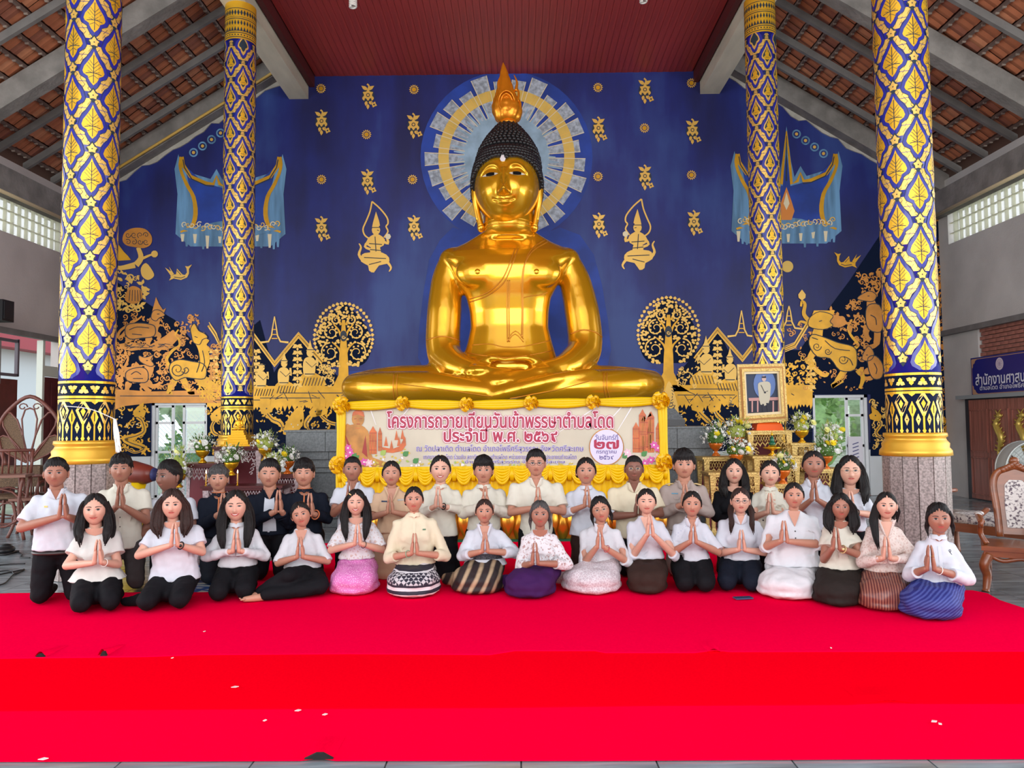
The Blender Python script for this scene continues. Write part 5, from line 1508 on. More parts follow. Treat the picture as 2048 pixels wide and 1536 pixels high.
RC1 = (.95, .0, .045); RC2 = (.95, .0, .010); RC3 = (.95, .0, .032)
def fedge(pxs, z=0): return [(p.x, p.y) for p in (onfloor(x, y, z) for x, y in pxs)]
e_front = fedge([(-60, 1526), (300, 1525), (600, 1524), (640, 1519), (670, 1524), (1200, 1524), (1700, 1521), (2110, 1520)])
e_s2 = fedge([(-60, 1427), (300, 1424), (600, 1422), (1000, 1420), (1300, 1416), (1700, 1414), (1780, 1408), (1850, 1412), (2110, 1412)])
e_s1 = fedge([(-60, 1324), (290, 1320), (400, 1316), (700, 1314), (980, 1316), (1030, 1308), (1190, 1308), (1210, 1312), (1390, 1312), (1430, 1307), (1460, 1310), (2110, 1309)])
carpet('nearest red carpet runner along the bottom of the picture', e_front + [(5, 4.3), (-5, 4.3)], RC3, [(onfloor(636, 1522).x, onfloor(636, 1522).y - .002, .14, .03)], .004)
carpet('middle red carpet runner, more orange red, between two seams', e_s2 + [(5.6, 5.2), (-5.6, 5.2)], RC2, [(onfloor(1780, 1412).x, onfloor(1780, 1412).y, .3, .016)], .011)
carpet('large pink-red carpet the front row kneels on', e_s1 + [(4.75, 5.4), (4.55, 5.75)] + fedge([(2048, 1222), (2000, 1206), (1975, 1192), (1945, 1186)]) + [(-3.9, 7.0), (-4.6, 7.0), (-6.0, 6.75), (-6.5, 6.3)], RC1,
       [(onfloor(80, 1320).x, onfloor(80, 1320).y, .09, .035), (onfloor(204, 1318).x, onfloor(204, 1318).y, .07, .045), (onfloor(1428, 1310).x, onfloor(1428, 1310).y, .1, .02)], .018)
carpet('red carpet behind the front row reaching to the offering table', [(-2.75, 6.9), (3.6, 6.9), (3.6, 9.85), (-2.75, 9.85)], RC1, (), .010)
# black wedges filling the fold openings where the edge is puckered
for i, (x, y, w_, h_) in enumerate(((78, 1322, .085, .03), (205, 1320, .055, .04), (636, 1525, .13, .024))):
    p = onfloor(x, y); m = MB(); m.prism([(p.x - w_ / 2, p.y + .004, .012), (p.x + w_ / 2, p.y + .004, .012), (p.x + w_ * .15, p.y + .004, .012 + h_), (p.x - w_ * .1, p.y + .004, .012 + h_)], (0, .02, 0))
    tag(m.build('carpet_fold_wedge', mat('black_fold_wedge', (.008, .006, .006), .9)), ('black wedge under the carpet edge turned up at the far left', 'black wedge under the turned-up carpet edge right of the far left one', 'black wedge showing under the nearest carpet edge')[i], 'carpet fold')
# litter
LT = mat('paper_scrap', (.75, .62, .60), .9)
for i, (x, y, w_) in enumerate(((409, 1263, 4), (345, 1316, 4), (470, 1374, 14), (596, 1421, 12), (530, 1441, 7), (650, 1429, 10), (1662, 1296, 4), (1868, 1443, 14), (1880, 1448, 8), (87, 1518, 18))):
    p = onfloor(x, y, .026); m = MB(); s_ = w_ * p.y / FPX / 2
    m.prism([(p.x - s_, p.y - .008, p.z), (p.x + s_ * .3, p.y - .012, p.z), (p.x + s_, p.y + .004, p.z), (p.x - s_ * .2, p.y + .012, p.z)], (0, 0, .003))
    lb_ = ('tiny white scrap on the large carpet at left', 'tiny scrap just above the far carpet seam at left', 'pale curled scrap on the middle carpet runner', 'bent scrap on the seam between the two nearest runners', 'small pale scrap below the middle of the near seam', 'thin scrap just below the near seam', 'tiny white scrap on the large carpet at right', 'crooked pale scrap on the nearest runner at right', 'small scrap beside the crooked one at right', 'short flat scrap at the bottom left corner')[i]
    tag(m.build('paper_scrap', LT), lb_, 'scrap', 'scraps on the carpets')
# ================================================================== PEOPLE
def skin(n, c): return mat(n, c, .52, noise=.06, nscale=14)
SK = {'l': skin('skin_light', (.66, .36, .26)), 'm': skin('skin_medium', (.50, .235, .155)), 'd': skin('skin_tan', (.36, .155, .10)), 'x': skin('skin_dark', (.22, .09, .06))}
HAIR = mat('hair_black', (.008, .006, .006), .5, spec=.3, noise=.4, nscale=40, stretch=(6, 6, .5), bump=.5, bscale=60)
HAIRB = mat('hair_dark_brown', (.035, .014, .010), .5, spec=.3, noise=.4, nscale=40, stretch=(6, 6, .5), bump=.5, bscale=60)
HAIRG = mat('hair_greying', (.075, .070, .068), .5, noise=.6, nscale=60, stretch=(5, 5, 1), bump=.5, bscale=60)
EYEW = mat('eye_sclera', (.55, .50, .47), .3); IRIS = mat('eye_iris', (.012, .008, .006), .15)
LIPS = mat('lips_rose', (.50, .10, .09), .4); LIPM = mat('lips_brown', (.34, .12, .09), .5); LIPR = mat('lips_red', (.48, .03, .04), .35); TEETH = mat('teeth', (.85, .82, .76), .3)
BROWM = mat('eyebrow_dark', (.03, .018, .014), .7)
def cloth(n, c, **k):
    k.setdefault('bump', .35); k.setdefault('bscale', 9); k.setdefault('noise', .05)
    return mat(n, c, k.pop('rough', .8), nscale=k.pop('nscale', 5), spec=k.pop('spec', .15 if max(c) < .1 else .35), **k)
CW = cloth('cloth_white', (.60, .62, .68)); CWC = cloth('cloth_cream', (.68, .60, .43)); CWK = cloth('cloth_pale_cream', (.65, .62, .52)); CK = cloth('cloth_black', (.006, .006, .008)); CN = cloth('cloth_blue_black', (.006, .009, .018))
CKH = cloth('cloth_khaki', (.36, .29, .26)); CKH2 = cloth('cloth_tan_uniform', (.62, .42, .27)); CBR = cloth('cloth_dark_brown', (.035, .018, .014)); CPU = cloth('cloth_purple', (.045, .010, .075)); CWW = cloth('cloth_white_cotton', (.61, .62, .65), bump=.7)
COR = cloth('cloth_orange_trim', (.55, .16, .06)); CPK = cloth('cloth_pink_embroidery', (.80, .35, .27), noise=.4, nscale=60); CGR = mat('black_grey_trim', (.08, .08, .10), .7, noise=.8, nscale=70)
def pattern(name, a, b_, kind, sc, st=(1, 1, 1), rot=(0, 0, 0), rough=.7, c3=None, thr=(.45, .5)):
    m = bpy.data.materials.new(name); MATS[name] = m; m.use_nodes = True; nt = m.node_tree; b = nt.nodes['Principled BSDF']; b.inputs['Roughness'].default_value = rough
    tc = nt.nodes.new('ShaderNodeTexCoord'); mp = nt.nodes.new('ShaderNodeMapping'); nt.links.new(tc.outputs['Object'], mp.inputs[0]); mp.inputs['Scale'].default_value = st; mp.inputs['Rotation'].default_value = rot
    if kind == 'wave': t = nt.nodes.new('ShaderNodeTexWave'); t.inputs['Scale'].default_value = sc; t.inputs['Distortion'].default_value = 1.2; t.inputs['Detail'].default_value = 2; out = t.outputs['Fac']; t.bands_direction = 'Z'
    elif kind == 'vor': t = nt.nodes.new('ShaderNodeTexVoronoi'); t.inputs['Scale'].default_value = sc; t.feature = 'DISTANCE_TO_EDGE'; out = t.outputs['Distance']
    elif kind == 'chk': t = nt.nodes.new('ShaderNodeTexChecker'); t.inputs['Scale'].default_value = sc; out = t.outputs['Fac']
    elif kind == 'noise': t = nt.nodes.new('ShaderNodeTexNoise'); t.inputs['Scale'].default_value = sc; t.inputs['Detail'].default_value = 3; out = t.outputs[0]
    nt.links.new(mp.outputs[0], t.inputs['Vector'])
    cr_ = nt.nodes.new('ShaderNodeValToRGB'); cr_.color_ramp.elements[0].position = thr[0]; cr_.color_ramp.elements[1].position = thr[1]
    cr_.color_ramp.elements[0].color = (*a, 1); cr_.color_ramp.elements[1].color = (*b_, 1)
    nt.links.new(out, cr_.inputs[0]); nt.links.new(cr_.outputs[0], b.inputs['Base Color'])
    bp = nt.nodes.new('ShaderNodeBump'); bp.inputs['Strength'].default_value = .4; bp.inputs['Distance'].default_value = .01; n2 = nt.nodes.new('ShaderNodeTexNoise'); n2.inputs['Scale'].default_value = 10
    nt.links.new(tc.outputs['Object'], n2.inputs['Vector']); nt.links.new(n2.outputs[0], bp.inputs['Height']); nt.links.new(bp.outputs[0], b.inputs['Normal'])
    return m
LACE = pattern('lace_white', (.66, .65, .67), (.55, .42, .38), 'vor', 34, thr=(.16, .30)); LACE2 = pattern('lace_cream', (.68, .57, .52), (.58, .42, .37), 'vor', 42, thr=(.10, .25))
LACE3 = pattern('lace_tunic', (.66, .64, .66), (.40, .25, .24), 'noise', 48, thr=(.56, .62))
SPINK = pattern('skirt_pink_weave', (.62, .16, .44), (.78, .38, .62), 'vor', 60, thr=(.1, .3)); SBW = pattern('skirt_black_white', (.015, .015, .03), (.70, .68, .70), 'wave', 5.5, (.0, .3, 1), thr=(.5, .56))
SBG = pattern('skirt_black_gold', (.02, .012, .012), (.42, .30, .18), 'wave', 4.2, (1, .3, .6), (0, R(50), 0), thr=(.5, .95)); SBL = pattern('skirt_blue_weave', (.010, .016, .16), (.05, .07, .28), 'wave', 16, (1, .4, 1), (0, R(35), 0), thr=(.4, .7))
SBRN = pattern('skirt_brown_silk', (.11, .028, .028), (.30, .12, .08), 'wave', 16, (1, .2, .12), (0, R(90), 0), thr=(.4, .8), rough=.4); SWL = pattern('skirt_white_lace', (.64, .60, .62), (.50, .42, .45), 'vor', 40, thr=(.06, .1))
FLORAL = pattern('shirt_blue_print', (.60, .62, .68), (.26, .33, .52), 'vor', 55, thr=(.35, .38)); EMB = pattern('shirt_embroidered', (.65, .60, .48), (.58, .34, .25), 'noise', 40, thr=(.56, .6))

nt = SBW.node_tree; b_ = nt.nodes['Principled BSDF']; tc_ = nt.nodes.new('ShaderNodeTexCoord'); mp_ = nt.nodes.new('ShaderNodeMapping'); mp_.inputs['Rotation'].default_value = (0, R(45), 0)
ck = nt.nodes.new('ShaderNodeTexChecker'); ck.inputs['Scale'].default_value = 34; ck.inputs['Color1'].default_value = (.015, .015, .03, 1); ck.inputs['Color2'].default_value = (.5, .48, .5, 1)
sx_ = nt.nodes.new('ShaderNodeSeparateXYZ'); nt.links.new(tc_.outputs['Object'], sx_.inputs[0]); nt.links.new(tc_.outputs['Object'], mp_.inputs[0]); nt.links.new(mp_.outputs[0], ck.inputs['Vector'])
m1 = nt.nodes.new('ShaderNodeMath'); m1.operation = 'COMPARE'; m1.inputs[1].default_value = .165; m1.inputs[2].default_value = .045; nt.links.new(sx_.outputs['Z'], m1.inputs[0])
mx_ = nt.nodes.new('ShaderNodeMix'); mx_.data_type = 'RGBA'; src_ = b_.inputs['Base Color'].links[0].from_socket
nt.links.new(m1.outputs[0], mx_.inputs[0]); nt.links.new(src_, mx_.inputs[6]); nt.links.new(ck.outputs[0], mx_.inputs[7]); nt.links.new(mx_.outputs[2], b_.inputs['Base Color'])
# ---- shared head
hw_, hd_, hh_ = .084, .098, .118
def fd(x, z):
    ax = abs(x); d = 0
    t_ = max(0, min(1, (.022 - z) / .045))
    if z > -.045: d += (.003 + .016 * t_ ** 1.2) * gs(x, .0085 + .004 * t_) * (1 if z < .022 else gs(z - .022, .012))
    d += .009 * gs(x, .013) * gs(z + .024, .010) + .006 * gs(ax - .013, .007) * gs(z + .028, .008)
    d -= .0085 * gs(ax - .031, .016) * gs(z - .010, .012)
    d += .0045 * gs(ax - .030, .013) * gs(z - .008, .008)
    d += .003 * gs(ax - .03, .02) * gs(z - .029, .007)
    d += .005 * gs(z + .054, .013) * gs(x, .024) - .0022 * gs(z + .053, .0025) * gs(x, .02)
    d += .006 * gs(z + .092, .018) * gs(x, .022)
    d += .005 * gs(ax - .042, .02) * gs(z + .022, .022)
    return d
def hp(a, p, off=0.0):
    sx, sy, sz = math.sin(p) * math.cos(a), math.sin(p) * math.sin(a), math.cos(p)
    tt = max(0, -sz); wx = hw_ * (1 - .27 * tt ** 2)
    x = math.copysign(abs(sx) ** .92, sx) * (wx + off); z = sz * (hh_ + off)
    y = sy * (hd_ + off)
    if sy > 0: y *= 1 - .35 * tt ** 1.5
    else: y *= 1 - .05 * tt
    if sy < 0 and off < .001: y -= fd(x, z) * min(1, -sy * 2.5)
    return Vector((x, y, z))
def az(i, n): u = (i / n) * 2 - 1; return -math.pi / 2 + math.pi * (u * .5 + .5 * u ** 3)
HEADM = MB(); n_, m_n = 56, 44
HEADM.add([hp(az(i, n_), max(.004, math.pi * j / m_n)) for j in range(m_n + 1) for i in range(n_)], [(j * n_ + i, (j + 1) * n_ + i, (j + 1) * n_ + (i + 1) % n_, j * n_ + (i + 1) % n_) for j in range(m_n) for i in range(n_)])
for s_ in (-1, 1):
    HEADM.ell((s_ * .087, .012, -.004), (.009, .019, .031), 10, 8, Matrix.Rotation(s_ * .3, 3, 'Z') @ Matrix.Rotation(-.15, 3, 'X'))
    HEADM.ell((s_ * .086, .006, -.03), (.007, .010, .011), 8, 6)
def hsurf(x, z, off=0):
    p = math.acos(max(-.999, min(.999, z / hh_))); lo, hi = -math.pi / 2 - 1.3, -math.pi / 2 + 1.3
    for _ in range(22):
        k = (lo + hi) / 2
        if hp(k, p).x < x: lo = k
        else: hi = k
    return Vector((x, hp((lo + hi) / 2, p).y - off, z))
def hpatch(up_, lo_, off, mi, mb):
    n = len(up_); mb.add([hsurf(x, z, off) for x, z in up_] + [hsurf(x, z, off) for x, z in lo_[::-1]], [(i, 2 * n - 1 - i, 2 * n - 2 - i, i + 1) for i in range(n - 1)], mi)
EYES, BROWS = {}, {}
for s_ in (-1, 1):
    for kind, op in (('open', 1.0), ('narrow', .6)):
        m = MB(); X = [.0165 + k * .00355 for k in range(10)]
        U = [(s_ * x, .0085 + .0080 * op * math.sin(math.pi * (x - .0165) / .032) ** .8) for x in X]; L_ = [(s_ * x, .0085 - .0048 * op * math.sin(math.pi * (x - .0165) / .032)) for x in X]
        hpatch(U, L_, .0012, 0, m); hpatch(U[2:8], L_[2:8], .002, 1, m)
        hpatch([(x, z + .0030) for x, z in U], U, .0026, 1, m)
        EYES[s_, kind] = m.mesh('eye', [EYEW, IRIS])
    m = MB(); X = [.013 + k * .0046 for k in range(10)]
    U = [(s_ * x, .029 + .0055 * math.sin(math.pi * (x - .008) / .05) + .0022 * (1 - k / 10)) for k, x in enumerate(X)]; L_ = [(a, b_ - .0070 * (1 - .6 * k / 10)) for k, (a, b_) in enumerate(U)]
    hpatch(U, L_, .0012, 0, m); BROWS[s_] = m.mesh('eyebrow', BROWM)
MOUTHS = {}
for kind, (w_, up_, lo_, cor) in {'calm': (.026, .0055, .009, .0), 'smile': (.031, .004, .009, .006), 'grin': (.034, .0035, .015, .008)}.items():
    for ln, lm in (('rose', LIPS), ('brown', LIPM), ('red', LIPR)):
        m = MB(); X = [-1 + k / 5 for k in range(11)]
        mid = [(x * w_, -.053 + cor * abs(x) ** 2) for x in X]
        U = [(x * w_, -.053 + cor * x * x + up_ * (1 - x * x) ** .7 * (1 - .25 * math.exp(-(x / .15) ** 2))) for x in X]; L_ = [(x * w_, -.053 + cor * x * x - lo_ * (1 - x * x) ** .8) for x in X]
        hpatch(U, mid, .0012, 0, m); hpatch(mid, L_, .0014, 0, m)
        if kind == 'grin': hpatch([(x * .86, z - .001) for x, z in mid], [(x * w_ * .8, -.053 + cor * x * x - lo_ * .6 * (1 - x * x)) for x in X], .0026, 1, m)
        else: hpatch([(x, z + .0007) for x, z in mid], [(x, z - .0009) for x, z in mid], .0026, 2, m)
        MOUTHS[kind, ln] = m.mesh('lips', [lm, TEETH, LIPM])
def hair_cap(front, side, back, thick, part=0, rough=0.0, fringe=0, seed=1, pk=.80, pw=1.5):
    rq = random.Random(seed); sd0 = seed * 3.1; n, mm = 64, 44; m = MB(); vs = []; tv = []
    for j in range(mm + 1):
        p = max(.004, math.pi * j / mm)
        for i in range(n):
            a = az(i, n); sz = math.cos(p) * hh_; fr_ = max(0, -math.sin(a)); bk_ = max(0, math.sin(a)); c_ = abs(math.cos(a))
            hl = side + (front - side) * min(1, (fr_ / pk)) ** pw if fr_ > 0 else side + (back - side) * min(1, bk_ * 2.2)
            if fringe and fr_ > .5: hl -= fringe * (1 + .5 * math.sin(a * 9)) 
            if fr_ > .3: hl += .004 * math.sin(a * 23)
            t_ = sz - hl; k = max(0, min(1, t_ / .030)); k = k * k * (3 - 2 * k)
            o = .0015 + thick * (.35 + .65 * max(0, sz / hh_ + .15 if sz > 0 else .15)) * k * (1 + rough * rq.uniform(-1, 1))
            if o > .003: o += thick * .55 * rough * 6 * NZ(Vector((math.cos(a) * 5 + sd0, math.sin(a) * 5, sz * 45))) * k
            v = hp(a, p, o)
            if fr_ > 0 and o < .004: v = hp(a, p, 0) + Vector((0, -.0015, 0))
            if part and sz > .06: v.z -= .006 * gs(v.x, .006)
            vs.append(v); tv.append(t_)
    fs = []
    for j in range(mm):
        for i in range(n):
            q = (j * n + i, (j + 1) * n + i, (j + 1) * n + (i + 1) % n, j * n + (i + 1) % n)
            if sum(tv[k] for k in q) / 4 > -.003: fs.append(q)
    m.add(vs, fs); return m
def lock(m, pts, rad, fl=.55):
    pts = [(p[0] * 1.10, p[1], p[2]) for p in pts]
    Q = cr(pts, 4); n = len(Q); rs = []
    for i in range(n):
        t_ = i / (n - 1) * (len(rad) - 1); k = min(int(t_), len(rad) - 2); rs.append(rad[k] + (rad[k + 1] - rad[k]) * (t_ - k))
    m.tube(Q, rs, 12, flat=(Vector((0, 1, 0)), fl))
    if max(rad) > .018:
        for e in range(5):
            ox = (e - 2) * .42; P = [p + Vector((ox * r_, -.45 * r_ * fl + .15 * r_ * math.cos(e * 2.3 + k * .3), -(.012 + .01 * (e % 3)) * (k / n) ** 4 * 2)) for k, (p, r_) in enumerate(zip(Q, rs))]
            m.tube(P, [max(.002, r_ * (.34 + .06 * math.sin(e + k))) for k, r_ in enumerate(rs)], 6)
HC_ = {}
def hair_mesh(style, L=.3):
    key = (style, L)
    if key in HC_: return HC_[key]
    sd = len(HC_)
    if style == 'men': m = hair_cap(.070, .012, -.065, .020, rough=.12, seed=sd)
    elif style == 'men_fringe': m = hair_cap(.060, .006, -.075, .024, rough=.12, fringe=.006, seed=sd)
    elif style == 'men_full': m = hair_cap(.052, -.006, -.08, .030, rough=.08, fringe=.004, seed=sd, pk=.6)
    elif style == 'men_thin': m = hair_cap(.074, .016, -.06, .010, rough=.1, seed=sd)
    elif style in ('tied', 'bun', 'bun_side'):
        m = hair_cap(.084, .008, -.075, .010, part=1, seed=sd, pk=1, pw=1.2)
        m.ell((0, .105, -.03 if style == 'tied' else .0), (.036, .034, .036), 12, 8)
        if style == 'bun_side': m.ell((-.07, .06, -.035), (.026, .026, .03), 10, 8)
        for s_ in (-1, 1): lock(m, [(s_ * .070, -.035, .045), (s_ * .078, -.02, .01), (s_ * .079, -.005, -.02)], [.012, .009, .004], .8)
    elif style == 'wispy':
        m = hair_cap(.080, .0, -.08, .014, part=1, rough=.12, seed=sd, pk=1, pw=1.2); m.ell((0, .10, -.03), (.04, .035, .04), 12, 8)
        for s_ in (-1, 1):
            lock(m, [(s_ * .066, -.04, .06), (s_ * .083, -.03, .01), (s_ * .080, -.015, -.055)], [.014, .012, .004], .8)
            lock(m, [(s_ * .07, .0, -.02), (s_ * .085, .01, -.07), (s_ * .08, .0, -.11)], [.02, .014, .004], .8)
    elif style == 'long':
        m = hair_cap(.088, -.03, -.10, .014, part=1, seed=sd, pk=1, pw=1.1)
        for s_ in (-1, 1):
            lock(m, [(s_ * .060, -.045, .072), (s_ * .080, -.03, .02), (s_ * .084, -.022, -.05), (s_ * .092, -.05, -.13), (s_ * .088, -.085, -L * .8), (s_ * .078, -.095, -L)], [.016, .021, .026, .031, .028, .010], .6)
            lock(m, [(s_ * .05, .03, .05), (s_ * .085, .03, -.05), (s_ * .10, .03, -.14), (s_ * .105, -.0, -.22)], [.04, .038, .036, .012], .8)
        lock(m, [(0, .06, .04), (0, .085, -.06), (0, .095, -.18), (0, .09, -.27)], [.075, .085, .085, .05], .5)
    elif style == 'long_one':
        m = hair_cap(.090, .0, -.09, .012, part=1, seed=sd, pk=1, pw=1.2)
        lock(m, [(-.05, .02, .04), (-.085, .0, -.04), (-.105, -.05, -.13), (-.10, -.10, -.25), (-.085, -.115, -L)], [.03, .032, .034, .026, .01], .7)
        lock(m, [(0, .06, .04), (0, .085, -.06), (0, .095, -.18)], [.075, .075, .05], .5); lock(m, [(.06, .03, .0), (.085, .03, -.05), (.08, .04, -.12)], [.03, .022, .006], .7)
    elif style == 'bob':
        m = hair_cap(.086, -.03, -.10, .022, part=1, rough=.06, seed=sd, pk=1, pw=1.1)
        for s_ in (-1, 1):
            lock(m, [(s_ * .06, -.04, .07), (s_ * .090, -.02, .01), (s_ * .100, -.01, -.06), (s_ * .105, -.03, -L * .75), (s_ * .09, -.05, -L)], [.024, .034, .043, .046, .018], .75)
        lock(m, [(0, .06, .04), (0, .09, -.06), (0, .09, -L)], [.08, .10, .07], .55)
    elif style == 'pigtails':
        m = hair_cap(.088, -.01, -.09, .012, part=1, seed=sd, pk=1, pw=1.2)
        for s_ in (-1, 1): lock(m, [(s_ * .07, .03, -.03), (s_ * .088, -.01, -.09), (s_ * .088, -.06, -.14), (s_ * .085, -.085, -.20), (s_ * .095, -.09, -L)], [.022, .026, .020, .024, .008], .8)
        lock(m, [(0, .06, .04), (0, .085, -.06)], [.075, .06], .5)
    HC_[key] = m
    return m
def join_mesh(name, parts, mats):
    bm = bmesh.new()
    for p in parts: bm.from_mesh(p)
    me = bpy.data.meshes.new(name); bm.to_mesh(me); bm.free()
    for m in mats: me.materials.append(m)
    me.polygons.foreach_set('use_smooth', [True] * len(me.polygons)); return me
def hand(mb, wr, tip, s, hs, vax, curl=0.0):
    """one praying hand: wrist wr, finger direction to tip; palm faces the other hand (side s = -1/+1)"""
    wr = Vector(wr); tip = Vector(tip); u = (tip - wr).normalized(); wv_ = (Vector((s, 0, 0)) - u * u.x * s).normalized(); v = vax - u * vax.dot(u) - wv_ * vax.dot(wv_); v.normalize()
    L = (tip - wr).length; k = L / .178
    def P(a, b_, c): return wr + u * (a * k) + v * (b_ * k) + wv_ * (c * k)     # along, across (thumb side +), outward
    rings = []
    for a, wd, th, oc in ((-.012, .023, .019, 0), (.01, .026, .017, 0), (.035, .034, .016, -.001), (.065, .040, .0145, -.002), (.092, .040, .0125, -.002), (.104, .036, .009, -.002)):
        rings.append([P(a, wd * math.cos(t_), oc + th * math.sin(t_)) for t_ in [2 * math.pi * q / 14 for q in range(14)]])
    mb.loft(rings)
    for b_, ln, r_ in ((.0295, .066, .0085), (.0100, .076, .0088), (-.0105, .071, .0086), (-.0300, .054, .0076)):
        mb.tube([P(.088, b_, -.002), P(.104 + ln * .33, b_ * .98, .001), P(.104 + ln * .66, b_ * .94, .0), P(.104 + ln * .93, b_ * .90, -.002), P(.104 + ln, b_ * .89, -.0025)], [r_ * k, r_ * k, r_ * .93 * k, r_ * .8 * k, r_ * .35 * k], 8)
    mb.tube([P(.022, .022, .004), P(.045, .042, .006), P(.070, .050, .004), P(.090, .049, .001), P(.097, .048, .0)], [.012 * k, .0115 * k, .0095 * k, .008 * k, .003 * k], 8)
PERS = 0
from mathutils.noise import noise as NZ
def person(label, px, top, chin, base, pose, sw_px, skn='m', hair='men', hL=.3, hmat=None, shirt=CW, sleeve=.6, neck='collar', lower=CK, kx=None, tip=None, elbows=None,
           sex='m', eye='open', mouth='calm', yaw=0.0, tilt=0.0, nod=0.0, belly=0.0, hem=None, skirt=False, glasses=None, extras=(), sleeve_mat=None, puff=0.0, peplum=0.0, legs='front', Y=None, hwid=1.0, look=0.0):
    global PERS; PERS += 1
    sit = pose == 'sit'
    bx, by = base if base else (px, 1160)
    Yc = Y if Y else onfloor(bx, by, .02).y
    Yo = Yc + (.42 if sit else .12)
    X0 = at(px, (top + chin) / 2, Yo - .06).x
    th = -math.atan2(X0, Yo) * .75 + yaw
    Mw = Matrix.Translation((X0, Yo, 0)) @ Matrix.Rotation(th, 4, 'Z'); Mi = Mw.inverted(); cl_ = Mi @ CAM
    def loc(x, y, yl):
        d = Mi.to_3x3() @ ray(x, y); return cl_ + d * ((yl - cl_.y) / d.y)
    hy = -.07
    zt = loc(px, top, hy).z; zc = loc(px, chin, hy - .05).z
    hs = (zt - zc) / .249; hs = max(.86, min(1.16, hs)); hx = loc(px, (top + chin) / 2, hy).x
    hc = Vector((hx, hy, zt - .130 * hs))
    shw = abs(loc(px + sw_px / 2, chin + 15, 0).x - loc(px - sw_px / 2, chin + 15, 0).x) / 2
    female = sex == 'f'
    sw = shw - .070 - .02 * puff
    zs = zc - .034 * hs
    root = thing('person', label, 'person', (X0, Yo, .026 if Yc < 7.05 else .016), th)
    skm = SK[skn]
    zh = .20 if sit else .47
    tipL = loc(*(tip or (px, chin + 30)), -.30); 
    tipL = Vector(tipL); lean = Vector((0, .035, -1)).normalized()
    hlen = .190 * (.94 if female else 1.0) * hs ** .5
    wrist = tipL + lean * hlen
    el = []
    for s_ in (-1, 1):
        if elbows and elbows[0 if s_ < 0 else 1]: e = loc(*elbows[0 if s_ < 0 else 1], -.10)
        else: e = Vector((s_ * (sw + .066), -.09, max(zs - .34, wrist.z - .10)))
        el.append(e)
    sh = [Vector((s_ * sw, .0, zs - .090)) for s_ in (-1, 1)]
    wr = [wrist + Vector((s_ * .030, .0, 0)) for s_ in (-1, 1)]
    # --- skin body: neck, upper chest, arms to the wrist (one fused surface)
    b = MB(); nr = (.047 if female else .056) * hs
    b.cap((hx * .6, .0, zs - .08), (hx * .9, -.040, zs + .03), nr, nr); b.cap((hx * .8, -.035, zs), hc + Vector((0, .015, -.06 * hs)), nr, nr * .95)
    b.cap((0, .0, zh + .05), (0, -.01, zs - .10), .07, .07)
    b.cap((-sw * .8, .005, zs - .09), (sw * .8, .005, zs - .09), .045, .045)
    ar = .040 + .010 * belly * 3 if female else .046 + .008 * belly * 3
    for k in (0, 1):
        b.cap(sh[k], el[k], ar, ar * .88); f_ = el[k].lerp(wr[k], .3); b.cap(el[k], f_, ar * .86, ar * .86); b.cap(f_, wr[k], ar * .86, .0235 if female else .027)
    blob = remesh(b, .0095, 3, dec=.6)
    h = MB(); Rh = Matrix.Translation(hc) @ Matrix.Rotation(look, 4, 'Z') @ Matrix.Rotation(tilt, 4, 'Y') @ Matrix.Rotation(nod, 4, 'X') @ Matrix.Diagonal((hs * hwid, hs, hs, 1))
    h.add([Rh @ Vector(v) for v in HEADM.v], HEADM.f)
    for k, s_ in ((0, -1), (1, 1)):
        hand(h, wr[k] + Vector((-s_ * .004, 0, 0)), tipL + Vector((s_ * .0105, 0, 0)), s_, hs, Vector((0, 1, .05)))
    if legs == 'cross':
        for f0, f1 in (((-.36, -.30, .035), (-.46, -.33, .03)), ((-.30, -.37, .035), (-.44, -.40, .03))):
            a = Vector(f0); c = Vector(f1); h.cap(a, a.lerp(c, .5), .032, .030); h.cap(a.lerp(c, .5), c, .030, .022)
            for q in range(5): h.cap(c + Vector((0, (q - 2) * .011, .004)), c + Vector((-.03 + abs(q - 1) * .004, (q - 2) * .013, 0)), .008, .007, 6)
    hm = h.mesh('h', []); body = link('body', join_mesh('body', [blob, hm], [skm]), root)
    # --- face and hair parts
    def hpart(name, me):
        o = link(name, me, root); o.matrix_local = Rh; return o
    for s_ in (-1, 1): hpart('eye', EYES[s_, eye]); hpart('eyebrow', BROWS[s_])
    hpart('lips', MOUTHS[mouth, 'brown' if not female else ('red' if mouth == 'grin' else 'rose')])
    hm_ = hmat or HAIR
    key = ('mesh', hair, hL, hm_.name)
    if key not in HC_: HC_[key] = hair_mesh(hair, hL).mesh('hair', hm_, True)
    hpart('hair', HC_[key])
    if glasses:
        gm = MB()
        for s_ in (-1, 1):
            gm.tube([Vector((s_ * .032 + .021 * math.cos(k * .5236), -.109, .006 + .0155 * math.sin(k * .5236))) for k in range(12)], .0014, 6, closed=True, caps=False)
            gm.tube([(s_ * .053, -.107, .010), (s_ * .080, -.06, .010), (s_ * .089, .0, .006)], .0012, 6)
        gm.tube([(-.011, -.110, .008), (0, -.113, .011), (.011, -.110, .008)], .0012, 6)
        gf = gm.mesh('glasses', glasses); o = hpart('glasses', gf)
        for s_ in (-1, 1):
            ln = MB(); ln.ell((s_ * .032, -.109, .006), (.020, .001, .0148), 14, 6); l_ = ln.mesh('lens', mat('spectacle_lens', (.95, .97, 1), .02, trans=1.0, alpha=.35)); lo = link('lens', l_, o)
    # --- shirt
    shb = MB(); hemz = hem if hem is not None else (.20 if sit else .44)
    cw = sw + .035 - .012 * puff; bd = .105 + .25 * belly * .3 + (.012 if female else .01)
    hipw = (.155 if female else .160) + belly * .9
    R_ = []
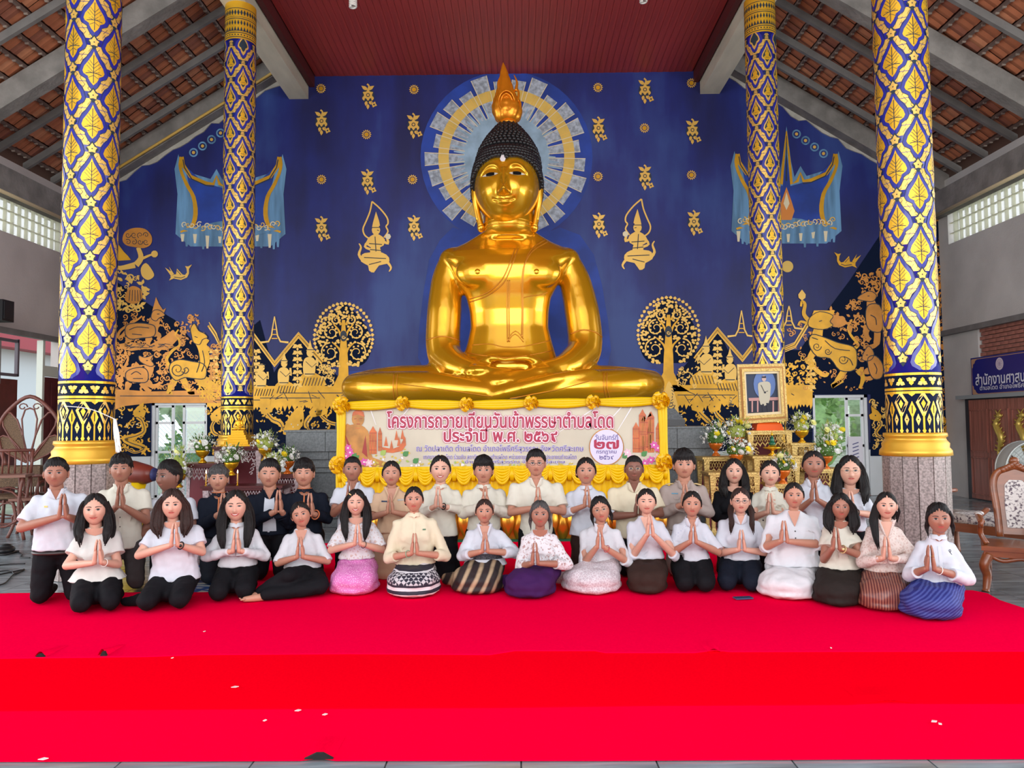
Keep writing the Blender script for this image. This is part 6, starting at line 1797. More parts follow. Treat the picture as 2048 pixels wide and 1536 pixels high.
    def ringz(z, rx, ry, dy=0, dx=0, e=2.3): R_.append([Vector((dx + rx * math.copysign(abs(math.cos(t_)) ** (2 / e), math.cos(t_)), dy + ry * math.copysign(abs(math.sin(t_)) ** (2 / e), math.sin(t_)), z)) for t_ in [2 * math.pi * q / 28 for q in range(28)]])
    zwst = max(hemz + .06, zh + .13)
    ringz(hemz, hipw + .012 + peplum * 1.2, .125 + belly * .6 + peplum * .8, -.005)
    ringz(hemz + .03, hipw + .006 + peplum * .8, .122 + belly * .6 + peplum * .5, -.005)
    ringz(zwst, (.138 if female else .155) + belly * .8, .108 + belly * .6, -.01)
    ringz((zwst + zs - .19) / 2, (cw + .145) / 2 + belly * .4, bd + belly * .3, -.012)
    ringz(zs - .19, cw - .012, bd + (.012 if female else 0), -.018)
    ringz(zs - .13, cw - .008, bd - .004, -.010); ringz(zs - .072, cw - .030, .084, -.004); ringz(zs - .042, cw * .72, .072, 0, hx * .2); ringz(zs - .016, cw * .49, .064, -.004, hx * .4); ringz(zs + .004, .078 * hs, .060, -.014, hx * .6); ringz(zs + .016, nr + .008, nr + .008, -.03, hx * .75)
    shb.loft(R_)
    if female: 
        for s_ in (-1, 1): shb.ell((s_ * .072, -bd + .02, zs - .195), (.062, .045, .06), 12, 8)
    sr = ar + .011 + (.004 if not female else 0)
    for k in (0, 1):
        shb.ell(sh[k] + Vector((0, 0, .0)), (sr + .004 + puff * .5, sr + .002 + puff * .4, sr + .004 + puff * .3), 14, 10)
        t1 = min(1, sleeve); e1 = sh[k].lerp(el[k], t1)
        shb.cap(sh[k], e1, sr + puff * .6, sr * (1.0 if sleeve < 1 else .96) + puff * .5 + (.008 if sleeve < 1 and not puff else 0), 16)
        if sleeve > 1:
            e2 = el[k].lerp(wr[k], sleeve - 1); shb.cap(el[k], e2, sr * .98, sr * .98 - (sleeve - 1) * .018 + (.006 if sleeve < 1.7 else 0), 16)
    # cut the rounded sleeve end so that it finishes in a clean cuff
    sme = remesh(shb, .0115, 3)
    bm = bmesh.new(); bm.from_mesh(sme); dele = []
    for k in (0, 1):
        if sleeve <= 1: e1 = sh[k].lerp(el[k], sleeve); d_ = (el[k] - sh[k]).normalized()
        else: e1 = el[k].lerp(wr[k], sleeve - 1); d_ = (wr[k] - el[k]).normalized()
        for v in bm.verts:
            q = v.co - e1; t_ = q.dot(d_)
            if t_ > -.002 and (q - d_ * t_).length < sr + .05 and t_ < .09:
                v.co -= d_ * (t_ + .0)
        e1 = None
    for v in bm.verts:
        # soft vertical drape folds
        q = v.co + Vector((PERS * 3.7, 0, 0)); f_ = .0075 * NZ(Vector((q.x * 13, q.y * 13, q.z * 7))) + .0045 * NZ(q * 27) + .002 * math.sin(v.co.x * 70 + v.co.z * 25 + PERS)
        v.co += v.normal * f_ if v.normal.length > .5 else Vector((0, f_, 0))
    bm.normal_update()
    bmesh.ops.smooth_vert(bm, verts=bm.verts, factor=.35, use_axis_x=True, use_axis_y=True, use_axis_z=True)
    bm.to_mesh(sme); bm.free()
    sme.polygons.foreach_set('use_smooth', [True] * len(sme.polygons)); sme.materials.append(shirt)
    if sleeve_mat:
        sme.materials.append(sleeve_mat); 
        sme.polygons.foreach_set('material_index', [1 if abs(p.center.x) > sw + .01 or (p.center.z > zs - .09 and abs(p.center.x) > sw * .2 and sleeve_mat is LACE) else 0 for p in sme.polygons])
    so = link('shirt', sme, root)
    bv = BVHTree.FromPolygons([tuple(v.co) for v in sme.vertices], [tuple(p.vertices) for p in sme.polygons])
    bvb = BVHTree.FromPolygons([tuple(v.co) for v in blob.vertices], [tuple(p.vertices) for p in blob.polygons])
    def fy(x, z, off=.003):
        h_ = bv.ray_cast(Vector((x, -1.0, z)), Vector((0, 1, 0)))
        y = h_[0].y if h_[0] is not None and abs(h_[0].y) < .35 else -.05
        # do not land on the forearm
        h2 = bvb.ray_cast(Vector((x, -1.0, z)), Vector((0, 1, 0)))
        if y < -.20 - belly: 
            y = -bd - .01
        if z > zs - .03 and h2[0] is not None and h2[0].y > -.16: y = min(y, h2[0].y)
        return Vector((x, y - off, z))
    def patch(name, rows, m, off=.004, cols=6):
        """rows of (z, x_left, x_right) laid over the shirt front"""
        p = MB(); vs = []
        for z, xl, xr in rows: vs += [fy(xl + (xr - xl) * k / cols, z, off) for k in range(cols + 1)]
        c = cols + 1; p.add(vs, [(j * c + k, j * c + k + 1, (j + 1) * c + k + 1, (j + 1) * c + k) for j in range(len(rows) - 1) for k in range(cols)])
        return p.build(name, m, root, True)
    nx = hx * .7
    def nfy(z0_, dp_):
        yt = -.034 - nr - .012; yb = min(fy(nx, z0_ - dp_, 0).y, -.07)
        return lambda x, z, off: Vector((x, yt + (yb - yt) * max(0, min(1.15, (z0_ + .012 - z) / (dp_ + .012))) + 2.2 * (x - nx) ** 2 - off, z))
    def fpatch(name, fn, rows, m, off, cols=6):
        p = MB(); vs = []
        for z, xl, xr in rows: vs += [fn(xl + (xr - xl) * k / cols, z, off) for k in range(cols + 1)]
        c = cols + 1; p.add(vs, [(j * c + k, j * c + k + 1, (j + 1) * c + k + 1, (j + 1) * c + k) for j in range(len(rows) - 1) for k in range(cols)])
        return p.build(name, m, root, True)
    def vrows(w0, z0, depth, sharp=1.0, n=6): return [(z0 - depth * k / n, nx - w0 * (1 - (k / n) ** sharp) - .0015, nx + w0 * (1 - (k / n) ** sharp) + .0015) for k in range(n + 1)]
    ztop = zs + .012
    if neck in ('collar', 'polo', 'v', 'round', 'shawl'):
        w0, dp, shp = {'collar': (.036, .085, 1), 'polo': (.036, .08, 1), 'v': (.055, .13, 1.1), 'round': (.068, .062, 3.2), 'shawl': (.048, .13, 1.2)}[neck]
        nf = nfy(ztop, dp)
        fpatch('neck_skin', nf, vrows(w0 * hs, ztop, dp, shp), skm, .005)
        if neck in ('collar', 'polo', 'shawl'):
            for s_ in (-1, 1):
                k1 = w0 * hs
                c = MB(); wd = .034 if neck != 'shawl' else .026; n = 5; vs = []
                for k in range(n + 1):
                    t_ = k / n; z = ztop + .012 - (dp + .012) * t_ * (.93 if neck != 'shawl' else 1.0); xi = nx + s_ * (k1 + .006) * (1 - t_ * .92); 
                    wz = wd * (.55 + .8 * t_ if neck != 'shawl' else 1 - .5 * t_); xo = xi + s_ * wz * (1.0 if t_ < .85 else .55)
                    vs += [nf(xi, z, .011), nf((xi + xo) / 2, z + .003, .015), nf(xo, z + .006, .004)]
                c.add(vs, [(3 * k + e, 3 * k + 3 + e, 3 * k + 4 + e, 3 * k + 1 + e) for k in range(n) for e in (0, 1)])
                c.build('collar', shirt, root, True)
            c = MB(); c.tube([Vector((nx + (nr + .012) * math.cos(a), -.026 + (nr + .010) * math.sin(a), ztop + .004 + .012 * math.sin(a))) for a in [R(-50 + q * 28) for q in range(11)]], .007, 8, flat=(Vector((0, 0, 1)), 1.6)); c.build('collar', shirt, root, True)
    elif neck == 'mandarin':
        c = MB(); n = 24; rg = []
        for z, r_ in ((ztop - .02, nr + .016), (ztop + .014, nr + .010), (ztop + .014, nr + .004), (ztop - .02, nr + .004)):
            rg.append([Vector((nx + r_ * math.cos(2 * math.pi * q / n), -.033 + r_ * math.sin(2 * math.pi * q / n), z - (.012 if q == 18 else 0))) for q in range(n)])
        c.loft(rg, caps=False); c.build('collar', shirt, root, True)
    # --- lower clothing
    lw = MB()
    kl, kr = kx if kx else (px - 45, px + 45)
    if sit:
        xl, xr = loc(kl, by - 25, -.36).x, loc(kr, by - 25, -.36).x; kc, kw = (xl + xr) / 2, (xr - xl) / 2; kw = max(.17, min(.36, kw)); kc = max(-.2, min(.2, kc))
        lw.ell((0, .04, .20), (hipw + .005, .16 + belly * .3, .15), 18, 12); lw.ell((0, .01, .26), (.128 + belly * .8, .095 + belly * .4, .07), 18, 10)
        if legs == 'cross':
            lw.cap((.08, -.02, .13), (-.10, -.32, .20), .10, .07); lw.cap((-.10, -.32, .20), (-.33, -.28, .06), .065, .05)
            lw.cap((.09, 0, .12), (.17, -.30, .10), .105, .08); lw.cap((.17, -.32, .09), (-.27, -.38, .055), .072, .052); lw.ell((.02, -.15, .09), (.2, .2, .08), 14, 8)
        elif skirt:
            d_ = {'front': 0, 'left': -1, 'right': 1}[legs]
            for s_ in (-1, 1): lw.cap((s_ * .08, .0, .18), (kc + s_ * kw * .42, -.30, .115), .11, .095)
            lw.ell((kc, -.17, .115), (kw, .26, .125), 22, 14); lw.ell((kc, -.14, .05), (kw + .015, .29, .065), 22, 10)
            if d_: lw.cap((kc + d_ * kw * .5, -.05, .08), (kc + d_ * (kw + .06), .08, .06), .085, .055)
        else:
            for s_ in (-1, 1):
                kn = (kc + s_ * kw * .52, -.33, .095); lw.cap((s_ * .085, .0, .18), kn, .108, .082); lw.cap((kn[0], kn[1], .08), (kc * .6 + s_ * .12, .12, .06), .07, .055)
                lw.ell((kc * .5 + s_ * .1, .17, .045), (.045, .10, .035), 10, 8)
            if legs == 'left': lw.cap((kc - kw * .7, -.1, .06), (kc - kw - .10, -.02, .04), .06, .035)
            lw.ell((kc * .5, -.1, .11), (.11, .17, .08), 12, 8)
    else:
        xl, xr = loc(kl, by - 20, -.05).x, loc(kr, by - 20, -.05).x; kw = max(.15, min(.24, (xr - xl) / 2)) if kx else .17
        lw.ell((0, .01, .47), (hipw, .13 + belly * .5, .12), 18, 12)
        if skirt:
            rg = []
            for z, rx, ry, dy in ((.0, kw, .15, .02), (.04, kw + .005, .16, .02), (.2, kw * .95, .14, .01), (.42, hipw - .005, .125, .01), (.55, hipw - .02, .11, 0)): rg.append([Vector((rx * math.cos(2 * math.pi * q / 24), dy + ry * math.sin(2 * math.pi * q / 24), z)) for q in range(24)])
            lw.loft(rg); lw.cap((-.08, .0, .07), (-.08, .4, .06), .07, .05); lw.cap((.08, .0, .07), (.08, .4, .06), .07, .05)
        else:
            for s_ in (-1, 1):
                lw.cap((s_ * .088, .0, .42), (s_ * kw * .58, -.03, .085), .10 + belly * .2, .078); lw.cap((s_ * kw * .58, -.02, .075), (s_ * .10, .38, .05), .068, .045); lw.ell((s_ * .1, .45, .045), (.04, .10, .035), 10, 8)
    lme = remesh(lw, .0145, 4)
    bm = bmesh.new(); bm.from_mesh(lme)
    for v in bm.verts:
        q = v.co + Vector((PERS * 2.3, 0, 0)); f_ = (.012 if skirt else .007) * NZ(Vector((q.x * 9, q.y * 9, q.z * 14))) + .005 * NZ(q * 22)
        v.co += v.normal * f_
        if v.co.z < .004: v.co.z = .004
    bm.to_mesh(lme); bm.free(); lme.polygons.foreach_set('use_smooth', [True] * len(lme.polygons)); lme.materials.append(lower)
    link('skirt' if skirt else 'trousers', lme, root)
    # --- small things worn
    def ringat(name, k, t_, r_, m, th_=.0022, flat_=None):
        c = el[k].lerp(wr[k], t_); d_ = (wr[k] - el[k]).normalized(); q = d_.to_track_quat('Z', 'Y').to_matrix()
        g_ = MB(); g_.tube([c + q @ Vector((r_ * math.cos(a), r_ * math.sin(a), 0)) for a in [2 * math.pi * i / 14 for i in range(14)]], th_, 6, closed=True, caps=False, flat=None)
        if name == 'wristwatch': g_.ell(c + q @ Vector((0, 0, 0)) + Vector((0, -r_ - .002, .004)), (.013, .006, .013), 12, 6)
        g_.build(name, m, root, True)
    wrr = (.0235 if female else .027) + .004
    for e in extras:
        if e[0] == 'watch': ringat('wristwatch', e[1], .90, wrr + .003, mat('watch_' + (e[2] if len(e) > 2 else 'black'), (.02, .02, .02) if len(e) < 3 else (.6, .45, .2), .3, metal=.5), .005)
        elif e[0] == 'bracelet': ringat('bracelet', e[1], .88, wrr + .004, mat('bracelet_' + e[2], {'white': (.8, .78, .72), 'black': (.02, .02, .02), 'green': (.2, .4, .25), 'red': (.5, .05, .05), 'gold': (.8, .5, .15)}[e[2]], .4), .003)
        elif e[0] == 'buttons':
            for q in range(e[1]):
                p = fy(nx, zs - .10 - q * e[2], .005); u_ = MB(); u_.ell(p, (.006, .003, .006), 8, 6); u_.build('button', mat('button_' + e[3], (.02, .02, .02) if e[3] == 'dark' else (.7, .68, .6), .3), root)
        elif e[0] == 'placket': patch('placket', [(z, nx - .012, nx + .012) for z in [zs - .06 - q * (zs - .06 - hemz - .02) / 8 for q in range(9)]], e[1], .005, 2)
        elif e[0] == 'badge':
            x, z, w2, h2 = e[1:5]; patch('badge', [(zs - z + h2, x - w2, x + w2), (zs - z - h2, x - w2, x + w2)], mat('badge_' + e[5], {'gold': (.75, .5, .15), 'navy': (.03, .06, .12), 'white': (.8, .8, .75), 'silver': (.6, .6, .55), 'green': (.08, .15, .08), 'blue': (.1, .25, .35)}[e[5]], .35, metal=.3), .006, 3)
        elif e[0] == 'pocket':
            for s_ in ((-1, 1) if len(e) < 2 else (e[1],)):
                patch('pocket_flap', [(zs - .125, s_ * .04, s_ * .10), (zs - .14, s_ * .04, s_ * .10), (zs - .155, s_ * .055, s_ * .085)], shirt, .009, 4)
        elif e[0] == 'trim':       # orange piping of the collar, front and shoulders
            patch('trim', [(z, nx - .006, nx + .006) for z in [ztop - .01 - q * .035 for q in range(8)]], COR, .006, 2)
            for s_ in (-1, 1): patch('trim', [(ztop + .0 - q * .01, nx + s_ * (.012 + q * .001), nx + s_ * (.022 + q * .003)) for q in range(4)], COR, .01, 2)
            c = MB()
            for dz in (.010, -.012): c.tube([Vector((nx + (nr + .009) * math.cos(a), -.033 + (nr + .009) * math.sin(a), ztop + dz)) for a in [2 * math.pi * q / 20 for q in range(20)]], .004, 6, closed=True, caps=False)
            c.build('trim', COR, root, True)
        elif e[0] == 'print': patch('printed_motif', [(zs - .045 - q * .022, -.125 - .004 * q, -.035 - .012 * q) for q in range(7)], FLORAL, .004, 6)
        elif e[0] == 'yoke': patch('embroidered_yoke', [(z, nx - .045, nx + .045) for z in [ztop - .02 - q * .035 for q in range(9)]], e[1], .006, 6)
        elif e[0] == 'cuffs':
            for k in (0, 1): ringat('cuff', k, min(.93, sleeve - 1), wrr + .012, e[1], .007)
        elif e[0] == 'epaulette':
            for s_ in (-1, 1):
                u_ = MB(); a0 = Vector((s_ * (.085), -.01, zs - .012)); a1 = sh[0 if s_ < 0 else 1] + Vector((0, -.01, .066)); u_.tube([a0, a0.lerp(a1, .5) + Vector((0, 0, .006)), a1], .022, 8, flat=(Vector((0, 0, 1)), .3))
                u_.build('epaulette', mat('epaulette_gold', (.72, .55, .25), .4, metal=.3), root, True)
        elif e[0] == 'ribbon':
            c = fy(.085, zs - .10, .006); u_ = MB(); u_.tube([c + Vector((-.012, 0, -.022)), c + Vector((.006, 0, .006)), c + Vector((.004, 0, .016)), c + Vector((-.004, 0, .016)), c + Vector((-.006, 0, .006)), c + Vector((.012, 0, -.022))], .0025, 6); u_.build('ribbon_badge', mat('ribbon_black', (.01, .01, .01), .5), root)
        elif e[0] == 'sash': patch('waist_sash', [(z, -hipw - .0, hipw) for z in (e[1], e[1] - .025, e[1] - .05)], CGR, .006, 12)
        elif e[0] == 'open_jacket':
            patch('inner_shirt', [(ztop - .03 - q * .05, nx - .045 - .002 * q, nx + .04 + .004 * q) for q in range(10)], CW, .005, 6)
        elif e[0] == 'clip': 
            c = hc + Vector((e[1] * .05, -.07, .085)) * 1; u_ = MB(); u_.ell(c, (.016, .006, .006), 8, 6, Matrix.Rotation(.6, 3, 'Y')); u_.build('hair_clip', mat('gold_clip', (.8, .6, .25), .3, metal=.6), root)
        elif e[0] == 'earring':
            for s_ in (-1, 1):
                u_ = MB(); u_.ell((s_ * .088, .004, -.043), (.0045, .004, .0045), 8, 6); o = link('earring', u_.mesh('earring', mat('pearl', (.85, .82, .75), .2)), root); o.matrix_local = Rh
        elif e[0] == 'belt':
            u_ = MB(); u_.tube([Vector(((hipw - .004) * math.cos(a), -.005 + (.123 + belly * .5) * math.sin(a), hemz - .015)) for a in [2 * math.pi * q / 28 for q in range(28)]], .014, 8, closed=True, caps=False, flat=(Vector((0, 0, 1)), 1.0)); u_.build('belt', mat('belt_leather', (.03, .02, .018), .4), root, True)
        elif e[0] == 'ring':
            p = tipL.lerp(wrist, .42) + Vector((.012, -.038, 0)); u_ = MB(); u_.ell(p, (.010, .008, .003), 8, 6); u_.build('finger_ring', mat('gold_ring', (.85, .6, .2), .2, metal=.8), root)
    return root
GLF = mat('glasses_frame', (.05, .04, .05), .3, metal=.5); GLG = mat('glasses_gold', (.5, .35, .2), .3, metal=.7)
# ---- front row, left to right
person('young woman at the left end of the front row in an ivory puff-sleeved peplum blouse', 190, 993, 1058, (188, 1236), 'sit', 92, 'l', 'long', .22, None, cloth('blouse_ivory', (.66, .65, .61)), .62, 'round', CK, (132, 246), (196, 1086), ((133, 1138), (236, 1135)), 'f', mouth='smile', puff=.045, peplum=.05, hem=.215, extras=(('bracelet', 1, 'white'),))
person('woman with long dark brown hair in a white scoop-neck tee, dark watch on her wrist', 345, 986, 1046, (315, 1230), 'sit', 118, 'l', 'bob', .22, HAIRB, CW, .62, 'round', CK, (262, 388), (349, 1053), ((277, 1117), (404, 1110)), 'f', belly=.045, legs='left', hem=.19, puff=.015, extras=(('watch', 1),))
person('smiling woman with very long straight black hair over a white long-sleeved shirt', 472, 986, 1050, (462, 1210), 'sit', 92, 'l', 'long', .30, None, CWW, 1.88, 'mandarin', CK, (412, 512), (472, 1064), ((412, 1120), (530, 1118)), 'f', eye='narrow', mouth='grin', hem=.245, belly=.01, extras=(('pocket',), ('buttons', 5, .045, 'pale')))
person('barefoot woman with head tilted, white V-neck top, sitting with folded legs', 602, 1008, 1062, (590, 1203), 'sit', 88, 'm', 'tied', .3, None, CWW, 1.0, 'v', CK, (540, 648), (600, 1080), ((556, 1132), (655, 1128)), 'f', tilt=-.22, legs='cross', hem=.20, mouth='smile')
person('smiling woman with long black hair, white lace blouse and pink woven skirt', 712, 984, 1038, (706, 1197), 'sit', 84, 'l', 'long', .30, None, LACE, .92, 'round', SPINK, (656, 756), (715, 1054), ((662, 1106), (765, 1105)), 'f', eye='narrow', mouth='grin', skirt=True, hem=.27, puff=.01, extras=(('clip', -1), ('bracelet', 1, 'black')))
person('woman in a cream stand-collar jacket and black and white patterned skirt', 828, 978, 1031, (824, 1202), 'sit', 98, 'm', 'bun_side', .3, None, CWC, 1.35, 'mandarin', SBW, (770, 880), (829, 1073), ((776, 1122), (892, 1118)), 'f', skirt=True, hem=.235, belly=.025, extras=(('placket', CWC), ('badge', .085, .12, .014, .006, 'green'), ('bracelet', 0, 'green')))
person('elderly woman in a white jacket with dark sash and gold striped skirt', 969, 1003, 1054, (955, 1195), 'sit', 82, 'm', 'tied', .3, HAIRB, CW, 1.42, 'shawl', SBG, (902, 1008), (970, 1070), ((924, 1118), (1030, 1112)), 'f', skirt=True, legs='left', hem=.20, peplum=.03, puff=.012, extras=(('sash', .315),))
person('elderly woman in a white lace tunic and dark purple skirt', 1080, 1007, 1062, (1078, 1204), 'sit', 82, 'd', 'wispy', .3, HAIRG, LACE3, 1.42, 'round', CPU, (1008, 1112), (1070, 1092), ((1040, 1140), (1135, 1135)), 'f', skirt=True, legs='left', hem=.16, belly=.01)
person('woman with glasses in a white collared shirt and white lace skirt, head tilted', 1201, 998, 1052, (1190, 1195), 'sit', 92, 'm', 'wispy', .3, None, CWW, 1.15, 'collar', SWL, (1124, 1245), (1200, 1060), ((1168, 1132), (1256, 1130)), 'f', tilt=-.16, skirt=True, legs='left', hem=.19, glasses=GLG, extras=(('bracelet', 1, 'red'),))
person('smiling woman in a white elbow-sleeved top and plain dark brown tube skirt', 1293, 982, 1036, (1296, 1194), 'sit', 86, 'l', 'tied', .3, None, CW, 1.12, 'v', CBR, (1256, 1337), (1300, 1036), ((1266, 1118), (1350, 1118)), 'f', mouth='smile', eye='narrow', skirt=True, hem=.255)
person('young woman in a white polo shirt with blue printed shoulder, black trousers', 1384, 987, 1041, (1392, 1193), 'sit', 84, 'm', 'tied', .3, None, CW, .95, 'polo', CK, (1350, 1432), (1386, 1050), ((1346, 1110), (1436, 1110)), 'f', tilt=.04, hem=.235, sleeve_mat=None, extras=(('print',),))
person('woman with glasses and two pigtails in a white polo shirt', 1481, 981, 1034, (1480, 1192), 'sit', 96, 'l', 'pigtails', .26, HAIRB, CW, .80, 'polo', CN, (1432, 1528), (1483, 1066), ((1440, 1112), (1540, 1112)), 'f', hem=.235, belly=.015, glasses=GLF)
person('large older woman all in white with dark blouse buttons and full white skirt', 1588, 970, 1024, (1585, 1208), 'sit', 112, 'm', 'tied', .3, None, CWW, 1.12, 'v', cloth('skirt_white_silk', (.66, .65, .67), rough=.45, bump=.5), (1516, 1645), (1568, 1048), ((1530, 1100), (1640, 1095)), 'f', skirt=True, hem=.24, belly=.085, extras=(('buttons', 4, .055, 'dark'),))
person('woman with shoulder-length curly black hair, white top and black skirt', 1681, 994, 1046, (1676, 1222), 'sit', 76, 'd', 'bob', .20, None, CWK, .55, 'round', cloth('skirt_black', (.022, .016, .014)), (1628, 1728), (1672, 1062), ((1648, 1125), (1726, 1118)), 'f', skirt=True, hem=.25, extras=(('watch', 1, 'gold'),))
person('woman in a cream lace jacket and brown silk skirt, long hair over one shoulder', 1773, 990, 1046, (1765, 1232), 'sit', 84, 'l', 'long_one', .34, None, LACE2, 1.9, 'shawl', SBRN, (1716, 1822), (1773, 1080), ((1724, 1132), (1832, 1126)), 'f', skirt=True, hem=.255, mouth='smile', extras=(('earring',),))
person('woman at the right end in a white jacket with ribbon pin and blue skirt', 1878, 1012, 1076, (1868, 1252), 'sit', 96, 'd', 'wispy', .3, None, CW, 1.5, 'mandarin', SBL, (1802, 1934), (1860, 1098), ((1818, 1158), (1938, 1166)), 'f', skirt=True, legs='front', hem=.20, belly=.015, tilt=-.05, extras=(('ribbon',), ('placket', CW), ('bracelet', 1, 'white'), ('ring',)))
# ---- back row, left to right
person('man at the far left in a white polo shirt with small gold badge, black trousers', 112, 923, 982, (110, 1213), 'up', 122, 'd', 'men', .3, None, CW, .78, 'polo', CK, (46, 165), (126, 994), ((42, 1062), (172, 1052)), 'm', belly=.035, hem=.45, extras=(('badge', -.085, .12, .014, .007, 'gold'), ('belt',)), hwid=1.05)
person('man with lowered eyes in a white short-sleeved shirt with dark buttons', 242, 915, 972, None, 'up', 112, 'd', 'men_fringe', .3, None, CWK, .62, 'collar', cloth('trousers_brown_grey', (.06, .05, .05)), (195, 290), (240, 976), ((198, 1050), (292, 1046)), 'm', eye='narrow', Y=6.95, hem=.38, extras=(('buttons', 5, .085, 'dark'), ('placket', CWK)))
person('man in a white polo shirt looking away towards the left', 338, 925, 988, None, 'up', 102, 'x', 'men', .3, None, CW, .62, 'polo', CK, None, (350, 1010), None, 'm', Y=7.15, look=-.75)
person('grey-haired man in a black jacket with thin orange piping at the collar', 437, 935, 987, None, 'up', 96, 'm', 'men_fringe', .3, HAIRG, CN, 1.9, 'mandarin', cloth('trousers_dark_grey', (.03, .035, .045)), None, (446, 990), ((405, 1055), (480, 1055)), 'm', Y=7.3, extras=(('trim',),))
person('man in an open black blazer over a white shirt, leaning towards the right', 539, 922, 980, None, 'up', 104, 'm', 'men', .3, None, CN, 1.85, 'collar', CK, None, (557, 984), ((496, 1052), (580, 1050)), 'm', Y=7.42, eye='narrow', extras=(('open_jacket',),), tilt=.04)
person('smiling man in a black jacket with orange collar and cuffs', 608, 922, 978, None, 'up', 96, 'm', 'men_fringe', .3, None, CN, 1.85, 'mandarin', CK, None, (620, 990), ((572, 1045), (655, 1040)), 'm', Y=7.48, eye='narrow', mouth='smile', extras=(('trim',), ('cuffs', COR)))
person('man in a white polo shirt with hands raised to his chin', 705, 916, 967, None, 'up', 88, 'd', 'men_thin', .3, None, CW, .62, 'polo', CK, None, (699, 968), ((668, 1030), (745, 1030)), 'm', Y=7.5)
person('woman in a tan uniform dress with a dark name badge', 783, 924, 976, (785, 1158), 'up', 88, 'm', 'tied', .3, None, CKH2, .8, 'shawl', CKH2, (748, 838), (780, 990), ((744, 1038), (826, 1036)), 'f', skirt=True, Y=7.5, eye='narrow', extras=(('badge', -.075, .11, .028, .006, 'navy'), ('badge', .085, .10, .032, .008, 'silver')))
person('smiling woman with red lips in a cream long-sleeved jacket and black skirt', 881, 913, 970, (885, 1160), 'up', 84, 'l', 'tied', .3, None, CWK, 1.72, 'mandarin', CK, (850, 925), (876, 976), ((846, 1030), (928, 1024)), 'f', skirt=True, Y=7.52, mouth='grin', hem=.40, extras=(('pocket',), ('watch', 1)))
person('older man with thick black hair in a buttoned cream jacket', 967, 917, 971, None, 'up', 92, 'm', 'men_full', .3, None, CWK, 1.8, 'mandarin', CK, None, (970, 976), ((926, 1030), (1014, 1030)), 'm', Y=7.52, hem=.36, extras=(('buttons', 5, .05, 'pale'),))
person('man with glasses in a cream short-sleeved shirt, tallest at the middle', 1072, 903, 957, None, 'up', 112, 'm', 'men', .3, None, CWK, .78, 'collar', CK, None, (1076, 978), ((1022, 1028), (1126, 1026)), 'm', Y=7.45, hem=.34, glasses=GLF, extras=(('pocket', 1), ('watch', 1, 'gold')))
person('woman with a low side bun in a white three-quarter-sleeve blouse', 1172, 917, 973, (1165, 1160), 'up', 88, 'm', 'bun_side', .3, None, CW, 1.42, 'mandarin', CBR, (1132, 1200), (1174, 976), ((1130, 1030), (1220, 1028)), 'f', skirt=True, Y=7.5, hem=.40)
person('older dark-skinned man with glasses in a cream short-sleeved shirt', 1268, 914, 967, None, 'up', 108, 'x', 'men_thin', .3, None, CWC, .80, 'collar', CK, None, (1276, 992), ((1224, 1036), (1322, 1030)), 'm', Y=7.45, belly=.02, hem=.38, glasses=GLG)
person('man in a greyish khaki uniform with gold shoulder boards and a medal bar', 1368, 904, 962, None, 'up', 100, 'm', 'men_full', .3, None, CKH, 1.8, 'collar', CKH, None, (1370, 970), ((1326, 1030), (1418, 1028)), 'm', Y=7.45, extras=(('epaulette',), ('badge', -.085, .10, .03, .005, 'blue'), ('badge', .095, .09, .036, .008, 'silver'), ('pocket',)))
person('young woman with long black hair in a plain black dress', 1468, 920, 972, None, 'up', 88, 'l', 'long', .20, None, CK, 1.7, 'round', CK, None, (1472, 1012), ((1430, 1036), (1508, 1034)), 'f', skirt=True, Y=7.55)
person('woman in a cream blouse with pink embroidered collar and front', 1540, 923, 976, None, 'up', 76, 'l', 'tied', .3, None, CWK, 1.1, 'mandarin', CK, None, (1540, 990), ((1506, 1038), (1574, 1034)), 'f', skirt=True, Y=7.45, extras=(('yoke', EMB), ('cuffs', CPK)))
person('woman with short tied-back hair and broad face in a white collared shirt', 1627, 904, 960, None, 'up', 84, 'd', 'tied', .3, None, CW, .85, 'polo', CK, None, (1628, 964), ((1590, 1030), (1668, 1024)), 'f', Y=7.42, mouth='smile', hwid=1.08)
person('woman with round glasses and long loose black hair in a white top', 1700, 914, 976, None, 'up', 94, 'l', 'long', .22, None, CW, 1.3, 'round', CK, None, (1701, 986), ((1652, 1040), (1748, 1034)), 'f', Y=7.35, glasses=GLG, extras=(('watch', 1),))
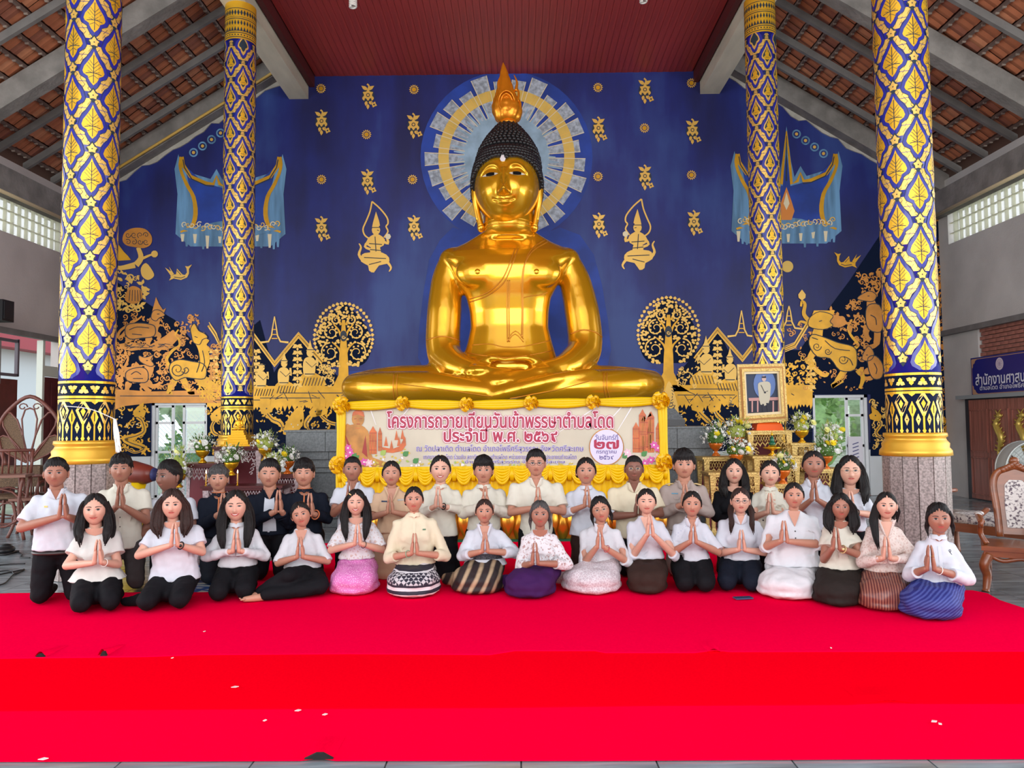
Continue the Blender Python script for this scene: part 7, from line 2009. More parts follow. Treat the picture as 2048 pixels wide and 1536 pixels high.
# ================================================================== ALTARS, FLOWERS, FURNITURE
DR = mat('dark_red_lacquer', (.10, .012, .014), .35, noise=.2, nscale=6); GC = mat('gilt_carving', (.74, .50, .16), .38, metal=.4, noise=.3, nscale=40, bump=.5, bscale=45)
MOP = mat('inlaid_shell', (.62, .48, .50), .3, noise=.5, nscale=30); MRED = mat('maroon_panel', (.16, .006, .016), .5); WOODR = mat('red_hardwood', (.26, .075, .030), .38, noise=.3, nscale=4, stretch=(1, 1, 6)); DWD = mat('dark_reddish_wood', (.11, .025, .025), .5, noise=.4, nscale=5, stretch=(1, 1, .3))
GB = mat('bowl_gold', (.85, .45, .02), .2, metal=.7); GB2 = mat('bowl_orange', (.70, .16, .015), .25, metal=.35)
def altar_table(label, px0, px1, ytop, Y, dep, frame, carve, group, back=None, nh=8):
    a = at(px0, ytop, Y); c = at(px1, ytop, Y); W_ = c.x - a.x; H = (a.z + c.z) / 2
    t = thing('altar_table', label, 'table', ((a.x + c.x) / 2, Y + dep / 2, 0), 0, group)
    m = MB(); m.box((0, 0, H - .015), (W_ + .05, dep + .04, .03)); m.box((0, 0, H - .045), (W_, dep, .03)); m.build('table_top', frame, t)
    lg = MB(); lg.loft([[(x * s_, y * s_, z) for x, y in ((-1, -1), (1, -1), (1, 1), (-1, 1))] for z, s_ in ((0, .032), (.05, .034), (.10, .022), (H * .6, .024), (H - .2, .034), (H - .06, .04))]); lm = lg.mesh('leg', carve)
    for sx in (-1, 1):
        for sy in (-1, 1): link('leg', lm, t, (sx * (W_ / 2 - .04), sy * (dep / 2 - .04), 0))
    # apron: openwork diamonds and curls under the top
    ap = MB(); n = max(4, int(W_ / .085)); y = -dep / 2 + .012; dz = min(.13, H * .3)
    for k in range(n):
        x = -W_ / 2 + .06 + (k + .5) * (W_ - .12) / n; w_ = (W_ - .12) / n / 2
        ap.tube([(x - w_, y, H - .07), (x, y - .008, H - .07 - dz * .7), (x + w_, y, H - .07)], .007, 6); ap.tube([(x - w_, y, H - .07 - dz * .7), (x, y - .008, H - .07), (x + w_, y, H - .07 - dz * .7)], .007, 6)
        ap.tube([(x - w_, y, H - .07 - dz * .75), (x - w_ * .3, y, H - .07 - dz), (x, y - .01, H - .07 - dz * 1.25), (x + w_ * .3, y, H - .07 - dz), (x + w_, y, H - .07 - dz * .75)], .010, 6)
    o = ap.build('carved_apron', carve, t, True)
    sc2 = MB()
    for sx in (-1, 1):
        for k in range(4):
            r_ = .035 - k * .004; cx = sx * (W_ / 2 - .09 - k * .018); cz = H - .09 - dz - k * .055
            sc2.tube([(cx + sx * -r_ * math.cos(q * .6) * (1 - q * .05), y, cz + r_ * math.sin(q * .6) * (1 - q * .05)) for q in range(10)], .008, 6)
    sc2.build('corner_scrollwork', carve, t, True)
    m = MB(); m.box((0, dep / 2 - .05, H / 2 - .03), (W_ - .1, .02, H - .1)); m.build('back_panel', back or MRED, t)
    return H
# dark red set, left
for lb_, a_, c_, yt, Y_, dp in (('dark carved altar table, tallest of the left set, under the small gilded figure', 428, 522, 893, 11.1, .5), ('dark carved altar table at the left end of the left set', 345, 432, 927, 11.0, .5),
                                ('dark carved altar table right of the tallest one in the left set', 520, 600, 948, 11.0, .5), ('low dark carved altar table in front with the candles', 405, 562, 972, 10.45, .45)):
    altar_table(lb_, a_, c_, yt, Y_, dp, DR, MOP, 'dark carved altar set')
# gilt set, right
for lb_, a_, c_, yt, Y_, dp in (('gilded altar table carrying the portrait, tallest of the right set', 1496, 1584, 861, 11.2, .5), ('gilded altar table at the left end of the right set', 1408, 1500, 914, 11.1, .5),
                                ('gilded altar table between the tallest one and the bright doorway', 1584, 1628, 886, 11.15, .45), ('low gilded altar table at the right end under the doorway flowers', 1620, 1692, 938, 11.0, .5),
                                ('wide middle gilded altar table below the portrait table', 1508, 1600, 912, 10.65, .4), ('lowest gilded altar table in front of the right set', 1420, 1520, 945, 10.3, .4), ('low gilded altar table front right of the right set', 1545, 1600, 968, 10.2, .4)):
    altar_table(lb_, a_, c_, yt, Y_, dp, GC, GC, 'gilded altar set')
# flower bowls
FW = mat('flower_white', (.82, .82, .78), .6); FY = mat('flower_yellow', (.88, .70, .02), .5); FY2 = mat('flower_pale_yellow', (.80, .78, .30), .5); LG = mat('foliage_green', (.10, .22, .035), .6, noise=.5, nscale=30); LG2 = mat('fern_yellow_green', (.40, .48, .10), .6)
bwm = {}
for nm, m_ in (('g', GB), ('o', GB2)):
    b_ = MB(); b_.lathe([(.055, 0), (.06, .012), (.045, .03), (.022, .055), (.026, .075), (.05, .095), (.082, .125), (.095, .16), (.10, .185), (.088, .185), (.08, .15)], seg=20, flute=10, fa=.03); bwm[nm] = b_.mesh('bowl', m_, True)
def bloom(kind, rn_):
    b_ = MB(); n = 16 if kind == 'm' else 7
    for ly in range(3 if kind == 'm' else 1):
        for k in range(n - ly * 3):
            a = 2 * math.pi * k / (n - ly * 3) + ly * .3; el_ = .35 + ly * .45; L = (.040 - ly * .007) if kind == 'm' else .024
            d = Vector((math.cos(a) * math.cos(el_), math.sin(a) * math.cos(el_), math.sin(el_))); s_ = Vector((-math.sin(a), math.cos(a), 0)) * (.008 if kind == 'm' else .007)
            b_.add([d * .003 - s_ * .5, d * L * .6 - s_, d * L, d * L * .6 + s_, d * .003 + s_ * .5], [(0, 1, 2, 3, 4)])
    b_.ell((0, 0, .012), (.012, .012, .010), 8, 5); return b_
bl = {('m', 'y'): bloom('m', 0).mesh('chrysanthemum', FY), ('m', 'p'): bloom('m', 0).mesh('chrysanthemum', FY2), ('s', 'w'): bloom('s', 0).mesh('small_flower', FW), ('m', 'w'): bloom('m', 0).mesh('chrysanthemum', FW)}
def flower_bowl(label, px, yfoot, ytop, Y, kind, heads, seed, wpx=52, group='flower bowls on the altars'):
    rn_ = random.Random(seed); f_ = at(px, yfoot, Y); tp = at(px, ytop, Y); t = thing('flower_bowl', label, 'flowers', (f_.x, f_.y, f_.z), 0, group)
    H = tp.z - f_.z; bs = 1.0; link('bowl', bwm[kind], t)
    rad = wpx / 2 * Y / FPX; zc = .175; up_ = max(.16, H - zc - .02)
    fo = MB()
    for k in range(110):
        a = rn_.uniform(0, 6.28); e_ = rn_.uniform(-.15, 1.3); r_ = rn_.uniform(.55, 1.1)
        d = Vector((math.cos(a) * math.cos(e_) * rad, math.sin(a) * math.cos(e_) * rad, .02 + math.sin(e_) * up_)) * r_
        p = Vector((0, 0, zc)); q = p + d; L = rn_.uniform(.05, .09); w_ = rn_.uniform(.006, .014); dn = d.normalized(); sd_ = dn.cross(Vector((0, 0, 1))).normalized() * w_
        fo.add([q, q + dn * L * .5 + sd_, q + dn * L, q + dn * L * .5 - sd_], [(0, 1, 2, 3)])
        if k % 3 == 0: fo.tube([p, q], .0025, 3, caps=False)
    fo.ell((0, 0, zc + up_ * .3), (rad * .6, rad * .6, up_ * .4), 10, 6)
    o = fo.build('foliage', LG if seed % 2 else LG2, t); o['kind'] = 'stuff'
    gy_ = MB()
    for k in range(170):
        a = rn_.uniform(0, 6.28); e_ = rn_.uniform(-.1, 1.5); r_ = rn_.uniform(.8, 1.15); d = Vector((math.cos(a) * math.cos(e_) * rad, math.sin(a) * math.cos(e_) * rad, .02 + math.sin(e_) * up_)) * r_
        gy_.ell(Vector((0, 0, zc)) + d, .0065, 5, 3)
    o = gy_.build('gypsophila', FW, t); o['kind'] = 'stuff'
    for (dx, dz, c) in heads:
        x, z = dx * Y / FPX, tp.z - f_.z - dz * Y / FPX; o = link('chrysanthemum', bl['m', c], t, (x, -rad * .75, z)); o.rotation_euler = (R(62), 0, rn_.uniform(0, 3)); o.scale = (1.35,) * 3
    for k in range(16):
        a = rn_.uniform(3.3, 6.1); e_ = rn_.uniform(0, 1.2); d = Vector((math.cos(a) * math.cos(e_) * rad, math.sin(a) * math.cos(e_) * rad, .02 + math.sin(e_) * up_)) * .98
        o = link('small_flower', bl['s', 'w'], t, Vector((0, 0, zc)) + d); o.rotation_euler = (R(60), 0, rn_.uniform(0, 3)); o.scale = (1.3,) * 3
flower_bowl('flower bowl against the bright left doorway, one yellow bloom, higher of the two there', 405, 926, 870, 11.1, 'g', [(2, 14, 'y'), (-14, 20, 'w'), (14, 16, 'w')], 1, 60)
flower_bowl('white flower bowl lower left before the doorway with pale yellow top', 357, 975, 895, 10.9, 'g', [(2, 10, 'p'), (-4, 30, 'w'), (8, 45, 'w')], 2, 52)
flower_bowl('flower bowl in front of the small gilded figure, white roses and one yellow bloom', 463, 951, 892, 10.8, 'g', [(0, 12, 'p'), (16, 22, 'w'), (-20, 18, 'w')], 3, 60)
flower_bowl('flower bowl right of the small gilded figure with a large yellow bloom', 530, 922, 866, 11.1, 'g', [(-8, 18, 'y'), (6, 30, 'w'), (14, 12, 'w')], 4, 58)
flower_bowl('flower bowl at the right end of the left altar on an orange bowl', 575, 948, 896, 11.0, 'o', [(-2, 12, 'y'), (12, 18, 'w'), (-14, 24, 'w')], 5, 50)
flower_bowl('flower bowl behind the man in the open blazer, mostly green and white', 548, 960, 915, 10.75, 'g', [(-8, 14, 'w'), (8, 20, 'w')], 6, 44)
flower_bowl('flower bowl at the far left of the gilded altar, three yellow blooms', 1432, 912, 845, 11.1, 'o', [(0, 6, 'p'), (-2, 22, 'y'), (18, 22, 'y')], 7, 56)
flower_bowl('flower bowl tucked under the left corner of the portrait frame', 1475, 900, 835, 11.35, 'o', [(0, 10, 'y'), (14, 18, 'p'), (-8, 8, 'y')], 8, 60)
flower_bowl('wide flower bowl below the left corner of the portrait with two yellow blooms', 1473, 935, 878, 10.75, 'o', [(-14, 20, 'y'), (16, 20, 'y'), (2, 26, 'w')], 9, 66)
flower_bowl('flower bowl at the right of the portrait frame on a tall orange bowl', 1604, 886, 826, 11.2, 'g', [(-2, 10, 'y'), (-6, 18, 'y'), (16, 20, 'p')], 10, 50)
flower_bowl('flower bowl before the bright right doorway with a row of yellow blooms', 1652, 938, 872, 11.1, 'o', [(-6, 14, 'y'), (6, 14, 'y'), (14, 30, 'w')], 11, 60)
flower_bowl('loose pale flower bowl standing against the light in the right doorway', 1662, 905, 848, 11.45, 'g', [(-14, 12, 'p'), (16, 12, 'y')], 12, 50)
flower_bowl('lowest flower bowl of the gilded altar, behind the woman in the embroidered blouse', 1566, 968, 908, 10.3, 'o', [(-6, 16, 'y'), (12, 16, 'y'), (-10, 4, 'p')], 13, 50)
# small gilded seated figure on stepped base (left)
def small_buddha(label, px, ybase, ytop, Y, m_, wpx):
    a = at(px, ybase, Y); H = at(px, ytop, Y).z - a.z; t = thing('small_buddha_figure', label, 'statue', (a.x, a.y, a.z)); s_ = H / .62; w_ = wpx * Y / FPX / 2
    b_ = MB(); hb_ = H * .5; n = 7
    for k in range(n):
        r_ = w_ * (1 - .10 * k) * (.92 if k % 2 else 1.0); b_.loft([[(r_ * x, r_ * .7 * y, z) for x, y in ((-1, -1), (1, -1), (1, 1), (-1, 1))] for z in (hb_ * k / n, hb_ * (k + .96) / n)])
    b_.build('stepped_base', m_, t)
    b_ = MB(); u = H * .5
    for sx in (-1, 1): b_.cap((sx * u * .34, -.02, hb_ + u * .09), (-sx * u * .1, -.05, hb_ + u * .09), u * .09, u * .07, 8); b_.cap((sx * u * .17, 0, hb_ + u * .56), (sx * u * .24, -.02, hb_ + u * .28), u * .06, u * .05, 8); b_.cap((sx * u * .24, -.02, hb_ + u * .28), (sx * u * .02, -u * .18, hb_ + u * .2), u * .05, u * .04, 8)
    b_.cap((0, 0, hb_ + u * .15), (0, 0, hb_ + u * .52), u * .15, u * .15, 10); b_.cap((0, 0, hb_ + u * .55), (0, 0, hb_ + u * .7), u * .06, u * .05, 8); b_.ell((0, 0, hb_ + u * .76), (u * .095, u * .1, u * .12), 12, 9); b_.ell((0, 0, hb_ + u * .87), (u * .06, u * .06, u * .05), 8, 6)
    link('figure', remesh(b_, u * .02, 2), t).data.materials.append(m_); b_ = MB(); b_.lathe([(u * .04, hb_ + u * .88), (u * .03, hb_ + u * .93), (.001, hb_ + u * 1.02)], seg=8); b_.build('finial', m_, t, True)
small_buddha('small gilded seated figure on a tall stepped base on the left altar', 478, 893, 828, 11.35, mat('bright_gilt', (.88, .45, .02), .25, metal=.6), 58)
t = thing('emerald_figure', 'small green seated figure with gold crown on a pedestal tray, under the portrait', 'statue', at(1545, 911, 10.8))
b_ = MB(); b_.lathe([(.06, 0), (.065, .01), (.02, .04), (.02, .07), (.05, .085), (.12, .10), (.125, .115), (.06, .12), (.05, .14)], seg=18); b_.build('pedestal_tray', GB, t, True)
b_ = MB(); b_.ell((0, 0, .165), (.05, .04, .03), 10, 7); b_.ell((0, 0, .21), (.032, .026, .05), 10, 7); b_.ell((0, 0, .265), (.018, .018, .024), 8, 6); b_.build('figure', mat('emerald', (.01, .12, .06), .2), t, True)
b_ = MB(); b_.lathe([(.022, .278), (.014, .30), (.008, .315), (.001, .35)], seg=10); b_.build('crown', GB, t, True)
# candles burning
for i, (px, yy) in enumerate(((412, 968), (475, 968))):
    p = at(px, yy + 6, 10.6); t = thing('candle', ('left' if i == 0 else 'right') + ' one of two lit candles on the low dark altar table', 'candle', (p.x, p.y, at(480, 972, 10.6).z))
    b_ = MB(); b_.lathe([(.022, 0), (.024, .008), (.006, .02), (.006, .04), (.014, .05)], seg=12); b_.build('candlestick', GB, t, True)
    b_ = MB(); b_.lathe([(.010, .05), (.009, .17)], seg=10); b_.build('wax', mat('candle_wax', (.85, .5, .15), .5), t, True)
    b_ = MB(); b_.lathe([(.002, .172), (.009, .185), (.008, .20), (.001, .225)], seg=8); b_.build('flame', mat('candle_flame', (1, .8, .5), .5, emis=(1, .75, .4), es=6), t, True)
# orange folded robe cloth and framed portrait
p = at(1535, 861, 11.4); b_ = MB(); W_ = .40
b_.loft([[(-W_ / 2, -.12, 0), (W_ / 2, -.12, 0), (W_ / 2, .12, 0), (-W_ / 2, .12, 0)], [(-W_ / 2 + .015, -.12, .09), (W_ / 2 - .03, -.12, .09), (W_ / 2 - .03, .12, .10), (-W_ / 2 + .015, .12, .10)], [(-W_ / 2 + .05, -.09, .115), (W_ / 2 - .06, -.09, .115), (W_ / 2 - .06, .09, .12), (-W_ / 2 + .05, .09, .12)]])
tag(b_.build('folded_cloth', mat('orange_cloth', (.90, .12, .005), .6), None, False, (p.x, p.y, at(1540, 861, 11.2).z)), 'bright orange folded cloth bundle under the framed portrait', 'cloth')
YP = 11.3
t = thing('portrait_frame', 'large ornate gilt frame with a full-length portrait on the right altar', 'picture', (0, 0, 0))
Fo = [at(1473, 729, YP), at(1568, 727, YP), at(1575, 842, YP), at(1479, 848, YP)]
cen = sum(Fo, Vector()) / 4
def inset(k): return [cen + (p - cen) * k for p in Fo]
for k0, k1, y0, m_ in ((1.0, .90, -.03, GC), (.90, .84, -.045, mat('frame_brown', (.45, .20, .05), .5, metal=.3)), (.84, .74, -.06, GC), (.74, .66, -.035, mat('frame_pale_gold', (.72, .58, .35), .4, metal=.3))):
    A0, A1 = inset(k0), inset(k1)
    for q in range(4):
        r_ = (q + 1) % 4; b_ = MB(); b_.prism([A0[q], A0[r_], A1[r_], A1[q]], (0, y0, 0)); b_.build('frame_moulding', m_, t)
b_ = MB(); b_.prism(inset(.67), (0, .01, 0)); b_.build('canvas', mat('portrait_dark_blue', (.02, .035, .08), .5), t)
A = Art(lambda x, y, l: at(x, y, YP - .004 - .002 * l))
pm = [mat('portrait_glow', (.12, .20, .45), .6), mat('portrait_beige', (.55, .50, .38), .6), mat('portrait_red', (.28, .04, .05), .6), mat('portrait_pink', (.55, .28, .26), .6), mat('portrait_skin', (.62, .42, .36), .6), mat('portrait_dark', (.015, .015, .03), .6)]
A.dot(1529, 768, 22, 0, 1, 20, 30); A.poly([(1498, 825), (1560, 825), (1562, 831), (1499, 832)], 2, 1); A.poly([(1497, 796), (1560, 794), (1561, 800), (1498, 802)], 3, 2); A.poly([(1498, 802), (1561, 800), (1562, 826), (1499, 827)], 5, 1)
for x in (1503, 1514, 1545, 1556): A.poly([(x, 802), (x + 3, 802), (x + 3, 824), (x, 824)], 3, 2)
A.poly([(1523, 764), (1535, 763), (1541, 768), (1541, 782), (1537, 808), (1521, 809), (1517, 785), (1516, 768)], 1, 3, 2); A.dot(1528, 757, 4.5, 4, 4, 12, 6); A.poly([(1524, 753), (1532, 752), (1532, 756), (1524, 756)], 5, 5)
A.poly([(1524, 808), (1528, 808), (1529, 826), (1526, 828)], 5, 3); A.poly([(1532, 806), (1537, 806), (1540, 826), (1536, 827)], 5, 3)
A.stroke([(1522, 770), (1529, 784), (1536, 782)], 1.2, 5, 5); A.dot(1530, 785, 2, 5, 5, 8)
A.build('painted_portrait', pm, t)

# ---------------------------------------------------------------- furniture right
UPH = pattern('floral_upholstery', (.66, .62, .58), (.10, .07, .09), 'noise', 38, thr=(.50, .62)); CW_ = mat('carved_teak', (.24, .065, .018), .35, noise=.3, nscale=5, stretch=(1, 1, 4), coat=.3)
def armchair(label, loc, rz, group='carved teak armchairs'):
    t = thing('armchair', label, 'armchair', loc, rz, group); w_, d_ = .62, .56; sh_ = .46
    m = MB(); m.box((0, 0, sh_ - .03), (w_ + .04, d_ + .04, .045)); m.box((0, 0, sh_ - .08), (w_, d_, .07)); m.build('seat', CW_, t)
    m = MB(); m.tube(cr([(-w_ / 2 + .05, -d_ / 2 + .02, sh_ - .10), (-w_ / 4, -d_ / 2 + .02, sh_ - .15), (0, -d_ / 2 + .02, sh_ - .12), (w_ / 4, -d_ / 2 + .02, sh_ - .15), (w_ / 2 - .05, -d_ / 2 + .02, sh_ - .10)], 4), .022, 8); m.build('front_rail', CW_, t, True)
    for sx in (-1, 1):
        m = MB(); m.tube(cr([(sx * (w_ / 2 - .04), -d_ / 2 + .04, sh_ - .10), (sx * (w_ / 2 + .0), -d_ / 2 + .0, sh_ - .2), (sx * (w_ / 2 - .02), -d_ / 2 + .03, .16), (sx * (w_ / 2 - .01), -d_ / 2 + .01, .05), (sx * (w_ / 2 + .0), -d_ / 2 - .01, .0)], 5), [.055 - .0014 * k for k in range(17)] + [.032, .034, .038, .036], 10); m.build('leg', CW_, t, True)
        m = MB(); m.tube([(sx * (w_ / 2 - .05), d_ / 2 - .04, sh_ - .1), (sx * (w_ / 2 - .04), d_ / 2 + .03, .0)], .03, 8); m.build('leg', CW_, t, True)
        m = MB(); m.box((sx * (w_ / 2 - .05), 0, .14), (.025, d_ - .05, .03)); m.build('stretcher', DWD, t)
        m = MB(); m.tube(cr([(sx * (w_ / 2 - .03), -d_ / 2 + .10, sh_), (sx * (w_ / 2 + .02), -d_ / 2 + .13, sh_ + .10), (sx * (w_ / 2 + .01), -d_ / 2 + .09, sh_ + .22)], 4), .026, 8); m.build('arm_post', CW_, t, True)
        m = MB(); P = cr([(sx * (w_ / 2 + .01), -d_ / 2 - .0, sh_ + .23), (sx * (w_ / 2 + .03), -d_ / 2 + .16, sh_ + .27), (sx * (w_ / 2 + .02), 0, sh_ + .26), (sx * (w_ / 2 - .05), d_ / 2 - .02, sh_ + .30)], 5); m.tube(P, .032, 10, flat=(Vector((0, 0, 1)), .75))
        m.tube([(sx * (w_ / 2 + .01), -d_ / 2 + .045 * math.cos(a) * (1 - a / 9) + .0, sh_ + .205 + .045 * math.sin(a) * (1 - a / 9)) for a in [q * .45 for q in range(18)]], .018, 8); m.build('armrest', CW_, t, True)
        m = MB(); m.ell((sx * (w_ / 2 + .025), -.02, sh_ + .285), (.045, .13, .022), 12, 6); m.build('arm_pad', UPH, t, True)
    def bk(x, z): return (x * .78, d_ / 2 - .02 + (z - sh_) * .16, z)
    m = MB(); out = [(-.20, sh_ + .02), (-.22, sh_ + .3), (-.25, sh_ + .55), (-.20, sh_ + .68), (-.08, sh_ + .73), (0, sh_ + .75), (.08, sh_ + .73), (.20, sh_ + .68), (.25, sh_ + .55), (.22, sh_ + .3), (.20, sh_ + .02)]
    m.tube(cr([bk(*p) for p in out], 4), .034, 8, flat=(Vector((0, 1, 0)), .6)); m.build('back_frame', CW_, t, True)
    m = MB(); m.prism([bk(x, z) for x, z in ((-.20, sh_ + .05), (.20, sh_ + .05), (.24, sh_ + .55), (.19, sh_ + .67), (0, sh_ + .72), (-.19, sh_ + .67), (-.24, sh_ + .55))], (0, .025, 0)); m.build('back_panel', CW_, t)
    m = MB(); P = [Vector(bk(x, z)) + Vector((0, -.02, 0)) for x, z in ((-.11, sh_ + .12), (.11, sh_ + .12), (.13, sh_ + .35), (.12, sh_ + .56), (.07, sh_ + .61), (-.07, sh_ + .61), (-.12, sh_ + .56), (-.13, sh_ + .35))]; m.prism(P, (0, .02, 0)); m.build('back_cushion', UPH, t)
    m = MB()
    for a in range(-4, 5): m.ell(Vector(bk(a * .032, sh_ + .78 - abs(a) * .016)) + Vector((0, -.015, 0)), (.028, .022, .032), 8, 6)
    m.ell(Vector(bk(0, sh_ + .81)), (.045, .028, .04), 10, 7); m.build('carved_crest', CW_, t, True)
    return t
pa_ = onfloor(2004, 1198); ac = armchair('carved teak armchair with floral back cushion standing beside the front right column', (pa_.x + .40, pa_.y + .36, 0), R(-30))
ac.scale = (.9, .9, .88)
p2 = onfloor(2035, 1214); dup(ac, (p2.x + .56, p2.y + .0, 0), R(-34), 'carved teak armchair cut off at the right edge, only its front corner showing')
# bench with floral seat behind the armchair
t = thing('bench', 'low carved bench with floral seat cushion and padded arms behind the armchair', 'bench', (at(1945, 1060, 7.9).x + .45, 8.25, 0), R(-62)); 
m = MB(); m.box((0, 0, .36), (1.3, .6, .09)); m.build('seat_frame', CW_, t); m = MB(); m.box((0, 0, .44), (1.2, .55, .09)); m.ell((0, 0, .45), (.6, .27, .05), 16, 8); m.build('seat_cushion', UPH, t, True)
for sx in (-1, 1):
    for sy in (-1, 1): m = MB(); m.tube(cr([(sx * .6, sy * .26, .33), (sx * .62, sy * .28, .18), (sx * .6, sy * .27, 0)], 4), .035, 8); m.build('leg', CW_, t, True)
    m = MB(); m.tube(cr([(sx * .63, -.3, .66), (sx * .64, 0, .69), (sx * .6, .28, .70)], 4), .03, 8, flat=(Vector((0, 0, 1)), .8)); m.build('armrest', CW_, t, True); m = MB(); m.tube([(sx * .62, -.22, .4), (sx * .63, -.22, .66)], .025, 8); m.build('arm_post', CW_, t, True)
for sx in (-1, 1): m = MB(); m.ell((sx * .62, .02, .71), (.05, .16, .025), 12, 6); m.build('arm_pad', UPH, t, True)
# big drum fan
pc = at(2056, 938, 9.4); t = thing('drum_fan', 'large round grey drum fan partly out of the picture behind the armchair', 'fan', (pc.x, pc.y, pc.z))
rr_ = .33; FG = mat('fan_grey', (.35, .36, .34), .4, metal=.5)
for y in (-.10, .10): m = MB(); m.tube([(rr_ * math.cos(a), y, rr_ * math.sin(a)) for a in [q * .1745 for q in range(36)]], .012, 6, closed=True, caps=False); m.build('guard_rim', FG, t, True)
m = MB()
for k in range(9): r2 = .05 + k * .033; m.tube([(r2 * math.cos(a), -.10 - .03 * (1 - r2 / rr_), r2 * math.sin(a)) for a in [q * .209 for q in range(30)]], .003, 4, closed=True, caps=False)
for k in range(24): a = k * math.pi / 12; m.tube([(.04 * math.cos(a), -.13, .04 * math.sin(a)), (rr_ * math.cos(a), -.10, rr_ * math.sin(a))], .003, 4)
o = m.build('wire_guard', FG, t); o['kind'] = 'stuff'
for k in range(3):
    a = k * 2.094; m = MB(); m.prism([Vector((r_ * math.cos(a + b2), .02 * b2, r_ * math.sin(a + b2))) for r_, b2 in ((.05, -.3), (.29, -.25), (.30, .3), (.05, .4))], (0, .008, 0)); m.build('blade', mat('fan_blade', (.42, .44, .42), .5), t)
m = MB(); m.lathe([(.33, -.10), (.34, -.05), (.34, .05), (.33, .10)], seg=36, caps=False); o = m.build('drum', mat('fan_drum', (.30, .31, .29), .5), t, True); o.rotation_euler = (R(90), 0, 0)
m = MB(); m.ell((0, 0, 0), (.07, .08, .07), 12, 8); m.build('motor', FG, t, True); 
m = MB(); m.tube([(0, .02, -rr_), (0, .02, -pc.z + .03)], .025, 8); m.box((0, .02, -pc.z + .02), (.5, .4, .04)); m.build('stand', FG, t)
# right wall: double door, sign
XW = SIDE + AX
def yx(px, X): return at(px, 850, 10).y * 0 + (X / ((ray(px, 850).x) / ray(px, 850).y))
dy1, dy0 = yx(1938, XW), 11.6
zd = onx(1990, 795, XW).z
DOORW = mat('door_teak', (.40, .14, .10), .45, noise=.4, nscale=4, stretch=(1, 6, .4)); DRG = mat('dragon_gold', (.62, .45, .10), .35, metal=.5)
door = MB(); door.box((XW - .03, (dy0 + dy1) / 2, zd / 2), (.06, dy1 - dy0, zd)); D = struct(door.build('door_1', mat('door_frame_dark', (.035, .035, .045), .5)))
fm_ = MB(); fm_.box((XW - .09, (dy0 + dy1) / 2, zd + .03), (.16, dy1 - dy0 + .25, .07)); fm_.build('lintel', mat('lintel_grey', (.30, .33, .34), .6), D)
lw_ = (dy1 - .18 - dy0) / 5
for k in range(5):
    yc = dy1 - .16 - (k + .5) * lw_
    m = MB(); m.box((XW - .075, yc, zd / 2), (.035, lw_ - .02, zd - .06)); lf = m.build('door_leaf', DOORW, D)
    for za, zb_ in ((.12, zd * .42), (zd * .48, zd - .22)):
        m = MB(); 
        for zz in (za, zb_): m.box((XW - .1, yc, zz), (.02, lw_ - .1, .025))
        for yy in (-1, 1): m.box((XW - .1, yc + yy * (lw_ / 2 - .06), (za + zb_) / 2), (.02, .025, zb_ - za))
        m.build('panel_moulding', DOORW, lf)
    if k >= 1:
        m = MB(); P = [(XW - .11, yc + .09 * math.sin(q * .9) * (1 - q / 14), zd - .36 - q * .075) for q in range(10)]; m.tube(cr(P, 4), [.028 + .035 * math.sin(math.pi * min(1, q / 30)) for q in range(37)], 8)
        m.ell((XW - .12, yc - .02, zd - .33), (.035, .075, .05), 8, 6)
        for q in range(9):
            for e in (-1, 1): m.tube([P[q], (XW - .115, P[q][1] + e * .10, P[q][2] + .02), (XW - .11, P[q][1] + e * .12, P[q][2] + .05)], [.022, .014, .004], 6)
        for e in (-1, 1): m.tube([(XW - .12, yc, zd - .31), (XW - .12, yc + e * .05, zd - .25), (XW - .12, yc + e * .09, zd - .22)], [.015, .010, .003], 6)
        m.build('gold_dragon', DRG, lf, True)
ys1 = yx(1946, XW - .12); za, zb2 = onx(1946, 716, XW - .12).z, onx(1946, 792, XW - .12).z; ys0 = ys1 - 3.6
sg_ = thing('wall_sign', 'dark blue signboard with white Thai lettering and round emblem over the carved door', 'sign', (0, 0, 0))
m = MB(); m.box((XW - .10, (ys0 + ys1) / 2, (za + zb2) / 2), (.03, ys1 - ys0, za - zb2)); m.build('board', mat('sign_blue', (.012, .016, .20), .4), sg_)
SGG = mat('sign_gold_line', (.50, .28, .16), .5); SW = mat('sign_white', (.75, .75, .85), .5)
def smap(x, y, l): return Vector((XW - .117 - .0012 * l, ys1 - x, za - y))     # x metres from the left edge, y metres down
HS = za - zb2
A = Art(smap)
A.stroke([(.04, .03), (3.5, .03)], .012, 0, 1); A.stroke([(.04, HS - .03), (3.5, HS - .03)], .012, 0, 1); A.stroke([(.03, .04), (.03, HS - .04)], .012, 0, 1)
A.poly([(.03, .03), (.22, .03), (.15, .06), (.12, .11), (.08, .12), (.07, .18), (.03, .2)], 0, 2); A.poly([(.03, HS - .03), (.22, HS - .03), (.15, HS - .06), (.12, HS - .11), (.08, HS - .12), (.07, HS - .18), (.03, HS - .2)], 0, 2)
A.build('gold_border', [SGG, SW], sg_)
A = Art(smap); ex = ys1 - yx(2004, XW - .12); A.dot(ex, .17, .11, 0, 1, 24); A.ring(ex, .17, .075, .006, 1, 2, 24)
for k in range(8): A.stroke([(ex, .17), (ex + .065 * math.cos(k * .785), .17 + .065 * math.sin(k * .785))], .006, 1, 2)
A.ring(ex, .17, .03, .006, 1, 2, 16); A.build('round_emblem', [mat('emblem_pale_pink', (.70, .60, .68), .5), mat('emblem_line', (.35, .25, .45), .5)], sg_)
put_text('สำนักงานศาสนศึกษาวัดปลาเดิด', smap, 1.62, HS * .58, 2.95, .21, (SW,), sg_, (.02,))
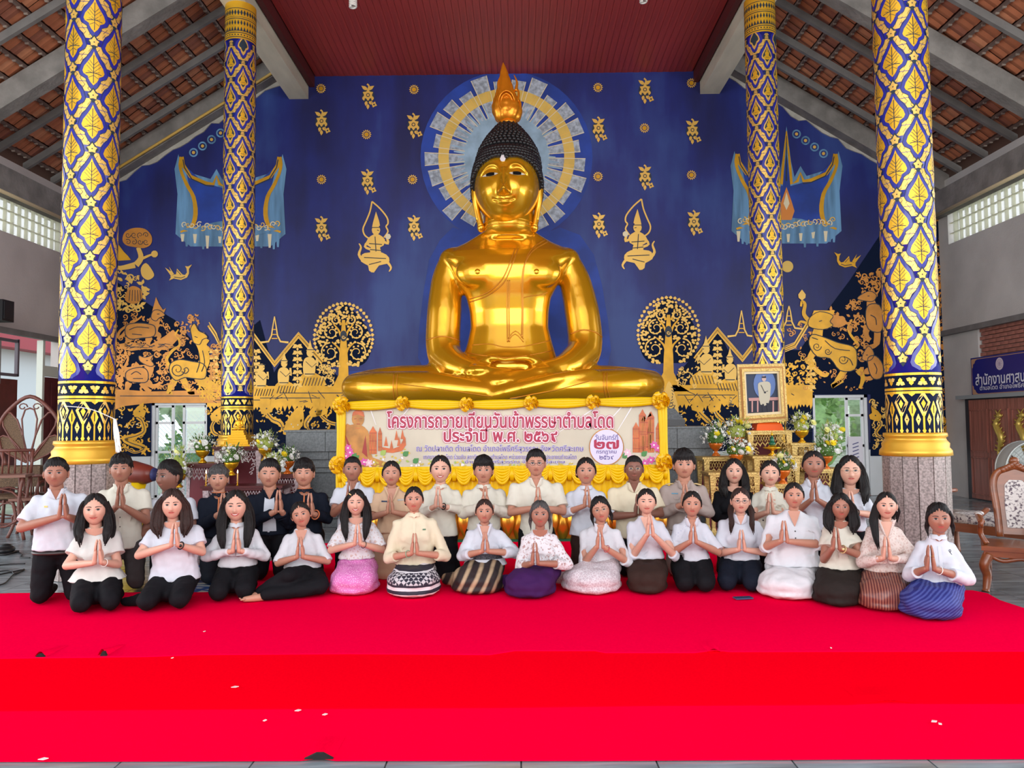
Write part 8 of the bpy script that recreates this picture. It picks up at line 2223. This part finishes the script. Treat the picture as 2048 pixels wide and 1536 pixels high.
put_text('ตำบลโดด อำเภอโพธิ์ศรีสุวรรณ จังหวัดศรีสะเกษ', smap, 1.62, HS * .82, 2.7, .12, (SW,), sg_, (.012,))
# ---------------------------------------------------------------- left side
XL = -SIDE + AX
sh_m = mat('shutter_red_brown', (.13, .022, .024), .5, noise=.35, nscale=5)
def yl(px): return XL / (ray(px, 850).x / ray(px, 850).y)
W2 = MB(); 
ya_, yb_ = yl(84), 15.4
m = MB(); m.box((XL - .05, (ya_ + yb_) / 2, 1.35), (.08, yb_ - ya_, 2.3)); D2 = struct(m.build('door_2', sh_m))
for k in range(3):
    for r_ in range(3):
        m = MB(); yc = ya_ + (k + .5) * (yb_ - ya_) / 3; zc = .65 + r_ * .72; m.box((XL + .0, yc, zc), (.03, (yb_ - ya_) / 3 - .06, .62)); m.build('shutter_panel', sh_m, D2)
m = MB(); m.box((XL - .05, (ya_ + yb_) / 2, 2.62), (.08, yb_ - ya_, .2)); m.box((XL - .05, ya_, 1.6), (.12, .07, 3.2)); m.build('frame_post', mat('pale_frame', (.6, .62, .55), .6), D2)
m = MB(); ye = yl(34); m.box((XL - .05, (ye + 11.4) / 2, 1.3), (.08, ye - 11.4, 2.2)); D3 = struct(m.build('door_3', sh_m))
for r_ in range(3): m = MB(); m.box((XL + .0, ye - .5, .65 + r_ * .68), (.03, .8, .58)); m.build('shutter_panel', sh_m, D3)
m = MB()
for zz in (2.48, 3.1): m.box((XL - .03, (ye + 11.4) / 2, zz), (.06, ye - 11.4, .05))
m.box((XL - .03, ye, 2.8), (.06, .05, .68)); m.build('transom_frame', mat('dark_frame', (.12, .10, .12), .6), D3)
# fan-backed rattan chair
RT = mat('rattan_brown', (.17, .05, .035), .45, noise=.3, nscale=12); RTL = mat('woven_cane', (.16, .085, .04), .7, noise=.5, nscale=60, bump=.6, bscale=90)
pc = at(44, 930, 11.6); t = thing('rattan_chair', 'tall fan-backed rattan chair with scrolled frame in front of the left shutters', 'chair', (pc.x, 11.6, 0), R(8))
zt_ = at(44, 792, 11.6).z
sc_h = (zt_ - .95)
m = MB(); out = [(-.32, .95), (-.42, .95 + sc_h * .3), (-.44, .95 + sc_h * .55), (-.30, .95 + sc_h * .8), (0, zt_), (.30, .95 + sc_h * .8), (.44, .95 + sc_h * .55), (.42, .95 + sc_h * .3), (.32, .95)]
m.tube([(x, .2, z) for x, z in [(p.x, p.y) for p in cr([(a, b2, 0) for a, b2 in out], 5)]], .03, 8); m.build('back_frame', RT, t, True)
for k in range(-2, 3):
    a = k * .42; b0 = Vector((0, .2, .98)); d = Vector((math.sin(a), 0, math.cos(a))); s_ = Vector((math.cos(a), 0, -math.sin(a))); L = sc_h * (.80 if abs(k) < 2 else .55)
    P = [b0 + d * (L * u) + s_ * (w3 * .11) for u, w3 in ((.05, .15), (.5, .8), (.8, 1), (.97, .6), (1, 0), (.97, -.6), (.8, -1), (.5, -.8), (.05, -.15))]
    if k not in (0, 1): m = MB(); m.prism(P, (0, .015, 0)); m.build('woven_petal', RTL, t)
    m = MB(); m.tube(P, .014, 6, closed=True, caps=False); m.build('petal_rim', RT, t, True)
m = MB()
for sx in (-1, 1): m.tube([(sx * .1 + .07 * math.cos(q * .7) * (1 - q * .07), .2, zt_ - .16 + .06 * math.sin(q * .7) * (1 - q * .07)) for q in range(10)], .01, 6)
m.build('scrolls', RT, t, True)
m = MB(); m.box((0, -.05, .80), (.75, .45, .30)); m.build('woven_backrest', RTL, t)
m = MB(); m.ell((0, -.1, .50), (.42, .34, .05), 18, 8); m.build('seat', RTL, t, True)
for sx in (-1, 1):
    for sy in (-1, 1): m = MB(); m.tube([(sx * .32, sy * .26 - .08, .5), (sx * .36, sy * .3 - .08, 0)], .024, 8); m.build('leg', RT, t, True)
    m = MB(); m.tube(cr([(sx * .36, .18, .78), (sx * .44, -.05, .74), (sx * .40, -.34, .70), (sx * .36, -.36, .48)], 5), .024, 8); m.build('armrest', RT, t, True)
    m = MB(); m.tube([(sx * .34 + 0, -.1 + .2 * math.cos(q * .5), .28 + .16 * math.sin(q * .5)) for q in range(13)], .012, 6); m.build('side_scroll', RT, t, True)
m = MB(); m.tube([(.16 * math.cos(q * .5), -.4, .26 + .17 * math.sin(q * .5)) for q in range(13)], .012, 6); m.build('front_ring', RT, t, True)
# low rattan seats in front
def stool(label, px, Y, w_, ztop, back_=0):
    p = at(px, 950, Y); t = thing('rattan_armchair', label, 'chair', (p.x, Y, 0), R(20), 'low rattan chairs at the left wall')
    m = MB(); m.box((0, 0, ztop), (w_, .5, .035)); m.build('seat', mat('brown_seat_top', (.22, .09, .06), .4), t)
    for sx in (-1, 1):
        for sy in (-1, 1): m = MB(); m.tube(cr([(sx * (w_ / 2 - .04), sy * .2, ztop - .02), (sx * (w_ / 2 - .08), sy * .2, ztop / 2), (sx * (w_ / 2), sy * .24, 0)], 4), .022, 8); m.build('leg', RT, t, True)
        m = MB(); m.tube([(sx * (w_ / 2 - .04), .22, ztop), (sx * (w_ / 2 - .02), .24, ztop + back_)], .02, 8); m.build('back_post', RT, t, True)
    for q in range(7): m = MB(); x = -w_ / 2 + .08 + q * (w_ - .16) / 6; m.tube([(x, .22, ztop), (x, .24, ztop + back_)], .012, 6); m.build('spindle', RT, t, True)
    m = MB(); m.tube([(-w_ / 2, .24, ztop + back_), (w_ / 2, .24, ztop + back_)], .022, 8); m.build('top_rail', RT, t, True)
    for sy in (-1, 1): m = MB(); m.tube([(.9 * w_ / 2 * math.cos(q * .5), sy * .2, ztop * .5 + ztop * .3 * math.sin(q * .5)) for q in range(13)], .014, 6); m.build('scroll_brace', RT, t, True)
stool('low rattan chair with spindle back at the left edge of the picture', 8, 10.6, .62, .86, .34)
stool('low rattan chair behind the man at the far left', 84, 11.0, .7, .52, .30)
stool('dark low rattan chair in shadow farther along the left wall', 30, 12.4, .8, .45, .38)
# loudspeaker corner, shoes, cables
b_ = MB(); p = onx(2, 622, XL + .35); b_.box((p.x, p.y, p.z), (.25, .3, .36)); b_.box((p.x + .13, p.y, p.z), (.02, .24, .30)); b_.box((p.x - .22, p.y, p.z), (.25, .05, .05)); tag(b_.build('wall_speaker', mat('black_plastic', (.01, .01, .012), .5)), 'black loudspeaker on the left wall, cut off by the picture edge', 'speaker')
p = onfloor(8, 1108); b_ = MB(); b_.ell((p.x, p.y, .05), (.11, .14, .05), 14, 8); b_.ell((p.x, p.y + .02, .09), (.07, .08, .03), 10, 6); b_.box((p.x, p.y, .012), (.2, .26, .02)); tag(b_.build('black_box_bag', mat('black_leather', (.012, .012, .014), .4), None, True), 'small black bag lying on the floor at the left edge', 'bag')
CB_ = mat('cable_black', (.01, .01, .012), .5)
for lb_, pts in (('upper black cable curving on the blue-grey floor beside the far left man', [(18, 1105), (36, 1106), (44, 1112), (40, 1116), (60, 1117)]), ('nearly straight black cable below the black bag', [(-10, 1133), (20, 1130), (50, 1129)]),
                 ('double black cable loop on the floor left of the kneeling man', [(-10, 1146), (20, 1143), (30, 1150), (48, 1140)]), ('lowest black cable running to the left edge', [(-10, 1174), (10, 1168), (28, 1150), (48, 1141), (-5, 1152)])):
    b_ = MB(); b_.tube(cr([Vector((*onfloor(x, y)[:2], .010)) for x, y in pts], 6), .007, 6); tag(b_.build('power_cable', CB_, None, True), lb_, 'cable', 'cables on the floor')
# drum on a yellow-draped stand between the columns
p = at(290, 945, 9.6); t = thing('ceremonial_drum', 'red and brown ceremonial drum lying on a yellow-draped stand behind the back row', 'drum', (p.x - .15, 9.6, p.z)); 
m = MB(); m.tube([(-.35, .1, .02), (-.2, .05, .02), (0, 0, 0), (.2, -.05, -.02), (.3, -.08, -.02)], [.10, .14, .15, .12, .08], 16); m.build('body', mat('drum_red', (.22, .035, .02), .35, noise=.3, nscale=5), t, True)
m = MB(); m.tube([(.3, -.08, -.02), (.36, -.09, -.02)], [.085, .06], 12); m.build('tassel_end', mat('drum_blue', (.02, .02, .12), .7, noise=.6, nscale=40), t, True)
m = MB(); m.loft([[(.16 * math.cos(a) * s_, .12 * math.sin(a) * s_, z) for a in [q * .785 for q in range(8)]] for z, s_ in ((-.12, 1.1), (-.3, .8), (-p.z, 1.2))]); m.build('draped_stand', YC, t, True)
# woven mat under the back row at left
a = [onfloor(x, y) for x, y in ((385, 1186), (452, 1186))]
b_ = MB(); b_.prism([(-3.3, 6.98, .004), (-1.9, 6.98, .004), (-1.9, 8.4, .004), (-3.6, 8.4, .004)], (0, 0, .005)); tag(b_.build('patterned_mat', pattern('mat_blue_white', (.02, .10, .35), (.62, .66, .62), 'vor', 5, (1, 2.2, 1), thr=(.12, .2))), 'blue and white patterned floor mat under the back row at left', 'mat')
# phone lying on the carpet
p = onfloor(1486, 1197, .03); b_ = MB(); b_.box((p.x, p.y, p.z + .006), (.15, .075, .010), rz=.15); tag(b_.build('mobile_phone', mat('phone_blue_glass', (.05, .08, .16), .15)), 'dark phone lying on the carpet before the woman with pigtails', 'phone')
# bulbs under the ceiling
for px, py, lb_ in ((706, 12, 'white spiral lamp hanging under the red ceiling, left of the statue'), (1287, 2, 'white spiral lamp hanging under the red ceiling, right of the statue')):
    d = ray(px, py); q = CAM + d * ((CEIL - .22 - 1.5) / d.z); t = thing('ceiling_lamp', lb_, 'lamp', (q.x, q.y, CEIL), 0, 'spiral lamps under the ceiling')
    m = MB(); m.lathe([(.055, .03), (.055, -.01), (.03, -.03), (.03, -.08)], seg=16); m.build('socket', mat('lamp_white', (.8, .78, .74), .4), t, True)
    m = MB(); m.tube([(.055 * math.cos(k * .5), .055 * math.sin(k * .5), -.09 - k * .0026) for k in range(60)], .016, 6); m.build('spiral_tube', mat('lamp_tube', (.85, .84, .80), .3), t, True)
# ---------------------------------------------------------------- outside
def shrub(label, loc, s_, seed, m_, name='shrub', cat='bush', grp='bushes outside the hall'):
    rn_ = random.Random(seed); t = thing(name, label, cat, loc, 0, grp); m = MB()
    for k in range(420):
        a = rn_.uniform(0, 6.28); e_ = rn_.uniform(-.5, 1.5); r_ = rn_.uniform(.6, 1.0) * s_; q = Vector((math.cos(a) * math.cos(e_) * r_, math.sin(a) * math.cos(e_) * r_ * .8, s_ * .9 + math.sin(e_) * r_)); d = Vector((rn_.uniform(-1, 1), rn_.uniform(-1, 1), rn_.uniform(-.6, 1))).normalized(); sd_ = d.cross(Vector((0, 1, .3))).normalized() * s_ * .05; L = s_ * .2
        m.add([q, q + d * L * .5 + sd_, q + d * L, q + d * L * .5 - sd_], [(0, 1, 2, 3)])
    m.ell((0, 0, s_ * .9), (s_ * .7, s_ * .6, s_ * .75), 12, 8); o = m.build('foliage', m_, t); o['kind'] = 'stuff'
    m = MB(); m.tube([(0, 0, -.1), (.05 * s_, 0, s_ * .5), (0, 0, s_)], .06 * s_, 8); m.build('stem', mat('bark', (.18, .12, .08), .9), t, True)
LGA = mat('leaf_sunlit', (.30, .50, .16), .6, noise=.4, nscale=6); LGB = mat('leaf_pale', (.42, .55, .32), .6, noise=.4, nscale=6)
for i, (x, y, s_, m_, lb_) in enumerate(((-8.2, 19.5, .9, LGA, 'low bush seen through the left side of the left doorway'), (-6.2, 22.2, 1.3, LGB, 'taller pale bush seen through the right side of the left doorway'), (6.9, 20, 1.0, LGB, 'pale bush seen through the right doorway'), (8.2, 22, 1.4, LGA, 'bush farther back beyond the right doorway'), (-13.5, 17.5, 1.2, LGA, 'bush outside the shutters at the far left'))): shrub(lb_, (x, y, -.2), s_, i + 3, m_)
for i, (x, lb_) in enumerate(((-30, 'large hazy tree far behind the shutters at the left'), (-17, 'large hazy tree far behind the left doorway'), (19, 'large hazy tree far behind the right doorway'))): shrub(lb_, (x, 44, -.2), 4.2, 20 + i, LGB, 'tree', 'tree', 'trees far behind the hall')
# chain-link fence outside the left doorway
t = thing('chain_link_fence', 'green chain-link fence outside the left doorway', 'fence', (-7.0, 17.6, 0)); FM = mat('fence_green_wire', (.25, .50, .45), .5)
for k in range(4): m = MB(); m.tube([(-1.8 + k * 1.2, 0, -.2), (-1.8 + k * 1.2, 0, 1.9)], .03, 8); m.build('post', mat('fence_post', (.45, .50, .55), .5), t)
m = MB()
for k in range(60):
    x = -3 + k * .1
    for s_ in (-1, 1):
        xa, xb = x, x + s_ * 1.7
        if -2 < xb < 2 and -2 < xa < 2: m.tube([(xa, 0, .1), (xb, 0, 1.8)], .005, 3, caps=False)
o = m.build('wire_mesh', FM, t); o['kind'] = 'stuff'
# traffic cone and stools seen through the right doorway
p = at(1727, 895, 17.2); t = thing('traffic_cone', 'orange traffic cone outside the right doorway', 'cone', (p.x, 17.2, -.2)); m = MB(); m.lathe([(.17, .04), (.15, .05), (.03, at(1727, 862, 17.2).z + .2)], seg=20); m.build('cone_body', mat('cone_orange', (.90, .16, .02), .5), t, True)
m = MB(); m.box((0, 0, .02), (.42, .42, .04)); m.build('base_plate', MATS['cone_orange'], t); m = MB(); m.lathe([(.115, .45), (.09, .6)], seg=20); m.build('white_band', mat('band_white', (.8, .8, .8), .5), t)
# neighbouring roof with red fascia beyond the left opening
t = thing('neighbour_shed', 'shed with red roof edge outside, beyond the left shutters', 'building', (-19, 24, 0)); m = MB(); m.box((0, 0, 4.2), (9, 6, .7)); m.build('roof', mat('shed_red', (.45, .06, .08), .6), t); m = MB(); m.box((0, .5, 1.9), (8, 5, 4)); m.build('wall', mat('shed_wall', (.75, .78, .80), .7), t)
# striped advertising panel leaning in the right doorway
p = at(1712, 940, 15.3); b_ = MB(); b_.box((p.x, 15.3, .62), (.28, .03, 1.15)); o = b_.build('panel', mat('print_panel_white', (.75, .72, .78), .5)); tag(o, 'narrow printed board with pink foot standing inside the right doorway', 'board')
A = Art(lambda x, y, l: Vector((p.x + x, 15.282 - .001 * l, y))); A.poly([(-.14, .05), (.14, .05), (.14, .3), (-.14, .55)], 0, 1); 
for k in range(7): A.stroke([(-.06, .62 + k * .07), (.06, .66 + k * .07)], .02, 1, 1)
A.build('print', [mat('print_rose', (.75, .25, .38), .5), mat('print_navy', (.10, .10, .25), .5)], o)
